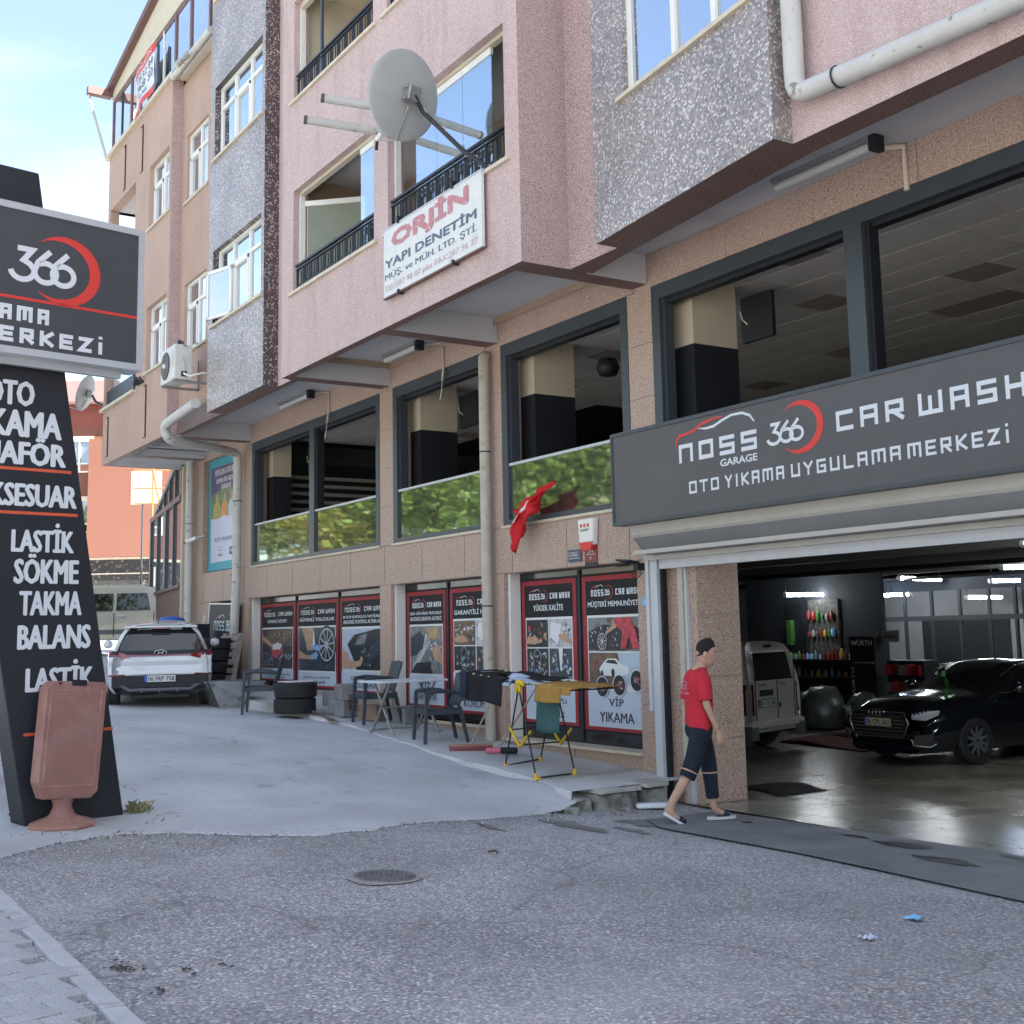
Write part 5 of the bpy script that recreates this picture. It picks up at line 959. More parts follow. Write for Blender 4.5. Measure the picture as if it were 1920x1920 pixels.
# blue framed cafe poster
BFR = M('poster_turquoise', (.045, .33, .42), .5, var=.06); GRN = M('print_green', (.16, .22, .10), .5, var=.3, vs=6); LILAC = M('print_lilac_white', (.52, .53, .66), .4, var=.03); PURP = M('print_purple', (.11, .07, .19), .5, var=.3); ORGP = M('print_orange', (.60, .24, .06), .5, var=.2)
t = thing('cafe_poster', 'tall turquoise framed poster with three figures between two drain pipes', 'poster', (-25.5, D + .1, 3.3)); fr = Fr((0, D + .1, 0), (1, 0, 0))
MB().box(-26.5, -24.55, D + .1, D + .14, 3.3, 5.74, BFR).build('frame', t)
q = MB(); a, b = -26.32, -24.60; rect(q, fr, a, b, 4.36, 5.56, PURP, .002); poly(q, fr, [(a, 4.36), (b, 4.36), (b, 4.95), (-25.4, 5.1), (a, 4.95)], GRN, .003)
for cx, mt in ((-25.95, YEL), (-25.45, ORGP), (-25.0, SKYP)): 
    poly(q, fr, [(cx - .2, 4.4), (cx + .2, 4.4), (cx + .22, 4.66), (cx + .1, 4.78), (cx - .1, 4.78), (cx - .22, 4.66)], mt, .004 + cx * .00001); ell(q, fr, cx, 4.86, .075, .10, SK, .005)
    if mt is YEL: [rect(q, fr, cx - .14 + k * .08, cx - .11 + k * .08, 4.4, 4.74, NAVY, .0055) for k in range(4)]
rect(q, fr, a, b, 3.48, 4.42, LILAC, .006); poly(q, fr, [(a, 4.40), (a, 4.46), (-25.9, 4.40), (-25.5, 4.47), (-25.1, 4.41), (b, 4.49), (b, 4.40)], LILAC, .0062); q.build('picture', t)
q = MB(); text(q, fr, 'HEYECAN DORUKTA', -26.1, -24.72, 5.37, 5.50, SWHT, .005, .04); q.build('lettering', t); q = MB(); text(q, fr, 'SÜPER BİR SEZON', -26.0, -24.75, 5.2, 5.32, SWHT, .005, .04); q.build('lettering', t); q = MB(); text(q, fr, 'BURADA!', -25.65, -25.05, 5.05, 5.15, SWHT, .005, .04); q.build('lettering', t); q = MB(); text(q, fr, 'KÖY KAHVESİ', -26.05, -24.62, 3.92, 4.03, INK, .008, .012); q.build('lettering', t); q = MB()
stroke(q, fr, [(-25.75, 3.8), (-25.75, 3.72), (-25.62, 3.72), (-25.62, 3.8)], .015, INK, .008); rect(q, fr, -25.1, -24.85, 3.6, 3.76, PURP, .008); text(q, fr, 'VIP', -25.07, -24.88, 3.65, 3.72, SWHT, .01, .02); text(q, fr, 'kafe', -25.8, -25.55, 3.6, 3.66, INK, .008); q.build('lettering', t)
# alarm siren, number plates, wall lamp
t = thing('alarm_siren', 'white alarm siren with red base on the tiled wall by the flag', 'siren', (-11.92, D - .1, 2.87)); MB().hexa([(-12.06, D - .10, 2.86), (-11.80, D - .10, 2.86), (-11.78, D - .02, 2.86), (-12.08, D - .02, 2.86), (-12.09, D - .10, 3.18), (-11.77, D - .10, 3.18), (-11.75, D - .02, 3.19), (-12.11, D - .02, 3.19)], PVC).build('housing', t, mods=[('bevel', .02, 2)])
MB().hexa([(-12.02, D - .095, 2.80), (-11.84, D - .095, 2.80), (-11.84, D - .02, 2.80), (-12.02, D - .02, 2.80), (-12.07, D - .102, 2.90), (-11.79, D - .102, 2.90), (-11.79, D - .02, 2.90), (-12.07, D - .02, 2.90)], SRED).build('red_lens', t)
q = MB(); sf = Fr((0, D - .101, 0), (1, 0, 0)); [rect(q, sf, -12.03 + k * .07, -11.985 + k * .07, 3.08, 3.12, SRED, .002) for k in range(3)]; text(q, sf, 'ALARM', -12.03, -11.86, 3.03, 3.06, INK, .002); q.build('print', t)
pfw = Fr((0, D - .016, 0), (1, 0, 0))
t = thing('house_number_plate', 'dark red house number plate 34 under the alarm siren', 'number plate', (-11.93, D, 2.6)); q = MB(); q.box(-12.05, -11.80, D - .03, D - .016, 2.66, 2.86, M('plate_maroon', (.20, .03, .04), .4)); q.box(-12.05, -11.80, D - .03, D - .016, 2.61, 2.655, INK); f2 = Fr((0, D - .03, 0), (1, 0, 0)); text(q, f2, '34', -11.98, -11.87, 2.77, 2.84, SWHT, .002); rect(q, f2, -12.02, -11.83, 2.75, 2.755, SWHT, .002); text(q, f2, 'A', -11.945, -11.91, 2.69, 2.735, SWHT, .002); q.build('plate', t)
t = thing('info_plate', 'small navy plate left of the house number', 'plate', (-12.25, D, 2.68)); q = MB(); q.box(-12.40, -12.12, D - .028, D - .016, 2.68, 2.83, M('plate_navy', (.05, .06, .10), .4)); f2 = Fr((0, D - .028, 0), (1, 0, 0)); [text(q, f2, s, -12.38, -12.2 + .02 * k, 2.785 - k * .035, 2.81 - k * .035, SWHT, .002) for k, s in enumerate(('GÜVENLİK', 'KAMERA', 'SİSTEMİ'))]; rect(q, f2, -12.2, -12.14, 2.79, 2.8, SRED, .002); q.build('plate', t)
t = thing('street_number_plate', 'small light blue 34 plate on the granite beside the last poster', 'number plate', (-10.9, D, 2.1)); q = MB(); q.box(-10.97, -10.80, D - .03, D - .016, 2.10, 2.20, M('plate_blue', (.16, .40, .66), .4)); f2 = Fr((0, D - .03, 0), (1, 0, 0)); text(q, f2, '34', -10.93, -10.84, 2.125, 2.175, SWHT, .002); q.build('plate', t, mods=[('bevel', .006, 1)])
t = thing('wall_lamp', 'small black bracket lamp with loose wires under the fascia sign corner', 'lamp', (-10.95, D - .1, 2.6)); q = MB().hexa([(-11.08, D - .30, 2.62), (-10.84, D - .30, 2.60), (-10.84, D - .14, 2.57), (-11.08, D - .14, 2.59), (-11.08, D - .30, 2.64), (-10.84, D - .30, 2.62), (-10.84, D - .14, 2.60), (-11.08, D - .14, 2.62)], BLACKP); q.build('head', t)
q = MB().box(-10.88, -10.80, D - .2, D - .02, 2.50, 2.58, BLACKP); q.build('bracket', t); q = MB()
for k in range(4): q.tube([(-10.85 + .02 * k, D - .15, 2.54), (-10.92 + .05 * k, D - .2, 2.46), (-10.88 + .03 * k, D - .18, 2.38 + .02 * k), (-10.82, D - .12, 2.48)], .006, BLACKP, 5)
q.build('loose_wire', t)

# flag hanging out of the third window
FR_ = M('flag_red_cloth', (.52, .012, .016), .8, var=.12, vs=10); FW = M('flag_white_cloth', (.7, .68, .68), .8)
t = thing('flag', 'crumpled red and white flag hanging from the third shop window rail', 'flag', (-13.0, 8.4, 2.8))
def fl(u, v):
    x = -13.40 + .95 * u - .25 * v * (1 - u) * 0 ; ztop = 3.42 + .28 * u; zb = 2.82 + .62 * u ** .8
    if u < .25: zb = 3.05 - .9 * u
    z = ztop + (zb - ztop) * v; x2 = x - .18 * v * u * 1.6 + .05 * math.sin(9 * v); y = 8.47 + .05 * math.sin(14 * u + 3 * v) + .03 * math.sin(25 * u) - .05 * v
    return (x2, y, z)
q = MB().grid(26, 16, fl, FR_); q.build('cloth', t, mods=[('solid', .006)])
q = MB().grid(8, 3, lambda u, v: tuple(Vector(fl(.10 + .34 * u, .30 + .16 * v - .2 * u)) + Vector((0, -.012, 0))), FW); q.build('crescent', t)
# ================================================================ dish, air conditioner, things on the facade
DISH = M('grey_dish_enamel', (.36, .37, .36), .5, var=.05, vs=3); STEEL = M('galvanised_steel', (.33, .33, .32), .4, .6, var=.15, vs=10); CABLE = M('grey_cable', (.35, .33, .30), .6)
def dish(name, label, c, n, rad, arm):
    c = Vector(c); n = Vector(n).normalized(); T = n.to_track_quat('Z', 'Y').to_matrix().to_4x4(); t = thing(name, label, 'satellite dish', arm[-1])
    prof = [(rad * k / 8, .16 * rad * 2 * (k / 8) ** 2 * .45) for k in range(9)]
    q = MB().lathe(prof + [(rad * 1.015, prof[-1][1] + .01), (rad * 1.02, prof[-1][1] - .008), (rad * .99, prof[-1][1] - .018)] + [(r * .99, z - .015) for r, z in prof[::-1][1:]], c, DISH, 40, T); q.build('reflector', t)
    b = MB().box(-.09, .09, -.07, .10, -.14, -.03, STEEL, Matrix.Translation(c) @ T).box(-.13, .13, .05, .08, -.11, -.06, STEEL, Matrix.Translation(c) @ T).box(-.13, .13, -.08, -.05, -.11, -.06, STEEL, Matrix.Translation(c) @ T); b.build('mount', t, mods=[('bevel', .008, 1)])
    MB().tube([c - n * .12] + arm, .028, IRON, 8).build('arm', t)
    f = c + T @ Vector((0, -rad * 1.0, .42)); MB().tube([c + T @ Vector((0, -.12, -.05)), c + T @ Vector((0, -rad * 1.02, .05)), f], .012, STEEL, 6).build('feed_arm', t)
    MB().tube([f, f + (c - f).normalized() * .1], .03, PVC, 10).tube([f + Vector((0, 0, -.02)), f + Vector((-.02, 0, -.12))], .02, BLACKP, 8).build('receiver_head', t)
    pts = [Vector(a).lerp(Vector(b_), k / 6) + Vector((.04 * math.sin(k * 2.2 + i), 0, .04 * math.cos(k * 2.2))) for i, (a, b_) in enumerate(zip([c] + arm, arm)) for k in range(7)]
    MB().tube(pts, .007, CABLE, 5).build('cable', t)
dish('satellite_dish', 'large grey satellite dish seen from behind, on a bent black arm above the company sign', (-11.93, 6.22, 8.02), (-.93, -.24, .27), .51, [Vector((-11.9, 6.4, 7.85)), Vector((-11.6, 6.75, 7.35)), Vector((-11.3, 6.93, 7.06))])
dish('satellite_dish', 'smaller satellite dish at the corner balcony above the salmon house', (-29.3, 6.75, 7.62), (-.55, -.75, .3), .42, [Vector((-29.1, 6.9, 7.4)), Vector((-28.5, 6.97, 7.2))])
ac = thing('air_conditioner', 'white outdoor air conditioner unit with round fan grille and a pigeon on top', 'air conditioner', (-21.9, 6.8, 6.4)); ax0, ax1, ay0, ay1, az0, az1 = -22.25, -21.4, 6.42, 6.74, 6.48, 7.12
ACW = M('aged_white_enamel', (.56, .56, .53), .45, var=.05, stain=((.42, .38, .32), 4, .6, .75, .5))
MB().box(ax0, ax1, ay0, ay1, az0, az1, ACW).build('casing', ac, mods=[('bevel', .015, 2)])
q = MB(); T = Matrix.Rotation(math.pi / 2, 4, 'X'); q.lathe([(0, .012), (.05, .012), (.05, .004), (.235, .004), (.25, .012), (.26, .0)], (ax0 + .31, ay0 - .002, 6.80), M('fan_dark', (.06, .06, .06), .5), 30, T); q.build('fan', ac)
q = MB()
for r_ in (.07, .10, .13, .16, .19, .22): q.tube([(ax0 + .31 + r_ * math.cos(a), ay0 - .022, 6.80 + r_ * math.sin(a)) for a in [2 * math.pi * k / 24 for k in range(25)]], .0035, STEEL, 4, cap=False)
q.tube([(ax0 + .31 - .01, ay0 - .02, 6.80), (ax0 + .31, ay0 - .035, 6.80)], .045, ACW, 14); q.build('fan_guard', ac)
af = Fr((0, ay0, 0), (1, 0, 0)); q = MB(); vf = Fr((ax1 - .10, ay0 - .001, 6.75), (0, 0, 1), (-1, 0, 0)); vs_, fs_ = text_mesh('ARÇELİK'); q.add([Vector((ax1 - .12 + .085 * p.y, ay0 - .003, 6.72 + .075 * p.x)) for p in vs_], fs_, SRED); q.build('lettering', ac)
MB().box(ax1, ax1 + .008, 6.50, 6.66, 6.82, 6.98, ACW).box(ax1, ax1 + .03, 6.54, 6.64, 6.53, 6.62, IRON).build('service_panel', ac); MB().tube([(ax1 + .02, 6.58, 6.58), (ax1 + .12, 6.66, 6.52), (ax1 + .12, 6.9, 6.6), (ax1 + .05, 7.1, 6.62)], .02, PVC, 8).tube([(ax1 + .02, 6.56, 6.9), (ax1 + .05, 6.6, 6.75), (ax1 + .01, 6.62, 6.62)], .006, CABLE, 5).build('hose', ac)
q = MB(); [q.box(x, x + .03, 6.40, 7.10, 6.43, 6.475, STEEL).box(x, x + .03, 7.07, 7.10, 6.45, 7.0, STEEL) for x in (-22.15, -21.5)]; q.build('wall_bracket', ac)
pg = thing('pigeon', 'grey pigeon resting on top of the air conditioner', 'pigeon', (-21.62, 6.6, 7.12)); PGM = M('pigeon_grey', (.10, .105, .12), .7, var=.3, vs=30); PGD = M('pigeon_dark', (.03, .035, .045), .6, var=.3, vs=30)
MB().lathe([(0, -.15), (.022, -.13), (.045, -.07), (.055, 0), (.052, .05), (.034, .095), (.024, .115), (.03, .14), (.022, .165), (0, .175)], (-21.62, 6.6, 7.185), PGM, 12, Matrix.Rotation(R(-62), 4, 'Y')).build('body', pg)
MB().hexa([(-21.50, 6.57, 7.12), (-21.36, 6.58, 7.085), (-21.36, 6.63, 7.085), (-21.50, 6.63, 7.12), (-21.50, 6.57, 7.135), (-21.36, 6.58, 7.095), (-21.36, 6.63, 7.095), (-21.50, 6.63, 7.135)], PGD).build('tail', pg)
MB().lathe([(0, -.09), (.028, -.05), (.036, 0), (.02, .05), (0, .06)], (-21.60, 6.555, 7.20), PGD, 8, Matrix.Rotation(R(-65), 4, 'Y')).build('wing', pg)
MB().tube([(-21.64, 6.59, 7.14), (-21.64, 6.58, 7.12)], .005, SRED, 5).tube([(-21.62, 6.61, 7.14), (-21.62, 6.61, 7.12)], .005, SRED, 5).build('legs', pg); MB().tube([(-21.79, 6.6, 7.26), (-21.815, 6.6, 7.25)], [.008, .002], PGD, 6).build('beak', pg)
# cloth for-sale banner on the terrace
t = thing('for_sale_banner', 'red and white for sale banner flapping on the terrace glass', 'banner', (-25.3, 6.8, 12.9))
bfn = lambda u, v: (-25.95 + 1.45 * u + .06 * v, 6.82 - .05 * math.sin(u * 3.1) + .02 * math.sin(9 * u + 4 * v), 13.12 + 1.05 * v + .15 * u)
q = MB().grid(12, 8, bfn, M('banner_white', (.62, .64, .66), .6)); q.grid(12, 2, lambda u, v: tuple(Vector(bfn(u, .80 + .2 * v)) + Vector((0, -.006, 0))), SRED).grid(12, 2, lambda u, v: tuple(Vector(bfn(u, .14 * v)) + Vector((0, -.006, 0))), SRED); q.build('cloth', t)
def wrap_text(s, u0, u1, v0, v1, mt):
    vs_, fs_ = text_mesh(s); a, b, c, d = min(p.x for p in vs_), max(p.x for p in vs_), min(p.y for p in vs_), max(p.y for p in vs_)
    q.add([tuple(Vector(bfn(u0 + (p.x - a) / (b - a) * (u1 - u0), v0 + (p.y - c) / (d - c) * (v1 - v0))) + Vector((0, -.012, 0))) for p in vs_], fs_, mt)
q = MB(); wrap_text('KİRALIK', .08, .92, .84, .97, SWHT); wrap_text('0532 84', .2, .95, .58, .74, ODK); wrap_text('268 50', .2, .95, .36, .53, ODK); wrap_text('EMLAK', .2, .7, .20, .30, ODK); q.build('lettering', t)
MB().prism([(-24.55, 6.86, 13.2), (-24.25, 6.86, 13.35), (-24.3, 6.86, 14.2)], (0, -.05, 0), ANTH).build('board_edge', t)
MB().tube([(-28.44, 6.40, 14.64), (-28.44, 6.44, 14.40), (-28.44, 6.84, 13.1)], .035, PIPE, 8).build('downpipe', None, label='thin grey downpipe slanting from the gutter end at the top left', cat='pipe')
q = MB(); [q.tube([(-25.55 + .1 * k, 6.84, 7.12 + .02 * k), (-25.5 + .1 * k, 6.80, 7.20 + .03 * (k % 3)), (-25.40 + .1 * k, 6.86, 7.12)], .022, BLACKP, 6) for k in range(5)]; q.build('dark_cloth', None, label='small dark rag bunched on the balcony sill beside the box sign', cat='cloth')
# security camera on left pipe, inner TVs
t = thing('security_camera', 'small white security camera beside the far left drain pipe', 'security camera', (-26.6, 8.5, 4.0)); MB().tube([(-26.75, 8.35, 3.98), (-26.5, 8.5, 4.05)], .045, PVC, 10).build('body', t); MB().tube([(-26.78, 8.33, 3.97), (-26.75, 8.35, 3.98)], .04, BLACKP, 10).build('lens', t); MB().tube([(-26.55, 8.5, 4.05), (-26.5, D, 4.1)], .015, PVC, 6).build('arm', t)
for x, lb in ((-10.3, 'wall television behind the cream column in the window over the garage sign'), (-13.6, None), (-16.95, 'wall television in the second upper window'), (-23.2, 'wall television in the first upper window')):
    if lb is None: continue
    t = thing('television', lb, 'television', (x, 9.75, 5.1)); dx = .30 if x > -11 else .22
    MB().hexa([(x + .02, 9.72, 5.12), (x + dx, 9.95, 5.20), (x + dx, 10.0, 5.20), (x + .02, 9.78, 5.12), (x + .02, 9.72, 5.66), (x + dx, 9.95, 5.74), (x + dx, 10.0, 5.74), (x + .02, 9.78, 5.66)], BLACKP).build('screen', t); MB().tube([(x + .03, 9.70, 5.5), (x + .06, 9.70, 5.4), (x + .09, 9.75, 5.34)], .008, PVC, 5).build('cable', t)
MB().lathe([(0, 0), (.12, .02), (.16, .12), (.12, .24), (0, .27)], (-13.0, 9.8, 5.25), BLACKP, 14).build('speaker', None, label='round black speaker behind the column in the third upper window', cat='speaker')

# ================================================================ things standing on the walkway
RATT = M('dark_plastic_rattan', (.045, .055, .068), .5, var=.15, vs=40, bump=.7, bs=110); LEGP = M('dark_grey_plastic', (.04, .05, .062), .45, var=.1)
def chair(label, loc, rz):
    t = thing('armchair', label, 'chair', loc, rz, group='dark plastic garden chairs'); t['_local'] = 1
    MB().grid(6, 6, lambda u, v: (-.24 + .48 * u, -.22 + .46 * v, .43 + .015 * math.cos(v * 3)), RATT).build('seat', t, mods=[('solid', .025)])
    MB().grid(8, 8, lambda u, v: ((-.21 - .03 * v + (.42 + .06 * v) * u), .22 + .12 * v + .03 * math.cos((u - .5) * 3), .46 + .44 * v - .02 * abs(u - .5) * 2 * v), RATT).build('backrest', t, mods=[('solid', .022)])
    q = MB().box(-.26, .26, -.24, -.205, .36, .43, LEGP).box(-.26, -.23, -.22, .24, .36, .42, LEGP).box(.23, .26, -.22, .24, .36, .42, LEGP).box(-.24, .24, .22, .25, .36, .44, LEGP); q.build('seat_frame', t, mods=[('bevel', .006, 1)])
    for s in (-1, 1):
        MB().hexa([(s * .29, -.27, 0), (s * .29 - s * .04, -.27, 0), (s * .29 - s * .04, -.23, 0), (s * .29, -.23, 0), (s * .285, -.235, .66), (s * .285 - s * .05, -.235, .66), (s * .285 - s * .05, -.19, .66), (s * .285, -.19, .66)][::1 if s < 0 else 1], LEGP).build('leg', t)
        MB().hexa([(s * .27, .32, 0), (s * .27 - s * .04, .32, 0), (s * .27 - s * .04, .36, 0), (s * .27, .36, 0), (s * .25, .21, .46), (s * .25 - s * .045, .21, .46), (s * .25 - s * .045, .26, .46), (s * .25, .26, .46)], LEGP).build('leg', t)
        MB().tube([(s * .262, -.22, .655), (s * .27, -.05, .67), (s * .265, .12, .66), (s * .245, .26, .62)], [.026, .03, .026, .02], LEGP, 8).build('armrest', t)
    return t
chair('dark plastic armchair alone on the left, beside the stacked tyres', (-18.85, 7.12, gz(-18.85, 7.0) + .01), R(-28))
chair('dark plastic armchair behind the folding table, to the left of the drain pipe', (-16.55, 8.0, wz(-16.6)), R(-8))
chair('dark plastic armchair in front of the folding table, nearest the laundry rack', (-14.45, 7.9, wz(-14.4)), R(-12))
tw = wz(-15.4); t = thing('folding_table', 'white topped folding table with grey crossed tube legs between two chairs', 'table', (-15.4, 7.9, tw)); TT = M('worn_white_table_top', (.58, .60, .62), .5, var=.06, vs=5)
MB().box(-15.76, -15.08, 7.38, 8.42, tw + .70, tw + .73, TT).build('tabletop', t, mods=[('bevel', .006, 1)])
for y in (7.55, 8.25):
    MB().tube([(-15.74, y, tw + .02), (-15.66, y, tw + .06), (-15.15, y, tw + .70)], .018, STEEL, 8).build('leg', t); MB().tube([(-15.08, y + .03, tw + .02), (-15.16, y + .03, tw + .06), (-15.68, y + .03, tw + .70)], .018, STEEL, 8).build('leg', t)
MB().tube([(-15.41, 7.57, tw + .36), (-15.41, 8.27, tw + .36)], .012, STEEL, 6).tube([(-15.7, 7.57, tw + .05), (-15.7, 8.27, tw + .05)], .012, STEEL, 6).build('stretcher', t)
RUB = M('tyre_rubber', (.022, .022, .024), .75, var=.15, vs=20)
def tyre(label, c, rad=.32, w=.22, group=None, T=None):
    t = thing('tyre', label, 'tyre', c, group=group); h = w / 2; q = MB(); pr_ = [(rad * .58, .01), (rad * .64, 0), (rad * .9, .004)]
    nr = 5
    for k in range(nr): z0 = .02 + k * (w - .04) / nr; z1 = .02 + (k + 1) * (w - .04) / nr; pr_ += [(rad, z0 + .006), (rad, z1 - .006), (rad * .975, z1 - .002), (rad * .975, z1 + .002)]
    pr_ += [(rad * .9, w - .004), (rad * .64, w), (rad * .58, w - .01), (rad * .60, w * .5), (rad * .58, .01)]
    q.lathe(pr_, c, RUB, 32, T, smooth=False); q.build('tread', t); q = MB()
    for k in range(48):
        a = 2 * math.pi * k / 48; T2 = Matrix.Translation(c) @ (T or Matrix.Identity(4)) @ Matrix.Rotation(a, 4, 'Z'); q.box(rad * .965, rad * .995, -.008, .008, .025, .055, RUB, T2).box(rad * .965, rad * .995, -.008, .008, w - .055, w - .025, RUB, T2)
    q.build('shoulder_block', t, kind='stuff')
    return t
tz = wz(-18.2) - .01
tyre('lower tyre of the two stacked by the left chair', (-18.12, 7.4, tz), .325, .235); tyre('upper tyre of the two stacked by the left chair', (-18.11, 7.41, tz + .237), .325, .235)
MB().box(-18.35, -17.9, 7.2, 7.62, tz + .474, tz + .492, TT).build('white_board', None, label='thin white board lying on the stacked tyres', cat='board', mods=[('bevel', .01, 1)])
BLK = M('grey_concrete_block', (.22, .22, .225), .9, var=.15, vs=8, bump=.6, bs=50); BLKB = M('brown_clay_block', (.30, .21, .16), .9, var=.15, vs=8)
def hblock(lb, x, y, z, rz, s=1, mt=BLK, group=None):
    T = Matrix.Translation((x, y, z)) @ Matrix.Rotation(R(rz), 4, 'Z'); q = MB(); a, b, h = .2 * s, .13 * s, .25 * s
    q.box(-a, a, -b, -b + .035, 0, h, mt, T).box(-a, a, b - .035, b, 0, h, mt, T).box(-a, -a + .035, -b + .035, b - .035, 0, h, mt, T).box(a - .035, a, -b + .035, b - .035, 0, h, mt, T).box(-.017, .017, -b + .035, b - .035, 0, h, mt, T); q.build('hollow_block', None, label=lb, cat='concrete block', mods=[('bevel', .006, 1)], group=group)
zb_ = wz(-17.5)
hblock('bottom hollow concrete block right of the tyres', -17.55, 7.95, zb_, 10); hblock('hollow concrete block on top of another, nearest the tyres', -17.8, 7.95, zb_ + .15, 15, .95); hblock('hollow concrete block stacked highest under the film poster', -17.5, 7.97, zb_ + .252, -8, .95); hblock('brown clay block standing by the pillar foot', -16.95, 8.15, wz(-16.95), 25, .9, BLKB); hblock('small grey block at the foot of the second pillar', -16.35, 8.4, wz(-16.3), 5, .9)
t = thing('wire_crate', 'small rusty wire crate on the blocks beside the pillar', 'crate', (-17.15, 8.1, zb_)); q = MB()
for k in range(7): q.tube([(-17.3 + .05 * k, 7.95, zb_ + .1), (-17.32 + .055 * k, 7.93, zb_ + .33)], .005, RUST, 4)
for k in range(4): q.tube([(-17.32, 7.94, zb_ + .12 + .06 * k), (-16.98, 7.94, zb_ + .12 + .06 * k)], .005, RUST, 4)
q.tube([(-17.32, 7.94, zb_ + .33), (-16.98, 7.94, zb_ + .33), (-16.98, 8.2, zb_ + .33), (-17.32, 8.2, zb_ + .33), (-17.32, 7.94, zb_ + .33)], .007, RUST, 4); q.build('wire_mesh', t)
r = random.Random(8); WD = M('old_scrap_wood', (.17, .14, .12), .9, var=.3, vs=8)
for k in range(6): a = r.uniform(-.4, .6); x, y = -17.5 + r.uniform(-.5, .5), 7.65 + r.uniform(-.12, .14); T = Matrix.Translation((x, y, wz(x) + .005 + .006 * k)) @ Matrix.Rotation(a, 4, 'Z'); MB().box(-.28, .28, -.02, .02, 0, .018, WD, T).build('scrap_lath', None, label=['thin scrap lath nearest the tyres', 'scrap lath crossing under the blocks', 'scrap lath closest to the yard', 'scrap lath at the right of the pile', 'scrap lath lying askew over the pile', 'topmost scrap lath of the pile by the blocks'][k], cat='wood', group='scrap laths by the blocks')
# galvanised trough, pallet and leaning board at the far left
GALV = M('dull_galvanised_sheet', (.24, .25, .26), .45, .55, var=.35, vs=5, stain=((.10, .085, .075), 4, .5, .65, .8)); GALVL = M('pale_galvanised_sheet', (.42, .43, .44), .4, .4, var=.2, vs=6, stain=((.2, .19, .18), 7, .58, .7, .8))
zt_ = gz(-20.4, 7.1) + .0; t = thing('metal_trough', 'battered galvanised metal trough with a tapered pale end by the wall', 'trough', (-20.5, 7.1, zt_))
q = MB(); x0, x1 = -21.15, -19.65; q.quad((x0, 6.75, zt_ + .42), (x1 - .35, 6.67, zt_ + .44), (x1 - .55, 6.93, zt_), (x0 + .2, 6.97, zt_), GALV); q.quad((x0, 7.55, zt_ + .42), (x1, 7.5, zt_ + .44), (x1 - .5, 7.25, zt_), (x0 + .2, 7.25, zt_), GALV); q.quad((x0, 6.75, zt_ + .42), (x0, 7.55, zt_ + .42), (x0 + .2, 7.25, zt_), (x0 + .2, 6.97, zt_), GALV); q.build('trough_wall', t, mods=[('solid', .012)])
q = MB(); q.add([(x1 - .35, 6.67, zt_ + .44), (x1, 7.5, zt_ + .44), (x1 - .5, 7.25, zt_), (x1 - .55, 6.93, zt_)], [(0, 1, 2, 3)], GALVL); q.build('trough_end', t, mods=[('solid', .012)]); MB().tube([(x0, 6.75, zt_ + .42), (x1 - .35, 6.67, zt_ + .44), (x1, 7.5, zt_ + .44), (x0, 7.55, zt_ + .42), (x0, 6.75, zt_ + .42)], .014, GALV, 6).build('rim', t)  # end in a paler grey than the trough walls
PALW = M('weathered_pallet_wood', (.33, .28, .23), .85, var=.2, vs=7); t = thing('pallet', 'weathered wooden pallet leaning upright behind the metal trough', 'pallet', (-23.2, 8.3, wz(-23.2)))
T = Matrix.Translation((-23.75, 8.0, wz(-23.2) - .02)) @ Matrix.Rotation(R(-10), 4, 'X')
for k in range(6): MB().box(-.02, .98, -.012, .012, .10 + k * .155, .21 + k * .155 - (.02 if k % 2 else 0), PALW, T).build('pallet_board', t)
for x in (0, .44, .88): MB().box(x, x + .08, .014, .09, .05, 1.02, PALW, T).build('pallet_block', t)
t = thing('leaning_board', 'tall black car wash board with white frame leaning in the doorway recess', 'sign board', (-25.1, 8.6, 1.0)); T = Matrix.Translation((-25.75, 8.50, .95)) @ Matrix.Rotation(R(-3), 4, 'X') @ Matrix.Rotation(R(2), 4, 'Y')
lf = Fr(T @ Vector((0, 0, 0)), T.to_3x3() @ Vector((1, 0, 0)), T.to_3x3() @ Vector((0, 0, 1)))
MB().box(0, 1.65, -.02, .0, 0, 1.62, SBLK, T).build('panel', t); q = MB(); q.box(-.03, 0, -.03, .01, 0, 1.65, PVC, T).box(0, 1.68, -.03, .01, 1.62, 1.65, PVC, T); q.build('frame', t); q = MB(); lf.O = lf.O + lf.N * .022
carline(q, lf, .45, .98, 1.30, 1.42, CRIM, SWHT, .003); square(q, lf, 'NOSS', .35, 1.0, 1.08, 1.28, SWHT, .003, t=.035); n366(q, lf, 1.08, 1.38, 1.08, 1.30, SWHT, .006); crescent(q, lf, 1.28, 1.2, .22, CRIM, .003, 1.2, .16); square(q, lf, 'CAR', .42, .82, .74, .88, SWHT, .003, t=.028); square(q, lf, 'WASH', .90, 1.32, .74, .88, SWHT, .003, t=.028); q.build('lettering', t)
MB().tube([(-26.05, 8.35, 1.0), (-25.98, 8.55, 2.35)], .02, PVC, 6).build('white_pole', None, label='white pole leaning beside the black car wash board', cat='pole')
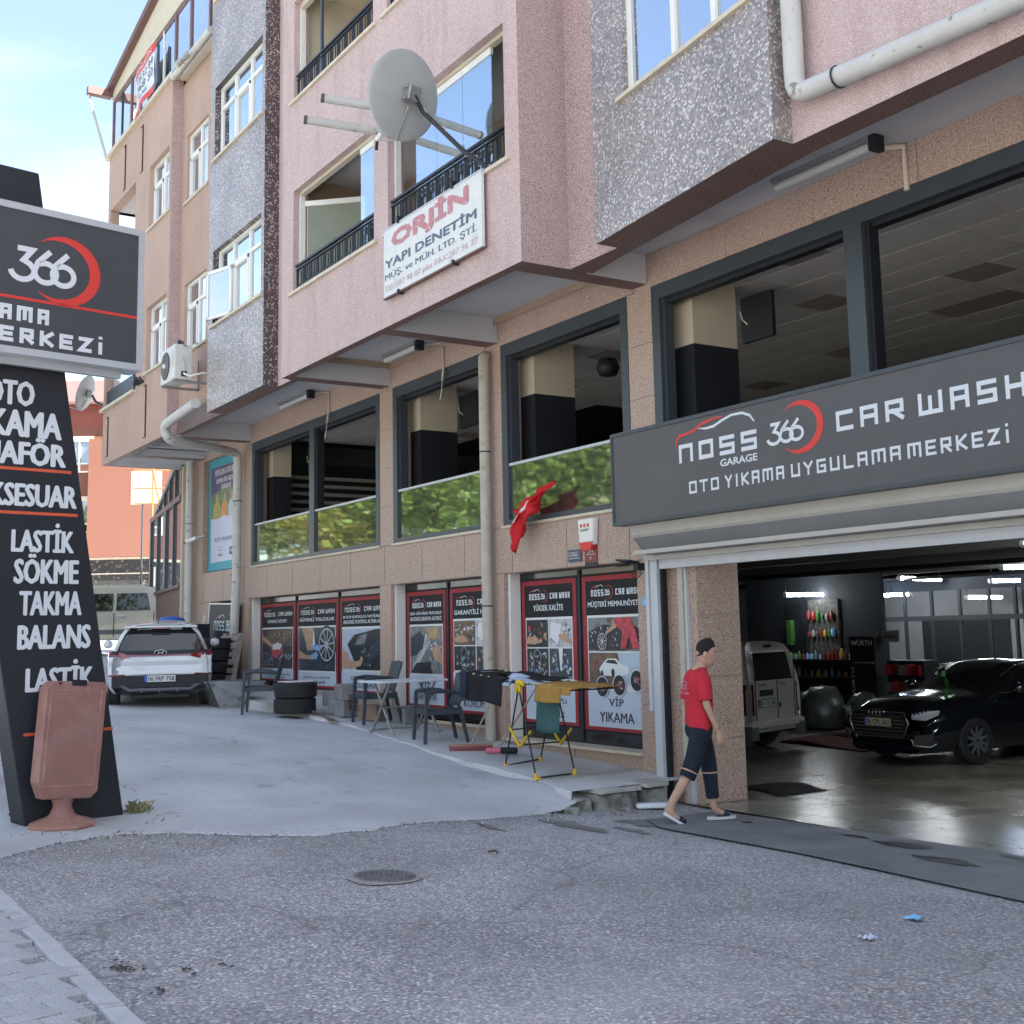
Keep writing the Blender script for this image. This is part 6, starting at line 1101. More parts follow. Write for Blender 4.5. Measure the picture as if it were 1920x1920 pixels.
# laundry rack
LK = M('black_coated_tube', (.012, .013, .015), .4); YP = M('yellow_plastic', (.68, .44, .015), .45, var=.04); LY = M('pale_yellow_cap', (.62, .58, .30), .5)
gx = wz(-11.7); t = thing('laundry_rack', 'folding laundry rack with black tubes and yellow joints, loaded with cloths', 'laundry rack', (-11.7, 7.7, gx))
A1, A2, B1, B2 = (-12.2, 7.55, gx), (-11.15, 7.28, wz(-11.15)), (-12.3, 8.1, wz(-12.3)), (-11.2, 7.82, wz(-11.2)); HA, HB = (-11.68, 7.42, gx + .93), (-11.75, 7.97, gx + .93)
up_ = lambda p, z=.03: (p[0], p[1], p[2] + z)
for a, b in ((A1, HA), (A2, HA), (B1, HB), (B2, HB)): MB().tube([up_(a), b], .0095, LK, 8).build('leg', t)
MB().tube([up_(A1, .02), up_(B1, .02)], .0095, LK, 8).build('base_bar', t); MB().tube([up_(A2, .02), up_(B2, .02)], .0095, LK, 8).build('base_bar', t)
for p, s in ((A1, 1), (A2, -1), (B1, 1), (B2, -1)): MB().tube([up_(p, .005), up_((p[0], p[1] + (.05 if p in (A1, A2) else -.05), p[2]), .02)], [.022, .016], YP, 8).tube([up_(p, 0), up_(p, .07)], [.024, .014], YP, 8).build('foot', t)
for h in (HA, HB): MB().tube([(h[0] - .05, h[1], h[2] - .06), (h[0] - .03, h[1], h[2] + .02), (h[0], h[1], h[2] + .05), (h[0] + .06, h[1], h[2] + .05), (h[0] + .12, h[1], h[2] + .02)], [.02, .03, .034, .028, .018], YP, 10).tube([(h[0] + .03, h[1], h[2] - .07), (h[0] + .01, h[1], h[2] + .02)], [.018, .026], YP, 8).build('hub', t)
for y in (7.45, 8.0): MB().tube([(-11.93, y, gx + .47), (-11.72, y, gx + .27), (-11.50, y, gx + .45)], [.014, .02, .014], YP, 8).build('brace', t)
MB().tube([(-11.72, 7.45, gx + .29), (-11.72, 8.0, gx + .29)], .008, LK, 6).tube([(-11.9, 7.45, gx + .45), (-11.9, 8.0, gx + .45)], .008, LK, 6).build('lower_bar', t)
LW_ = [(-13.0, 1.08), (-12.83, 1.065), (-12.66, 1.05), (-12.49, 1.035), (-12.32, 1.02), (-12.1, 1.0)]; RW_ = [(-11.5, .975), (-11.36, .97), (-11.22, .965), (-11.05, .955), (-10.85, .94), (-10.68, .925)]
MB().tube([(-13.0, 7.42, gx + 1.08), (-11.72, 7.42, gx + .97)], .009, LK, 8).tube([(-13.0, 7.98, gx + 1.08), (-11.78, 7.98, gx + .97)], .009, LK, 8).tube([(-13.0, 7.42, gx + 1.08), (-13.0, 7.98, gx + 1.08)], .009, LK, 8).build('left_wing', t)
MB().tube([(-11.68, 7.42, gx + .975), (-10.66, 7.42, gx + .92)], .009, LK, 8).tube([(-11.75, 7.98, gx + .975), (-10.66, 7.98, gx + .92)], .009, LK, 8).tube([(-10.66, 7.42, gx + .92), (-10.66, 7.98, gx + .92)], .009, LK, 8).build('right_wing', t)
for x, z in LW_ + RW_:
    MB().tube([(x, 7.42, gx + z), (x, 7.98, gx + z)], .004, PVC, 5).build('drying_line', t)
    for y in (7.42, 7.98): MB().tube([(x - .014, y, gx + z + .004), (x + .014, y, gx + z + .003)], .014, LY, 8).build('line_cap', t)
def cloth(name, label, fn, mt, nx=14, ny=14, th=.008):
    q = MB().grid(nx, ny, fn, mt); q.build(name, None, mods=[('solid', th)], label=label, cat='cloth')
CB = M('black_towel', (.010, .011, .014), .95, var=.2, bump=.8, bs=200); CN = M('navy_towel', (.014, .028, .05), .95, bump=.8, bs=200); CG = M('grey_green_towel', (.13, .16, .155), .95, bump=.8, bs=200); CW = M('pale_blue_towel', (.46, .54, .68), .95, bump=.6, bs=200); CO = M('ochre_towel', (.42, .235, .055), .95, var=.15, vs=20, bump=1, bs=160); CT = M('teal_towel', (.05, .115, .12), .95, var=.1, bump=.8, bs=200)
def hang(x0, x1, y, zt, drop, amp=.012, f=16, y2=None, ph=0, slope=0):
    def fn(u, v):
        if v < .35: return (x0 + (x1 - x0) * u, y + .45 * (1 - v / .35) if y2 is None else y + (y2 - y) * (1 - v / .35), zt + slope * u + .01 + .004 * math.sin(f * u))
        w = (v - .35) / .65; return (x0 + (x1 - x0) * u + .01 * math.sin(5 * w + ph), y - .015 + amp * math.sin(f * u + ph) * w, zt + slope * u - drop * w - .01 * math.sin(f * u * .5) * w)
    return fn
cloth('towel', 'black towel over the left wing of the laundry rack', hang(-12.78, -11.98, 7.40, gx + 1.055, .29, slope=-.055), CB)
cloth('towel', 'navy towel hanging beside the black one at the left of the rack', hang(-12.92, -12.76, 7.39, gx + 1.07, .28), CN, 6)
cloth('towel', 'grey green towel over the far left end of the rack', lambda u, v: (-13.015 - .012 * math.sin(18 * u), 7.42 + .3 * u, gx + 1.09 - .36 * v) if v > 0 else (-13.0, 7.42 + .3 * u, gx + 1.09), CG, 8, 8)
cloth('towel', 'dark towel lying flat across the lines behind the hub', lambda u, v: (-12.5 + 1.1 * u, 7.55 + .42 * v, gx + 1.075 - .07 * u + .01 * math.sin(9 * u + 6 * v)), CB)
cloth('towel', 'pale blue cloth draped over the yellow hub of the rack', lambda u, v: (-12.12 + .95 * u, 7.40 + .22 * v - .02 * math.sin(8 * u), gx + 1.07 - .10 * u + .02 * math.sin(7 * u) - (.12 * (1 - v) if u < .35 else .02 * (1 - v)) ), CW)
cloth('towel', 'teal towel hanging lowest under the right wing of the rack', hang(-11.42, -10.98, 7.50, gx + .955, .50, .010, 9, slope=-.01), CT)
cloth('towel', 'fluffy ochre towel folded over the right wing of the rack', hang(-11.28, -10.80, 7.395, gx + .965, .17, .012, 9, 7.98, slope=-.02), CO)
cloth('towel', 'second fold of the ochre towel at the right tip of the rack', hang(-10.86, -10.62, 7.40, gx + .955, .06, .01, 7, 8.0, slope=-.03), CO, 8)
# brooms
BR_ = M('red_bristle', (.28, .04, .035), .8, var=.3, vs=60); t = thing('broom', 'wide red push broom lying below the drain pipe', 'broom', (-13.4, 7.8, wz(-13.4))); zz = wz(-13.5)
T = Matrix.Translation((-13.5, 7.85, zz)) @ Matrix.Rotation(R(62), 4, 'Z'); q = MB(); rr_ = random.Random(1)
for k in range(60):
    for j in (-1, 0, 1): x = -.27 + .54 * k / 59; q.box(x - .003, x + .003, j * .018 - .004, j * .018 + .004, 0, .055 + rr_.random() * .006, BR_, T)
q.build('bristles', t, kind='stuff'); MB().box(-.28, .28, -.035, .035, .055, .08, M('pink_wood', (.36, .19, .15), .8), T).build('head', t); MB().tube([T @ Vector((0, 0, .07)), (-13.62, 8.45, zz + .95)], .012, M('bare_stick', (.36, .31, .27), .7), 8).build('handle', t)
t = thing('floor_brush', 'small pink and black brush beside the push broom', 'brush', (-12.95, 7.95, wz(-12.95))); MB().tube([(-13.12, 7.85, wz(-13) + .05), (-12.98, 7.98, wz(-13) + .05)], .035, M('pink_plastic', (.62, .16, .22), .5), 8).build('head', t); MB().tube([(-12.98, 7.98, wz(-13) + .05), (-12.82, 8.1, wz(-13) + .05)], .04, BLACKP, 8).build('bristles', t); MB().tube([(-13.02, 7.96, wz(-13) + .07), (-12.72, 8.5, wz(-13) + 1.0)], .011, M('bare_stick', (.36, .31, .27), .7), 8).build('handle', t)
# tyres behind the parked hatchback, tyres at the far left of the pylon
g0 = gz(-24.6, 7.4)
for k in range(5): tyre(['bottom', 'second', 'third', 'fourth', 'topmost'][k] + ' tyre of the stack behind the white hatchback', (-24.6 + .02 * (k % 2), 7.45, g0 + k * .225), .33, .22, 'tyres behind the white hatchback')
for k in range(4): tyre(['bottom', 'second', 'third', 'topmost'][k] + ' tyre of the shorter stack beside the blue bag', (-23.4, 7.9 + .02 * (k % 2), g0 - .06 + k * .225), .33, .22, 'tyres behind the white hatchback')
MB().lathe([(0, .0), (.26, .01), (.30, .05), (.24, .12), (.1, .15), (0, .15)], (-24.6, 7.4, g0 + 1.13), M('blue_plastic_bag', (.03, .12, .42), .45, bump=1, bs=14), 18).build('blue_bag', None, label='blue plastic bag lying on the topmost tyre behind the hatchback', cat='bag')
MB().box(-25.6, -25.2, 8.1, 8.4, 1.75, 2.15, BLACKP).box(-25.45, -25.35, 8.2, 8.3, .9, 1.75, BLACKP).build('black_cabinet', None, label='small black box on a post beside the hatchback mirror', cat='box')
for k in range(4): tyre(['bottom', 'second', 'third', 'topmost'][k] + ' tyre of the stack left of the pylon foot', (-13.75, 2.05, gz(-13.7, 2.1) + k * .215), .33, .21, 'tyres left of the pylon')

# ================================================================ glazed stair lean-to at the left end of the building
SU = Vector((-.985, .17, 0)).normalized(); SO = Vector((-27.55, 8.5, 0)); se = thing('glazed_porch', 'dark framed glazed porch with wooden base at the left end of the building', 'porch', tuple(SO + SU * 3))
sf = Fr(SO + SU * 6.1, -SU); q = MB(); WOODP = M('brown_wood_cladding', (.17, .105, .08), .7, var=.15, vs=3)
for k in range(15): MB().add([sf.p(a, b, w) for a in (k * .41, k * .41 + .40) for b in (.9, 3.0) for w in (-.05, 0)], [(0, 1, 3, 2), (4, 6, 7, 5), (0, 4, 5, 1), (2, 3, 7, 6), (0, 2, 6, 4), (1, 5, 7, 3)], WOODP).build('plank', se)
for a, b, c, d, mt in ((-.05, 6.15, 3.0, 3.08, BROWN), (-.05, 6.15, 5.0, 5.12, BROWN), (0, .22, 3.08, 5.0, ANTH), (3.2, 3.5, 3.08, 5.0, ANTH), (1.7, 1.78, 3.08, 5.0, ANTH), (4.9, 4.98, 3.08, 5.0, ANTH)): q = MB(); sf.box(q, a, b, c, d, -.03, .06, mt); q.build('frame', se)
for a, b in ((.22, 1.7), (1.78, 3.2), (3.5, 4.9), (4.98, 6.1)): q = MB(); sf.box(q, a, b, 3.08, 5.0, 0, .01, WINGL); q.build('pane', se)
q = MB(); sf.box(q, 0, 6.1, 1, 5.0, -1.6, -1.5, BLACKP); q.build('inner_wall', se)
for k in range(5):
    a0, a1 = .6 + k * 1.1, .6 + (k + 1) * 1.1; h0, h1 = 5.12 + k * .2, 5.12 + (k + 1) * .2
    MB().add([sf.p(a0, 5.12, -.02), sf.p(a1 - .05, 5.12, -.02), sf.p(a1 - .05, h1 - .02, -.02), sf.p(a0, max(h0 - .02, 5.13), -.02)], [(0, 1, 2, 3)], glass('porch_gable_glass', (.10, .11, .12), .3)).build('roof_pane', se); q = MB(); sf.box(q, a1 - .05, a1, 5.12, h1, -.03, .03, ANTH); q.build('frame', se)
MB().tube([sf.p(.5, 5.12, 0), sf.p(6.1, 6.15, 0)], .05, ANTH, 6).build('rafter', se)
q = MB(); q.box(-27.45, -27.36, 8.45, 8.55, 2.0, 5.75, CREAMP); q.build('downpipe_box', se)
t = thing('orange_antenna', 'orange aerial rods standing in front of the pale panel beside the porch', 'antenna', (-35.9, 10.3, 5.0)); OR_ = M('orange_rod', (.62, .22, .08), .6); AU = Vector((.55, .84, 0)); A0 = Vector((-35.9, 10.2, 0))
MB().tube([A0 + Vector((0, 0, 4.6)), A0 + Vector((0, 0, 6.85))], .03, OR_, 6).build('mast', t); MB().tube([A0 + Vector((0, 0, 6.8)), A0 + AU * .35 + Vector((0, 0, 5.2))], .035, OR_, 6).build('mast', t)
for z in (6.78, 6.25, 5.8): MB().tube([A0 - AU * .55 + Vector((0, 0, z + .02)), A0 + AU * .45 + Vector((0, 0, z))], .02, OR_, 6).build('rod', t)
P0 = Vector((-36.6, 10.1, 0)); fr = Fr(P0, AU); q = MB(); fr.box(q, -.35, .55, 5.85, 6.85, -.05, 0, M('pale_panel', (.42, .40, .37), .7)); fr.box(q, -.02, .02, 2.0, 5.9, -.05, 0, ANTH); q.build('panel_board', None, label='pale rectangular board on a post behind the orange aerial', cat='board')

# ================================================================ salmon house and street beyond, things mirrored in the panes
SAL = M('salmon_paint', (.17, .072, .050), .85, var=.04, vs=.4); SALD = M('coral_paint', (.20, .062, .048), .85, var=.05); DGR = M('black_granite_base', (.035, .033, .032), .35, var=.3, vs=4, speck=((.16, .14, .13), 6, .6, .66)); CURT = M('net_curtain', (.48, .46, .42), .9, var=.2, vs=20)
HU = Vector((.55, .835, 0)).normalized(); HO = Vector((-63.2, 9.2, 0)); hf = Fr(HO, HU); sh_ = thing('salmon_house', 'salmon painted house with white windows and black granite base beyond the yard', 'house', tuple(HO + HU * 5) [:2] + (2.6,))
wins = [(5.0 + i * 2.6 - 3.0, z) for i in range(6) for z in (6.95, 9.85)]
q = MB(); holes = [(x, x + 1.35, z, z + 1.75) for x, z in wins]; hf.wall(q, -6, 16, 5.75, 12.0, holes, SAL, .15); q.build('wall', sh_)
q = MB(); hf.box(q, 5.9, 16, 5.75, 11.4, 0, .5, SAL); q.build('bay', sh_)
q = MB(); hf.box(q, -6, 16, 12.0, 13.2, -.2, .02, SALD); q.prism([hf.p(-7, 13.2, .6), hf.p(16.5, 13.2, .6), hf.p(14, 15.2, -4), hf.p(-4.5, 15.2, -4)], (0, 0, -.12), BROWN); q.add([hf.p(2.5, 12.0, .04), hf.p(6.5, 12.4, .04), hf.p(6.5, 12.8, .04), hf.p(4.4, 13.0, .04)], [(0, 1, 2, 3)], SALD); q.build('roof_band', sh_)
q = MB(); hf.box(q, -6, 16, 2.0, 5.72, -.1, .06, DGR); q.build('granite_base', sh_); q = MB(); hf.box(q, -6, 16, 5.65, 5.78, 0, .14, SILL); hf.box(q, 3.9, 16, 4.95, 5.0, 0, .1, SILL); q.build('string_course', sh_)
q = MB(); hf.box(q, -6, 16, 5.75, 12, -6.2, -6, SAL); hf.box(q, -6, -5.8, 2, 13, -6, 0, SAL); hf.box(q, 15.8, 16, 2, 13, -6, 0, SAL); q.build('rear_wall', sh_)
for x, z in wins:
    q = MB(); hf.box(q, x, x + 1.35, z, z + .07, -.1, .02, PVC); hf.box(q, x, x + 1.35, z + 1.5, z + 1.75, -.1, .05, SILL); hf.box(q, x, x + .07, z, z + 1.75, -.1, .02, PVC); hf.box(q, x + 1.28, x + 1.35, z, z + 1.75, -.1, .02, PVC); hf.box(q, x + .64, x + .71, z, z + 1.5, -.1, .02, PVC); hf.box(q, x, x + 1.35, z + .4, z + .46, -.1, .02, PVC); w = q.build('window', sh_)
    q = MB(); hf.box(q, x + .07, x + .64, z + .46, z + 1.5, -.06, -.05, WINGL); q.build('pane', w); q = MB(); hf.box(q, x + .71, x + 1.28, z + .46, z + 1.5, -.06, -.05, WINGL); q.build('pane', w); q = MB(); hf.box(q, x + .07, x + .5, z + .07, z + 1.5, -.12, -.11, CURT); q.build('curtain', w)
q = MB(); hf.box(q, 2.4, 3.7, 3.3, 5.4, 0, .1, SILL); q.build('base_window', sh_)
# lattice mast on the far roofs, distant roofs
t = MB(); t.tube([(-66, 13.2, 12), (-66, 13.2, 17.5)], .05, ANTH, 5); [t.tube([(-66.35, 13.0, z), (-65.65, 13.5, z)], .03, ANTH, 4) for z in (16, 16.5, 17)]; t.build('roof_aerial', None, label='thin aerial on the roof behind the small satellite dish', cat='antenna')
t = thing('far_house', 'far pale house with tiled roof between the pylon and the salmon house', 'house', (-80, 16, 3)); q = MB().box(-84, -78, 12, 18.5, 3, 15.2, CREAMP).build('wall', t); q = MB().prism([(-77.5, 11.5, 15.2), (-77.5, 19, 15.2), (-77.5, 15.2, 17.4)], (-7, 0, 0), M('clay_roof', (.30, .17, .12), .8)).build('roof', t)
# houses and trees across the road, behind the camera: they light the front and show in the glass
TURQ = M('turquoise_render', (.22, .42, .40), .85, var=.05)
def far_block(lb, x0, x1, y0, y1, h, mt, z0=0):
    t = thing('apartment_house', lb, 'building', ((x0 + x1) / 2, y1, z0)); MB().box(x0, x1, y0, y1, z0, h, mt).build('wall', t)
    for i in range(int((x1 - x0) / 3)):
        for k in range(int((h - z0) / 3)):
            x, z = x0 + .8 + i * 3, z0 + 1.1 + k * 3; MB().box(x, x + 1.5, y1, y1 + .04, z, z + 1.4, WINGL).box(x - .08, x + 1.58, y1, y1 + .08, z - .1, z, PVC).box(x - .1, x, y1, y1 + .07, z, z + 1.5, CREAMP).box(x + 1.5, x + 1.6, y1, y1 + .07, z, z + 1.5, CREAMP).build('window', t)
    MB().box(x0 - .4, x1 + .4, y0 - .4, y1 + .4, h, h + .3, CREAMP).build('roof', t)
far_block('turquoise apartment house mirrored in the third rail pane', -36, -18, -34, -22, 12.5, TURQ, .5); far_block('cream apartment house across the road', -62, -41, -38, -26, 11.5, CREAMP, 2); far_block('beige apartment house across the road behind the viewer', -12, 12, -36, -25, 11, M('beige_render', (.45, .38, .30), .85), .4)
LEAF = M('leaf_green', (.085, .135, .028), .6, var=.4, vs=1.2); LEAFY = M('leaf_yellow_green', (.17, .17, .035), .6, var=.4, vs=1.2); BARK = M('bark', (.09, .07, .055), .95, var=.3, vs=9, bump=1, bs=20)
def tree(lb, x, y, h, cr_, mt, n, sd):
    r = random.Random(sd); z0 = gz(x, y); t = thing('tree', lb, 'tree', (x, y, z0), group='street trees across the road'); q = MB(); q.tube([(x, y, z0 - .1), (x + .1, y, z0 + h * .3), (x - .1, y + .1, z0 + h * .6)], [.2, .15, .08], BARK, 8); cl = []
    for k in range(9):
        a = r.random() * 6.3; e = (x + cr_ * .6 * r.uniform(.4, 1.2) * math.cos(a), y + cr_ * .6 * r.uniform(.4, 1.2) * math.sin(a), z0 + h * r.uniform(.45, .92)); q.tube([(x, y, z0 + h * r.uniform(.25, .5)), ((x + e[0]) / 2, (y + e[1]) / 2, (z0 + h * .45 + e[2]) / 2 + .2), e], [.07, .05, .02], BARK, 6); cl.append(e)
    q.build('trunk', t); q = MB(); vs_, fs_ = [], []
    for k in range(n):
        c = cl[r.randrange(len(cl))]; p = Vector((r.gauss(c[0], cr_ * .30), r.gauss(c[1], cr_ * .30), r.gauss(c[2], cr_ * .26))); a = Vector((r.uniform(-1, 1), r.uniform(-1, 1), r.uniform(-1, 1))).normalized() * r.uniform(.07, .15); b = a.cross(Vector((r.uniform(-1, 1), r.uniform(-1, 1), r.uniform(-1, 1)))).normalized() * .07
        i = len(vs_); vs_ += [p - a, p + b, p + a, p - b]; fs_.append((i, i + 1, i + 2, i + 3))
    q.add(vs_, fs_, mt); q.build('crown', t, kind='stuff')
tree('dense green street tree mirrored in the second rail pane', -31.5, -4.5, 8.5, 3.2, LEAF, 9000, 1); tree('green street tree nearer the road end, mirrored in the third pane', -25, -6.5, 8, 2.8, LEAF, 8000, 2); tree('yellow green street tree mirrored in the first rail pane', -43, -3.5, 8, 3.2, LEAFY, 9000, 3); tree('yellow green street tree farthest up the road', -52, -6, 8.5, 3.4, LEAFY, 7000, 4); tree('green street tree across the road behind the viewer', -14, -15, 8, 3, LEAF, 7000, 5)

srcs = [o for o in bpy.data.objects if o.name.startswith('tree') and o.type == 'EMPTY']
for (k, x, y, rz, lb) in ((0, -36.5, -2.6, 1.1, 'green street tree filling the gap between the mirrored trees'), (2, -38.5, -8.5, 2.2, 'yellow green street tree behind the nearest row'), (0, -28, -9.5, 3.9, 'green street tree before the turquoise house'), (2, -47.5, -3.0, 4.4, 'yellow green street tree near the top of the road'), (1, -22, -12, .7, 'green street tree at the near end of the row'), (0, -58, -5, 2.9, 'green street tree closing the far end of the road')):
    o = copy_tree(srcs[k]); o.location = (x, y, gz(x, y)); o.rotation_euler = (0, 0, rz); o['label'] = lb
# ================================================================ vehicles
def loft(q, secs, mts, rowmat, smooth=True, capmat=None, cap0=True, cap1=True):
    """secs: list of half outlines [(x,y,z)...] bottom centre to top centre; mirrored.  rowmat(i_section, k_row) -> material"""
    n = len(secs[0])
    for i in range(len(secs) - 1):
        for k in range(n - 1):
            a, b, c, d = secs[i][k], secs[i][k + 1], secs[i + 1][k + 1], secs[i + 1][k]
            for s in (1, -1):
                P = [(s * p[0], p[1], p[2]) for p in (a, b, c, d)]; P = P if s == 1 else P[::-1]
                q.add(P, [(0, 1, 2, 3)], rowmat(i, k), smooth)
    for on, sec, rev in ((cap0, secs[0], False), (cap1, secs[-1], True)):
        if not on: continue
        for k in range(n - 1):
            a, b = sec[k], sec[k + 1]; W = 6
            for j in range(W):
                f0, f1 = -1 + 2 * j / W, -1 + 2 * (j + 1) / W
                P = [(a[0] * f0, a[1], a[2]), (a[0] * f1, a[1], a[2]), (b[0] * f1, b[1], b[2]), (b[0] * f0, b[1], b[2])]
                q.add(P if not rev else P[::-1], [(0, 1, 2, 3)], capmat(k, rev) if capmat else mts, smooth)
    return q
CWHITE = M('car_paint_white', (.66, .68, .70), .25, var=.02, spec=.5, coat=.6); CVAN = M('van_paint_cream_white', (.50, .49, .43), .35, var=.06, vs=2, coat=.4); CBLK = M('car_paint_black', (.006, .008, .014), .08, var=.02, spec=.6, coat=1); CSUV = M('car_paint_champagne', (.42, .40, .34), .3, .3, coat=.5)
CGL = M('car_glass_dark', (.008, .010, .012), .03, var=.02, spec=.9); CPL = M('car_black_plastic', (.018, .018, .02), .5, var=.1); CGREY = M('car_grey_plastic', (.10, .11, .12), .5); CHR = M('chrome', (.55, .56, .58), .12, .9, var=.02); TAIL = M('tail_lamp_red', (.22, .006, .012), .1, var=.1, spec=.7, coat=1); TAILD = M('tail_lamp_dark_red', (.10, .006, .006), .12, spec=.7, coat=1); LENS = M('headlamp_lens', (.55, .58, .62), .08, .3, spec=.8, coat=1); PLT = M('number_plate_white', (.62, .63, .62), .4, var=.02); PLTY = M('number_plate_cream', (.60, .55, .42), .4, var=.02); EUB = M('number_plate_blue', (.03, .10, .42), .4)
def cwheel(t, x, y, r, w=.2, side=1, rimm=None, spokes=5):
    T = Matrix.Translation((x, y, r)) @ Matrix.Rotation(R(90) * side, 4, 'Y'); wl = MB().lathe([(r * .6, -w / 2), (r * .93, -w / 2), (r, -w / 2 + .03), (r, w / 2 - .03), (r * .93, w / 2), (r * .66, w / 2), (r * .64, w / 2 - .02), (r * .62, -w / 2)], (0, 0, 0), RUB, 32, T, smooth=False)
    o = wl.build('wheel', t); q = MB(); rm = rimm or STEEL; q.lathe([(r * .66, w / 2 - .005), (r * .62, w / 2 - .012), (r * .60, w / 2 - .06), (r * .18, w / 2 - .05), (0, w / 2 - .02)], (0, 0, 0), CPL, 32, T)
    for k in range(spokes): T2 = T @ Matrix.Rotation(2 * math.pi * k / spokes, 4, 'Z'); q.hexa([T2 @ Vector(p) for p in ((.03, -.03, w / 2 - .03), (r * .62, -.012, w / 2 - .02), (r * .62, .012, w / 2 - .02), (.03, .03, w / 2 - .03), (.03, -.03, w / 2), (r * .62, -.012, w / 2 - .004), (r * .62, .012, w / 2 - .004), (.03, .03, w / 2))], rm)
    q.build('rim', o)
def plate(t, fr, cx, cz, s, w=.52, h=.11, mt=None, wof=0):
    q = MB(); fr.box(q, cx - w / 2 - .01, cx + w / 2 + .01, cz - h / 2 - .01, cz + h / 2 + .01, wof, wof + .012, CPL); fr.box(q, cx - w / 2, cx + w / 2, cz - h / 2, cz + h / 2, wof + .012, wof + .016, mt or PLT); rect(q, fr, cx - w / 2, cx - w / 2 + .045, cz - h / 2, cz + h / 2, EUB, wof + .018)
    text(q, fr, s, cx - w / 2 + .06, cx + w / 2 - .02, cz - h * .34, cz + h * .34, INK, wof + .019, .02); q.build('number_plate', t)

# --- white hatchback seen from behind.  local frame: rear at y=0, x right, forward +y
def half(w, zs, y, dy=None, k=1.0):
    return [(x * w, y + (dy(z) if dy else 0), z) for x, z in zs]
OUT = [(0, .24), (.62, .24), (.80, .27), (.865, .36), (.885, .52), (.89, .70), (.875, .84), (.835, .93), (.80, 1.0), (.745, 1.13), (.675, 1.28), (.60, 1.38), (.50, 1.425), (.28, 1.45), (0, 1.46)]
def rear_y(z): return np.interp(z, [.2, .3, .5, .62, .70, .86, .93, 1.0, 1.3, 1.40, 1.46], [.10, .02, .0, .03, .06, .03, .06, .12, .34, .40, .30])
h = thing('hatchback', 'white hatchback parked in the yard with its rear to the viewer', 'car', (-20.55, 6.02, gz(-20.6, 6.1) + .0), 0); h['_local'] = 1
h.rotation_euler = (R(2.5), 0, R(73)); h.scale = (.95,) * 3
secs = []
for y, w, zf, k in ((0, .90, 1, 1), (.10, .965, 1, 1), (.35, 1, 1, 1), (.8, 1.0, 1, 1), (1.6, 1.0, 1, 1), (2.2, 1.0, 1, .97), (2.9, .99, .72, .85), (3.6, .96, .66, .8), (4.0, .88, .6, .8)):
    s = []
    for x, z in OUT:
        wt_ = max(0, 1 - y / .36) if y < .36 else 0
        zz = z if z < .94 or zf == 1 else .94 + (z - .94) * (zf - .6) / .4 * .6
        s.append((x * w * (1 - .06 * (1 if z > 1.3 and y < .2 else 0)), y + rear_y(z) * (wt_ if y > 0 else 1), zz))
    secs.append(s)
def rm(i, k): return CGL if k in (8, 9, 10) and 2 <= i <= 4 else CPL if k in (0, 1) else CWHITE
def cm_(k, rev): return CPL if k <= 3 else CWHITE if k <= 6 else CGL if k in (7, 8, 9, 10) else CWHITE
loft(MB(), secs, CWHITE, rm, capmat=cm_).build('body', h, mods=[('weld', .002)])
rf_ = Fr((0, 0, 0), (1, 0, 0))
def onrear(q, pts, mt, off=.012): q.add([(x, rear_y(z) - off - .0, z) for x, z in pts], [tuple(range(len(pts)))], mt)
def strip(q, pts_lo, pts_hi, mt, off=.012):   # strip following the rear surface
    for (a, b), (c, d) in zip(zip(pts_lo, pts_hi), zip(pts_lo[1:], pts_hi[1:])): q.add([(a[0], rear_y(a[1]) - off + abs(a[0]) ** 4 * .10, a[1]), (c[0], rear_y(c[1]) - off + abs(c[0]) ** 4 * .10, c[1]), (d[0], rear_y(d[1]) - off + abs(d[0]) ** 4 * .10, d[1]), (b[0], rear_y(b[1]) - off + abs(b[0]) ** 4 * .10, b[1])], [(0, 1, 2, 3)], mt)
xs_ = [-.86, -.7, -.5, -.25, 0, .25, .5, .7, .86]
q = MB(); 
for z0, z1 in ((.60, .66), (.66, .74), (.74, .82), (.82, .90)): strip(q, [(x, z0) for x in xs_], [(x, z1) for x in xs_], CWHITE, .02)
q.build('tailgate', h); q = MB()
for z0, z1, w in ((1.0, 1.1, .70), (1.1, 1.2, .665), (1.2, 1.30, .62), (1.30, 1.345, .57)): strip(q, [(x * w / .86, z0) for x in xs_], [(x * (w - .035) / .86, z1) for x in xs_], CGL, .022)
q.build('rear_window', h); q = MB(); strip(q, [(x, .905) for x in xs_], [(x * .94, 1.0) for x in xs_], CPL, .026); q.build('black_band', h)
q = MB(); strip(q, [(x, .90 + .015 * abs(x)) for x in xs_], [(x, .925 + .02 * abs(x)) for x in xs_], TAIL, .032); q.build('light_bar', h)
for s in (-1, 1):
    q = MB(); q.prism([(s * .50, rear_y(.9) - .02, .90), (s * .86, rear_y(.9) + .06, .80), (s * .885, .26, .90), (s * .86, .22, 1.0), (s * .62, rear_y(.95) - .0, .965)], (0, -.03, 0), TAIL); q.build('tail_light', h); q = MB(); q.prism([(s * .58, -.03, .585), (s * .86, .04, .565), (s * .86, .04, .59), (s * .58, -.03, .605)], (0, .03, 0), TAIL); q.build('reflector', h)
    cwheel(h, s * .78, .62, .31, .2, s); cwheel(h, s * .78, 3.1, .31, .2, s); MB().lathe([(0, -.09), (.06, -.07), (.085, 0), (.06, .07), (0, .09)], (s * .98, 2.25, 1.02), CWHITE, 12, Matrix.Rotation(R(90), 4, 'Y')).build('wing_mirror', h)
q = MB(); q.box(-.62, .62, .26, .62, 1.385, 1.42, CWHITE); q.build('spoiler', h, mods=[('bevel', .015, 2)]); MB().box(-.16, .16, .245, .26, 1.37, 1.385, TAIL).build('brake_light', h)
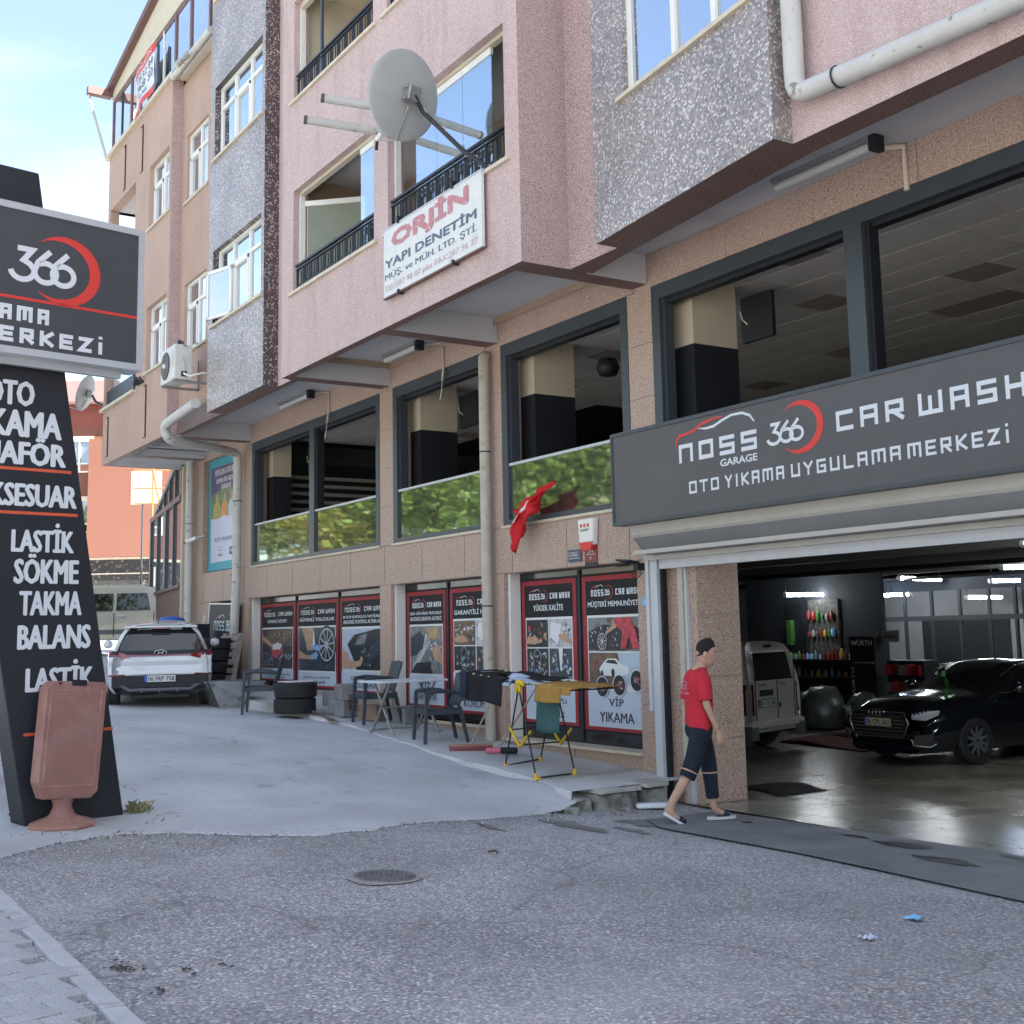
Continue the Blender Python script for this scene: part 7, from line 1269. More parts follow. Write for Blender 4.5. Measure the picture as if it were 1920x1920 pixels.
q = MB(); q.box(-.80, .80, -.01, .2, .36, .58, CPL); q.prism([(-.70, -.02, .42), (-.52, -.02, .30), (.52, -.02, .30), (.70, -.02, .42), (.60, -.02, .42), (.50, -.02, .36), (-.50, -.02, .36), (-.60, -.02, .42)], (0, .1, 0), CGREY); q.build('rear_bumper', h, mods=[('bevel', .02, 2)])
q = MB(); [q.box(x - .02, x + .02, -.028, .05, .29, .37, CGREY) for x in (-.3, 0, .3)]; q.box(-.5, .5, .1, .9, .18, .28, CPL); q.tube([(.3, .3, .24), (.3, 1.2, .26)], .05, CPL, 8); q.build('diffuser', h)
q = MB(); q.tube([(.105 * math.cos(a), -.02 + rear_y(.955), .955 + .052 * math.sin(a)) for a in [2 * math.pi * k / 20 for k in range(21)]], .008, CHR, 6, cap=False); q.tube([(-.05, rear_y(.95) - .022, .92), (-.02, rear_y(.95) - .022, .99)], .009, CHR, 5).tube([(.02, rear_y(.95) - .022, .92), (.05, rear_y(.95) - .022, .99)], .009, CHR, 5).tube([(-.035, rear_y(.95) - .022, .945), (.035, rear_y(.95) - .022, .965)], .009, CHR, 5); q.build('emblem', h)
plate(h, rf_, 0, .52, '06 FRP 758', wof=.02); MB().tube([(-.05, .75, 1.46), (-.05, .68, 1.54)], .008, CPL, 6).build('aerial', h); MB().box(-.12, .12, rear_y(.7) - .028, rear_y(.7) - .01, .70, .712, CGREY).build('handle', h)
MB().tube([(0, .35, 1.34), (.22, .28, 1.14)], .008, CPL, 5).build('wiper', h)

# --- white van in the garage
VS = .90; v = thing('van', 'cream white delivery van parked rear out behind the granite column', 'van', (-13.55, 13.15, 0), 0); v['_local'] = 1; v.rotation_euler = (0, 0, R(106)); v.scale = (VS,) * 3
VO = [(0, .30), (.70, .30), (.82, .34), (.865, .45), (.875, .70), (.875, 1.0), (.855, 1.15), (.81, 1.42), (.76, 1.62), (.68, 1.74), (.50, 1.79), (.25, 1.805), (0, 1.81)]
def vy(z): return np.interp(z, [.2, .34, .5, 1.0, 1.15, 1.62, 1.75, 1.81], [.08, .02, 0, .0, .01, .10, .16, .26])
secs = []
for y, w in ((0, .955), (.07, .99), (.3, 1), (1.2, 1), (2.4, 1), (3.0, .98), (3.5, .93), (4.2, .86)):
    s = []
    for x, z in VO:
        wt_ = max(0, 1 - y / .3); zz = z if y < 2.6 or z < 1.1 else 1.1 + (z - 1.1) * max(.02, (3.5 - y) / 1.0 if y < 3.5 else .02); s.append((x * w, y + vy(z) * (1 if y == 0 else wt_), zz))
    secs.append(s)
loft(MB(), secs, CVAN, lambda i, k: CPL if k < 2 else CGL if k in (6, 7) and i >= 3 and i < 6 else CVAN, capmat=lambda k, r: CPL if k < 2 else CVAN).build('body', v, mods=[('weld', .002)])
q = MB(); q.prism([(-.60, vy(1.2) - .012, 1.17), (.60, vy(1.2) - .012, 1.17), (.54, vy(1.6) - .012, 1.62), (-.54, vy(1.6) - .012, 1.62)], (0, -.01, 0), CGL); q.build('rear_window', v, mods=[('bevel', .02, 3)])
for s in (-1, 1): q = MB(); q.hexa([(s * .70, -.02, .62), (s * .875, .05, .62), (s * .87, .16, .62), (s * .70, .05, .62), (s * .70, -.015, 1.12), (s * .868, .05, 1.12), (s * .865, .16, 1.12), (s * .70, .05, 1.12)], TAILD); q.build('tail_light', v, mods=[('bevel', .015, 2)]); cwheel(v, s * .76, .75, .32, .2, s); cwheel(v, s * .76, 3.3, .32, .2, s)
q = MB(); q.box(-.86, .86, -.06, .12, .40, .52, CVAN); q.build('rear_bumper', v, mods=[('bevel', .03, 3)]); MB().box(-.88, -.66, -.07, .2, .22, .46, CGREY).box(.66, .88, -.07, .2, .22, .46, CGREY).build('bumper_corner', v, mods=[('bevel', .03, 2)])
q = MB(); q.box(.058, .064, -.016, -.004, .54, 1.16, CPL).box(-.64, -.634, -.016, -.002, .54, 1.5, CPL).box(.634, .64, -.016, -.002, .54, 1.5, CPL); q.build('door_gap', v); MB().box(-.52, -.10, -.03, -.01, .92, 1.02, CPL).box(.10, .14, -.03, -.01, .72, .80, CPL).build('handle', v, mods=[('bevel', .01, 2)])
plate(v, rf_, -.30, .80, '34 TK 768', wof=.012); q = MB(); text(q, rf_, 'TDCi', .12, .34, 1.07, 1.12, CPL, .014, .02); text(q, rf_, 'TOURNEO', -.58, -.28, 1.07, 1.12, CPL, .014, .02); q.build('badge', v); MB().box(-.10, .10, .09, .13, 1.70, 1.75, TAILD).build('brake_light', v)
MB().tube([(.69, -.04, 1.25), (.69, -.04, 1.6)], .008, CPL, 5).tube([(.70, -.03, .55), (.74, -.03, .62), (.70, -.03, .68)], .012, CHR, 6).build('hinge', v)

# --- black saloon in the garage. local: front at y=0 facing -y
AS = .93; a_ = thing('saloon_car', 'glossy black saloon car facing out of the garage with a cream number plate', 'car', (-11.35, 12.9, 0), 0); a_['_local'] = 1; a_.rotation_euler = (0, 0, R(-4)); a_.scale = (AS,) * 3
def AOut(y):
    zt = float(np.interp(y, [0, .12, .4, 1.15, 1.35, 2.1, 2.4, 3.3, 4.0, 4.7], [.72, .80, .90, .985, 1.02, 1.38, 1.42, 1.40, 1.12, 1.02])); w = float(np.interp(y, [0, .08, .25, .6, 1, 3.8, 4.5, 4.75], [.70, .80, .88, .915, .92, .92, .87, .78])); belt = float(np.interp(y, [0, .4, 1.2, 4.7], [.62, .74, .90, .98])); ca = max(0, zt - belt - .1)
    top = 1 if zt > 1.05 else 0; xr = .60 if top else w * .62
    return [(0, .18), (w * .75, .18), (w * .93, .22), (w * .985, .36), (w, .55), (w * .985, belt - .12), (w * .96, belt - .03), (w * .90 if top else w * .88, belt + .02), ((w * .82 if top else w * .80), belt + (.18 if top else .045) * (1 if top else 1)), ((w * .72) if top else w * .66, zt - .10 if top else belt + (zt - belt) * .8), (xr, zt - .03 if top else zt - .03), (xr * .6, zt - .008), (0, zt)]
secs = []
for y in (0, .06, .18, .4, .75, 1.15, 1.35, 1.7, 2.1, 2.45, 3.0, 3.4, 3.9, 4.3, 4.7): secs.append([(x, y + (abs(x) ** 3 * .28 * max(0, 1 - y / .6)), z) for x, z in AOut(y)])
loft(MB(), secs, CBLK, lambda i, k: CPL if k < 2 else CGL if (k in (7, 8, 9) and 6 <= i <= 11) or (6 <= i <= 7 and k >= 9) else CBLK, capmat=lambda k, r: CBLK).build('body', a_, mods=[('weld', .002)])
q = MB(); q.prism([(-.46, -.02, .40), (.46, -.02, .40), (.56, -.005, .60), (.48, .0, .74), (-.48, .0, .74), (-.56, -.005, .60)], (0, -.02, 0), CPL); q.build('grille', a_)
q = MB(); [q.box(-.50 + .02 * abs(3 - k), .50 - .02 * abs(3 - k), -.048, -.038, .43 + .05 * k, .437 + .05 * k, CHR) for k in range(6)]; q.build('grille_bar', a_, kind='stuff')
q = MB(); q.tube([(-.47, -.045, .40), (.47, -.045, .40), (.57, -.03, .60), (.49, -.025, .745), (-.49, -.025, .745), (-.57, -.03, .60), (-.47, -.045, .40)], .009, CHR, 6); q.build('grille_surround', a_)
q = MB()
for k in range(4): q.tube([(-.105 + .07 * k + .047 * math.cos(t), -.062, .735 + .047 * math.sin(t)) for t in [2 * math.pi * j / 18 for j in range(19)]], .007, CHR, 5, cap=False)
q.build('emblem', a_)
for s in (-1, 1):
    q = MB(); q.add([(s * .60, .012, .655), (s * .60, .0, .70), (s * .84, .14, .775), (s * .885, .26, .78), (s * .885, .23, .72), (s * .78, .09, .645)], [(0, 1, 2, 3, 4, 5)], LENS); q.build('headlight', a_, mods=[('solid', .02)]); q = MB(); [q.box(s * (.64 + .045 * k) - .014, s * (.64 + .045 * k) + .014, -.02 + .028 * k, -.01 + .028 * k, .715 + .012 * k, .735 + .012 * k, LENS) for k in range(5)]; q.build('daylight_strip', a_)
    q = MB(); q.prism([(s * .62, .0, .30), (s * .84, .13, .33), (s * .86, .16, .46), (s * .64, .01, .44)], (0, -.01, 0), CPL); q.build('air_intake', a_); MB().tube([(s * .60, -.02, .38), (s * .64, -.02, .30), (s * .84, .09, .29), (s * .88, .15, .33)], .010, CHR, 6).build('trim', a_)
    cwheel(a_, s * .82, .92, .33, .22, s, CGREY, 10); cwheel(a_, s * .82, 3.75, .33, .22, s, CGREY, 10); MB().lathe([(0, -.10), (.06, -.08), (.085, 0), (.06, .07), (0, .09)], (s * 1.02, 1.72, 1.03), CBLK, 12, Matrix.Rotation(R(90), 4, 'Y')).build('wing_mirror', a_)
    MB().tube([(s * .70, 1.72, 1.19), (s * .665, 2.1, 1.335), (s * .64, 2.6, 1.385), (s * .65, 3.2, 1.33), (s * .70, 3.8, 1.1)], .009, CHR, 5).tube([(s * .865, 1.5, .965), (s * .868, 3.8, 1.02)], .008, CHR, 5).build('window_trim', a_)
plate(a_, rf_, -.0, .60, '06 CPL 063', mt=PLTY, wof=.045); MB().box(-.3, -.26, 1.62, 1.66, 1.17, 1.25, M('green_sticker', (.1, .5, .12), .5, emis=None)).build('windscreen_sticker', a_)

# --- champagne off-roader on the street behind, side on
u = thing('off_roader', 'champagne coloured off-road car crossing behind the parked hatchback', 'car', (-33.6, 9.0, 1.35), 0); u['_local'] = 1; u.rotation_euler = (0, 0, R(56))     # local x along the car, -y side faces the viewer
q = MB(); prof = [(-2.35, .5), (2.35, .5), (2.4, .8), (2.35, 1.12), (1.35, 1.2), (.95, 1.84), (.7, 1.90), (-2.2, 1.90), (-2.33, 1.82), (-2.4, 1.1)]
q.prism([(x, -.92 + (.10 if z > 1.3 else 0), z) for x, z in prof], (0, 1.84, 0), CSUV); q.build('body', u, mods=[('bevel', .03, 2)])
for a, b in ((-2.2, -1.15), (-1.05, -.15), (-.05, .85)): MB().prism([(a, -.915, 1.27), (b, -.915, 1.27), (b - (.12 if b > .5 else 0), -.85, 1.72), (a, -.85, 1.72)], (0, -.012, 0), CGL).build('side_window', u, mods=[('bevel', .02, 2)])
for x in (-1.1, -.1, .95): MB().box(x - .006, x + .006, -.945, -.925, .6, 1.22, CPL).build('door_gap', u)
for x in (-.95, .0): MB().tube([(x, -.95, 1.12), (x + .2, -.95, 1.12)], .02, CHR, 8).build('door_handle', u)
q = MB(); q.box(-2.2, .6, -.72, -.69, 1.90, 1.95, CSUV); q.build('roof_rail', u); MB().box(-2.4, 2.4, -.935, -.92, .66, .78, CGREY).build('side_trim', u)
for x in (-1.5, 1.5):
    T = Matrix.Translation((x, -.86, .40)) @ Matrix.Rotation(R(90), 4, 'X'); MB().lathe([(0, .1), (.25, .1), (.26, .13), (.39, .13), (.40, .1), (.40, -.1)], (0, 0, 0), RUB, 28, T, smooth=False).build('wheel', u)

# ================================================================ garage contents
def bbox(name, lb, cat, x0, x1, y0, y1, z0, z1, mt, **k): return MB().box(x0, x1, y0, y1, z0, z1, mt).build(name, None, label=lb, cat=cat, mods=[('bevel', .01, 1)], **k)
GREENC = M('green_can', (.035, .12, .025), .5); REDC = M('red_bottle', (.20, .015, .015), .4); YELC = M('yellow_pack', (.42, .30, .06), .5); PALEC = M('pale_pack', (.22, .225, .22), .5); DARKC = M('charcoal_pack', (.05, .05, .055), .5)
pw = thing('product_wall', 'dark display wall with pegboards and shelves of car care products', 'display shelf', (-17.3, 18.2, 0))
MB().box(-19.6, -15.9, 18.3, 18.4, 0, 2.9, GWL).build('back_panel', pw); MB().box(-18.35, -17.9, 18.24, 18.3, 1.3, 2.3, BLACKP).box(-17.75, -16.95, 18.24, 18.3, 1.25, 2.35, M('pegboard', (.06, .06, .055), .8, speck=((.12, .115, .11), 18, .55, .6))).build('pegboard', pw)
for z in (1.18, .84, .5): MB().box(-18.6, -15.9, 17.95, 18.3, z - .03, z, BLACKP).build('shelf', pw)
r = random.Random(5)
for z, n in ((1.18, 22), (.84, 14), (1.62, 7), (1.95, 6)):
    for k in range(n):
        x = (-18.5 + (2.5) * k / n) if z < 1.3 else (-17.7 + .75 * k / n); w, hh = r.uniform(.025, .045), r.uniform(.10, .22); mt = [GREENC, REDC, YELC, PALEC, DARKC, ORGP, BLUE][r.randrange(7)]
        q = MB().lathe([(w, 0), (w, hh * .7), (w * .4, hh * .85), (w * .4, hh), (0, hh)], (x, 18.12 if z < 1.3 else 18.2, z), mt, 8); cn_ = {GREENC.name: 'green', REDC.name: 'red', YELC.name: 'yellow', PALEC.name: 'pale', DARKC.name: 'charcoal', ORGP.name: 'orange', BLUE.name: 'blue'}[mt.name]; rw_ = {1.18: 'long upper shelf', .84: 'long lower shelf', 1.62: 'middle row of the pegboard', 1.95: 'top row of the pegboard'}[z]; o = q.build('product_bottle', None, label=f'{cn_} bottle in the {rw_}, {"left" if k < n / 3 else "centre" if k < 2 * n / 3 else "right"} part', cat='bottle', group='bottles on the garage shelves')
bbox('hanging_hose', 'bright green coiled hose hanging left of the pegboard', 'hose', -18.3, -18.15, 18.15, 18.25, 1.45, 1.95, GREENC)
for x, y, w_, hh, mt, s in ((-15.55, 17.3, .62, 1.62, BLACKP, 'WÜRTH'),): 
    t = thing('display_stand', 'tall black product display stand with white lettering on its side', 'display stand', (x, y, 0)); MB().box(x - .3, x + .3, y, y + .4, 0, hh, mt).build('stand', t); q = MB(); f3 = Fr((0, y, 0), (1, 0, 0)); text(q, f3, s, x - .25, x + .25, hh - .16, hh - .05, SWHT, .004, .03); vs_, fs_ = text_mesh(s); q.add([Vector((x - .2 - .10 * p.y, y - .004, .45 + .17 * p.x)) for p in vs_], fs_, SWHT); q.build('lettering', t)
    for k in range(4): MB().box(x - .18, x + .28, y - .05, y, .3 + k * .28, .32 + k * .28, PALEC if k % 2 else REDC).build('shelf', t)
t = thing('brand_board', 'white Würth board with red mark above the black stand'.replace('Würth ', ''), 'sign', (-15.0, 17.5, 1.6)); MB().box(-15.35, -14.85, 17.5, 17.53, 1.52, 1.72, PALEC).build('panel', t); q = MB(); f3 = Fr((0, 17.5, 0), (1, 0, 0)); text(q, f3, 'WÜRTH', -15.22, -14.89, 1.58, 1.65, INK, .004, .03); rect(q, f3, -15.32, -15.25, 1.58, 1.66, SRED, .004); q.build('lettering', t)
t = thing('red_shelf_unit', 'red shelf unit packed with red and white cartons left of the black car', 'shelf', (-14.6, 17.0, 0)); MB().box(-14.9, -14.1, 17.2, 17.6, 0, 1.2, BLACKP).build('frame', t)
for k in range(3):
    for j in range(5): MB().box(-14.88 + j * .155, -14.75 + j * .155, 17.1, 17.25, .35 + k * .3, .52 + k * .3 + .02 * (j % 2), (REDC, PALEC, CRIM)[(j + k) % 3]).build('carton', t)
PLB = M('clear_grey_plastic_bag', (.12, .13, .13), .3, var=.4, vs=6, bump=1, bs=9, spec=.7)
for k, (x, y, s, lb) in enumerate(((-15.9, 16.6, .42, 'big grey plastic bag of rags on the hall floor'), (-15.2, 16.9, .36, 'smaller plastic bag of rags by the display stand'), (-16.5, 16.9, .36, 'plastic bag of rags behind the van'))):
    rr2 = random.Random(k); q = MB().lathe([(0, 0), (s * .9, .02), (s * 1.05, s * .5), (s * .9, s * 1.2), (s * .5, s * 1.7), (0, s * 1.8)], (x, y, 0), PLB, 14); 
    for i, p in enumerate(q.v): q.v[i] = p + Vector((rr2.uniform(-.05, .05), rr2.uniform(-.05, .05), rr2.uniform(-.03, .03) if p.z > .02 else 0))
    q.build('plastic_bag', None, label=lb, cat='bag')
RMAT = M('dark_red_carpet', (.12, .012, .012), .9, var=.2, vs=5)
MB().grid(14, 8, lambda a, b: (-14.6 + 2.0 * a, 14.2 + 1.3 * b - .3 * a, .01 + .05 * max(0, math.sin(a * 5 + b * 3))), RMAT).build('red_carpet', None, label='rumpled dark red carpet on the hall floor between van and black car', cat='carpet', mods=[('solid', .012)])
MB().grid(14, 6, lambda a, b: (-14.9 + 1.7 * a, 15.5 + .8 * b, .01 + .06 * max(0, math.sin(a * 6 + b * 2))), RMAT).build('red_carpet', None, label='second rumpled red carpet farther back beside the van', cat='carpet', mods=[('solid', .012)])
MB().grid(10, 6, lambda a, b: (-10.9 + .9 * a, 9.75 + .75 * b + .1 * math.sin(a * 4), .008 + .07 * max(0, .35 - abs(a - .35)) * b), M('black_floor_mat', (.010, .011, .012), .8)).build('floor_mat', None, label='crumpled black floor mat just inside the granite column', cat='mat', mods=[('solid', .01)])
MB().box(-11.9, -9.6, 19.0, 20.1, 0, 1.0, M('dark_counter', (.05, .05, .05), .5)).build('counter', None, label='dark counter behind the black saloon', cat='counter')

# ================================================================ the man in the red shirt
SKIN = M('skin', (.48, .30, .215), .55, var=.06, vs=12); SHIRT = M('red_tshirt_cotton', (.52, .022, .040), .85, var=.08, vs=8, bump=.3, bs=30); JEAN = M('dark_navy_jeans', (.010, .016, .028), .85, var=.25, vs=10, bump=.5, bs=60); HAIR = M('dark_brown_hair', (.018, .012, .009), .7, var=.3, vs=60, bump=1, bs=180); CLOG = M('navy_clog', (.018, .022, .05), .5); SOLE = M('white_sole', (.62, .60, .62), .5)
pz = gz(-9.2, 7.95) + .016; P = thing('person', 'young man in red t-shirt and rolled dark jeans walking right past the garage post', 'person', (-9.17, 7.88, pz), R(-22)); P.scale = (1.06, 1.06, 1.0); P['_local'] = 1
def skinned(name, verts, edges, radii, mt, parent, sub=2, root=0):
    me = bpy.data.meshes.new(name); me.from_pydata(verts, edges, []); me.materials.append(mt); o = bpy.data.objects.new(name, me); COL.objects.link(o); o.parent = parent; o['_local'] = 1
    sk = o.modifiers.new('sk', 'SKIN'); sk.use_smooth_shade = True; me.skin_vertices.new() if not me.skin_vertices else None
    for i, rr in enumerate(radii): me.skin_vertices[0].data[i].radius = rr if isinstance(rr, tuple) else (rr, rr)
    me.skin_vertices[0].data[root].use_root = True; s = o.modifiers.new('s', 'SUBSURF'); s.levels = s.render_levels = sub; return o
# x right, y forward, z up.  right leg trails with heel lifted, left leg forward
V = dict(pel=(0, 0, .93), ab=(0, .0, 1.06), ch=(0, .0, 1.24), sh=(0, -.01, 1.37), nk=(0, .03, 1.46), nk2=(.005, .055, 1.51), 
 rh=(.09, -.02, .87), rk=(.10, -.13, .50), rc=(.105, -.22, .36), ra=(.10, -.36, .14), rhl=(.10, -.39, .09), rt=(.11, -.25, .03),
 lh=(-.09, .02, .87), lk=(-.09, .11, .48), lc=(-.09, .12, .33), la=(-.09, .14, .09), lt=(-.10, .27, .035),
 rs=(.175, -.01, 1.365), re=(.225, .0, 1.10), rw=(.215, .10, .865), rp=(.205, .125, .81), ls=(-.175, .0, 1.365), le=(-.22, -.05, 1.10), lw=(-.20, .03, .87), lp=(-.195, .05, .80))
nm = list(V); ix = {k: i for i, k in enumerate(nm)}
ed = [('pel', 'ab'), ('ab', 'ch'), ('ch', 'sh'), ('sh', 'nk'), ('nk', 'nk2'), ('pel', 'rh'), ('rh', 'rk'), ('rk', 'rc'), ('rc', 'ra'), ('ra', 'rhl'), ('ra', 'rt'), ('pel', 'lh'), ('lh', 'lk'), ('lk', 'lc'), ('lc', 'la'), ('la', 'lt'), ('sh', 'rs'), ('rs', 're'), ('re', 'rw'), ('rw', 'rp'), ('sh', 'ls'), ('ls', 'le'), ('le', 'lw'), ('lw', 'lp')]
rad = dict(pel=(.12, .10), ab=(.12, .09), ch=(.14, .10), sh=(.10, .08), nk=.055, nk2=.052, rh=.085, rk=.052, rc=.052, ra=.034, rhl=.03, rt=.028, lh=.085, lk=.052, lc=.052, la=.034, lt=.028, rs=.052, re=.036, rw=.024, rp=(.034, .018), ls=.052, le=.036, lw=.024, lp=(.034, .018))
skinned('body', [V[k] for k in nm], [(ix[a], ix[b]) for a, b in ed], [rad[k] for k in nm], SKIN, P)
# head: shaped profile sections, turned slightly right and down
HT = Matrix.Translation((.01, .085, 1.585)) @ Matrix.Rotation(R(-16), 4, 'Z') @ Matrix.Rotation(R(-10), 4, 'X')
def head_pt(th, z):   # th=0 right, 90 front
    c, s = math.cos(th), math.sin(th); w = np.interp(z, [-.12, -.09, -.04, .02, .07, .11, .125], [.030, .052, .064, .072, .072, .045, .012]); b = np.interp(z, [-.12, -.09, -.04, .02, .07, .11, .125], [.03, .055, .082, .096, .09, .055, .012]); f = np.interp(z, [-.12, -.10, -.07, -.035, 0, .03, .07, .11, .125], [.070, .088, .090, .090, .088, .094, .085, .05, .012])
    y = s * (f if s > 0 else b)
    if s > .93 and -.055 < z < .012: y += .020 * (s - .93) / .07 * (1 - abs(z + .03) / .045 if abs(z + .03) < .045 else 0)
    return HT @ Vector((c * w, y, z))
hd = MB().grid(32, 22, lambda a, b: head_pt(2 * math.pi * a, -.12 + .245 * b), SKIN); hd.build('head', P)
for s in (-1, 1):
    q = MB(); Te = HT @ Matrix.Translation((s * .073, -.008, -.012)) @ Matrix.Rotation(R(s * -18), 4, 'Z') @ Matrix.Rotation(R(90), 4, 'Y'); q.lathe([(0, -.006), (.018, -.008), (.028, 0), (.024, .008), (.010, .004), (0, .002)], (0, 0, 0), SKIN, 14, Te @ Matrix.Diagonal((1.15, .72, 1, 1))); q.build('ear', P)
    q = MB(); q.lathe([(0, .006), (.010, .004), (.013, -.002)], (0, 0, 0), SOLE, 10, HT @ Matrix.Translation((s * .030, .083, .008)) @ Matrix.Rotation(R(-90), 4, 'X')); q.lathe([(0, .008), (.005, .0075)], (0, 0, 0), HAIR, 8, HT @ Matrix.Translation((s * .030, .083, .008)) @ Matrix.Rotation(R(-90), 4, 'X')); q.build('eye', P); MB().tube([HT @ Vector((s * .015, .090, .026)), HT @ Vector((s * .032, .091, .032)), HT @ Vector((s * .048, .078, .026))], .0045, HAIR, 5).build('eyebrow', P)
MB().tube([HT @ Vector((-.022, .083, -.066)), HT @ Vector((0, .092, -.064)), HT @ Vector((.022, .083, -.066))], .0055, M('lip', (.36, .15, .12), .5), 6).build('mouth', P)
def hair_pt(a, b):
    th = 2 * math.pi * a; c, s = math.cos(th), math.sin(th); zl = float(np.interp(s, [-1, -.3, .10, .35, .6, 1], [-.045, -.02, .0, .045, .066, .074])); z = zl + (.128 - zl) * b; p = HT.inverted() @ head_pt(th, min(z, .125)); k = 1.0 + .004 + .10 * min(1, b * 1.6) * max(0, min(1, (z + .02) / .09)); top = .020 * b * b + .010 * max(0, s) * b * b
    return HT @ Vector((p.x * k, p.y * k + .006 * b, z + top + .003 * math.sin(a * 90) * b))
MB().grid(40, 16, hair_pt, HAIR).build('hair', P)
# shirt: torso rings with an open hem, sleeves
def ring(c, rx, ry, n=24, tilt=0, yaw=0, f=None):
    o = []
    for k in range(n):
        a = 2 * math.pi * k / n; p = Vector((rx * math.cos(a) * (1 + .06 * math.cos(2 * a)), ry * math.sin(a), 0)); p = Matrix.Rotation(tilt, 3, 'X') @ p; p = Matrix.Rotation(yaw, 3, 'Z') @ p; p = Vector(c) + p; o.append(f(p, a) if f else p)
    return o
def rings(q, rs, mt, cap=None):
    n = len(rs[0]); vs = [p for r_ in rs for p in r_]; q.add(vs, [(i * n + k, i * n + (k + 1) % n, (i + 1) * n + (k + 1) % n, (i + 1) * n + k) for i in range(len(rs) - 1) for k in range(n)], mt, True)
rr3 = random.Random(6)
wr = lambda amp, fz: (lambda p, a: p + Vector((math.cos(a), math.sin(a), 0)) * amp * math.sin(a * 5 + fz))
q = MB(); rings(q, [ring((0, -.005, .885), .172, .125, f=lambda p, a: p + Vector((0, 0, -.05 * math.cos(a * 2 + .6) - .0))), ring((0, -.005, .93), .176, .128, f=wr(.005, 1)), ring((0, 0, 1.02), .170, .125, f=wr(.007, 2)), ring((0, .0, 1.12), .168, .124, f=wr(.006, 3)), ring((0, .0, 1.22), .178, .130, f=wr(.004, 1)), ring((0, -.005, 1.32), .190, .125, f=wr(.003, 5)), ring((0, -.005, 1.375), .185, .105), ring((0, .0, 1.415), .140, .088), ring((0, .015, 1.445), .085, .075), ring((0, .025, 1.458), .066, .066)], SHIRT)
q.build('tshirt', P, mods=[('solid', .006), ('sub', 1)])
def tube_e(q, path, rad_, mt, n=16, wr_=0):
    rs = []
    for i, p in enumerate(path):
        p = Vector(p); t = (Vector(path[min(i + 1, len(path) - 1)]) - Vector(path[max(i - 1, 0)])).normalized(); M3 = t.to_track_quat('Z', 'Y').to_matrix(); ra, rb = rad_[i] if isinstance(rad_[i], tuple) else (rad_[i], rad_[i]); rs.append([p + M3 @ Vector((ra * math.cos(a) * (1 + wr_ * math.sin(3 * a + i)), rb * math.sin(a) * (1 + wr_ * math.cos(4 * a + i * 2)), 0)) for a in [2 * math.pi * k / n for k in range(n)]])
    rings(q, rs, mt)
for s, e in ((1, V['re']), (-1, V['le'])):
    sh_p = Vector(V['rs' if s == 1 else 'ls']); ee = sh_p.lerp(Vector(e), .86); q = MB(); tube_e(q, [sh_p + Vector((-s * .06, 0, .01)), sh_p + Vector((s * .0, 0, .005)), sh_p.lerp(ee, .5), ee], [.062, .072, .066, .064], SHIRT, wr_=.05); q.build('sleeve', P, mods=[('solid', .004), ('sub', 1)])
PR = M('shirt_print', (.62, .36, .48), .7, var=.2, vs=30); q = MB(); bk = Fr((0, -.136, 1.27), (1, 0, 0)); bk = Fr(Vector((.0, -.138, 1.25)), Vector((1, 0, 0)))
def onback(p): # wrap print on the back of the shirt
    x = p.x; return Vector((x, -.137 + .9 * x * x * 2.0, p.z))
vs_, fs_ = text_mesh('NOSS'); q.add([onback(Vector((-.085 + .062 * p.x, 0, 1.245 + .07 * p.y))) for p in vs_], fs_, PR); vs_, fs_ = text_mesh('CAR WASH'); q.add([onback(Vector((-.085 + .036 * p.x, 0, 1.20 + .035 * p.y))) for p in vs_], fs_, PR); stq = Fr(Vector((0, -.14, 0)), Vector((1, 0, 0)))
q.tube([onback(Vector((-.08 + .16 * k / 8, 0, 1.305 + .018 * math.sin(math.pi * k / 8)))) for k in range(9)], .003, PR, 4); q.build('shirt_print', P)
# jeans: hips and two legs, right leg rolled at the knee, left to mid shin; pale cuff slits
q = MB(); rings(q, [ring((0, -.0, .965), .150, .108), ring((0, -.005, .92), .160, .118), ring((0, -.01, .86), .166, .128), ring((0, -.005, .80), .160, .115), ring((0, 0, .765), .13, .08)], JEAN); q.build('jeans_seat', P, mods=[('sub', 1)])
q = MB(); tube_e(q, [(.085, -.015, .88), (.092, -.04, .76), (.097, -.085, .62), (.10, -.125, .525), (.103, -.155, .46), (.104, -.175, .425)], [(.10, .10), (.096, .098), (.084, .084), (.078, .078), (.080, .080), (.076, .076)], JEAN, wr_=.045); q.build('trouser_leg', P, mods=[('solid', .006), ('sub', 1)])
q = MB(); tube_e(q, [(-.085, .02, .88), (-.09, .05, .76), (-.092, .085, .62), (-.09, .11, .50), (-.09, .118, .38), (-.09, .125, .28), (-.09, .132, .20)], [(.10, .10), (.096, .098), (.084, .084), (.078, .074), (.070, .068), (.064, .062), (.062, .060)], JEAN, wr_=.045); q.build('trouser_leg', P, mods=[('solid', .006), ('sub', 1)])
q = MB(); tube_e(q, [(.1015, -.142, .492), (.102, -.148, .480)], [.0845, .0850], SKIN, 18); q.build('knee_slit', P); q = MB(); tube_e(q, [(-.09, .113, .455), (-.09, .1135, .440)], [.0785, .0785], SKIN, 18); q.build('knee_slit', P)
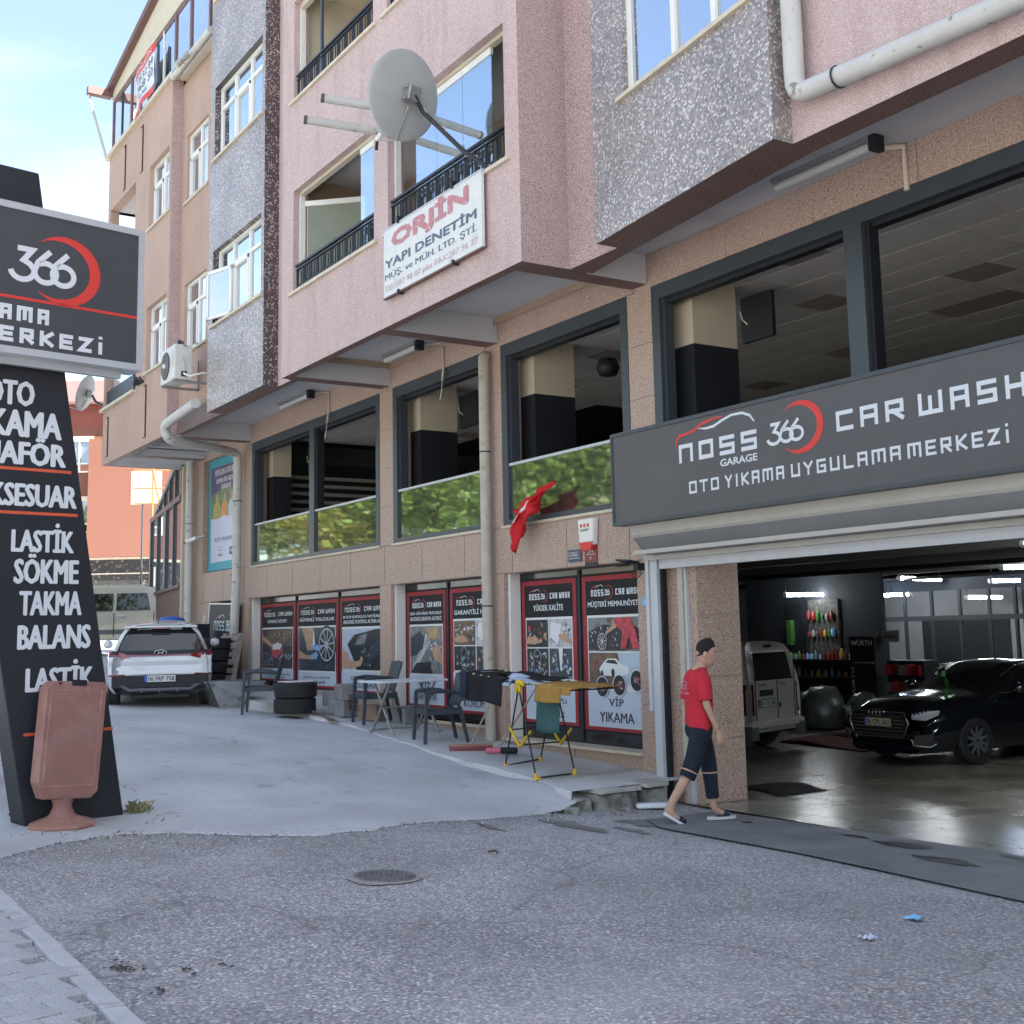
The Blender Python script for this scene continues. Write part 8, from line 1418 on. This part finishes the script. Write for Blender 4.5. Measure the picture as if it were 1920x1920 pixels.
# hands: palm, four fingers of different lengths, thumb from the side of the palm
def hand(wr_, d, s, nm_):
    wr_ = Vector(wr_); d = Vector(d).normalized(); side = Vector((0, 1, 0)); side = (side - d * side.dot(d)).normalized(); nrm_ = d.cross(side) * s
    q = MB(); tube_e(q, [wr_ - d * .02, wr_ + d * .02, wr_ + d * .06, wr_ + d * .092], [(.022, .024), (.020, .034), (.016, .041), (.012, .036)], SKIN, 12); q.build('palm', P, mods=[('sub', 1)])
    for k, (off, ln) in enumerate(((.028, .066), (.010, .074), (-.009, .069), (-.027, .054))):
        b0 = wr_ + d * .086 + side * off; cv = nrm_ * (-1); p1 = b0 + d * ln * .45 + cv * .006; p2 = p1 + d * ln * .32 + cv * .014; p3 = p2 + d * ln * .2 + cv * .017; MB().tube([b0, p1, p2, p3], [.0092, .0088, .0078, .0055], SKIN, 8).build('finger', P)
    b0 = wr_ + d * .025 + side * .03; MB().tube([b0, b0 + d * .028 + side * .018, b0 + d * .055 + side * .022 - nrm_ * .012, b0 + d * .073 + side * .018 - nrm_ * .02], [.013, .012, .010, .007], SKIN, 8).build('thumb', P)
hand((.213, .112, .845), (-.03, .18, -1), 1, 'r'); hand((-.198, .045, .845), (.02, .12, -1), -1, 'l')
MB().tube([(.2145 + .0265 * math.cos(t), .098 + .0265 * math.sin(t) * .9, .885 + .008 * math.sin(t)) for t in [2 * math.pi * k / 16 for k in range(17)]], .003, IRON, 5, cap=False).build('bracelet', P)
# clogs
def clog(T):
    q = MB(); q.grid(20, 10, lambda a, b: T @ Vector((.044 * math.cos(2 * math.pi * a) * (1 + .14 * math.sin(2 * math.pi * a)) * (1 - .55 * b * b), (.055 + (.085) * math.sin(2 * math.pi * a) * (1 - .35 * b)) * 1.0 + .02 * b, .022 + .052 * b * (1 if math.sin(2 * math.pi * a) > -.25 else .25))), CLOG); q.build('clog', P)
    q = MB(); n = 24; o = [Vector((.049 * math.cos(a) * (1 + .13 * math.sin(a)), .055 + .142 * math.sin(a), 0)) for a in [2 * math.pi * k / n for k in range(n)]]; q.add([T @ (p * 1.0) for p in o] + [T @ (p + Vector((0, 0, .026))) for p in o], [tuple(range(n))[::-1], tuple(range(n, 2 * n))] + [(k, (k + 1) % n, n + (k + 1) % n, n + k) for k in range(n)], SOLE); q.build('clog_sole', P); q = MB(); q.add([T @ (p * .97 + Vector((0, 0, -.002))) for p in o], [tuple(range(n))[::-1]], CLOG); q.build('outsole', P)
clog(Matrix.Translation((-.095, .155, .0)) @ Matrix.Rotation(R(3), 4, 'Z')); clog(Matrix.Translation((.105, -.335, .055)) @ Matrix.Rotation(R(-34), 4, 'X'))
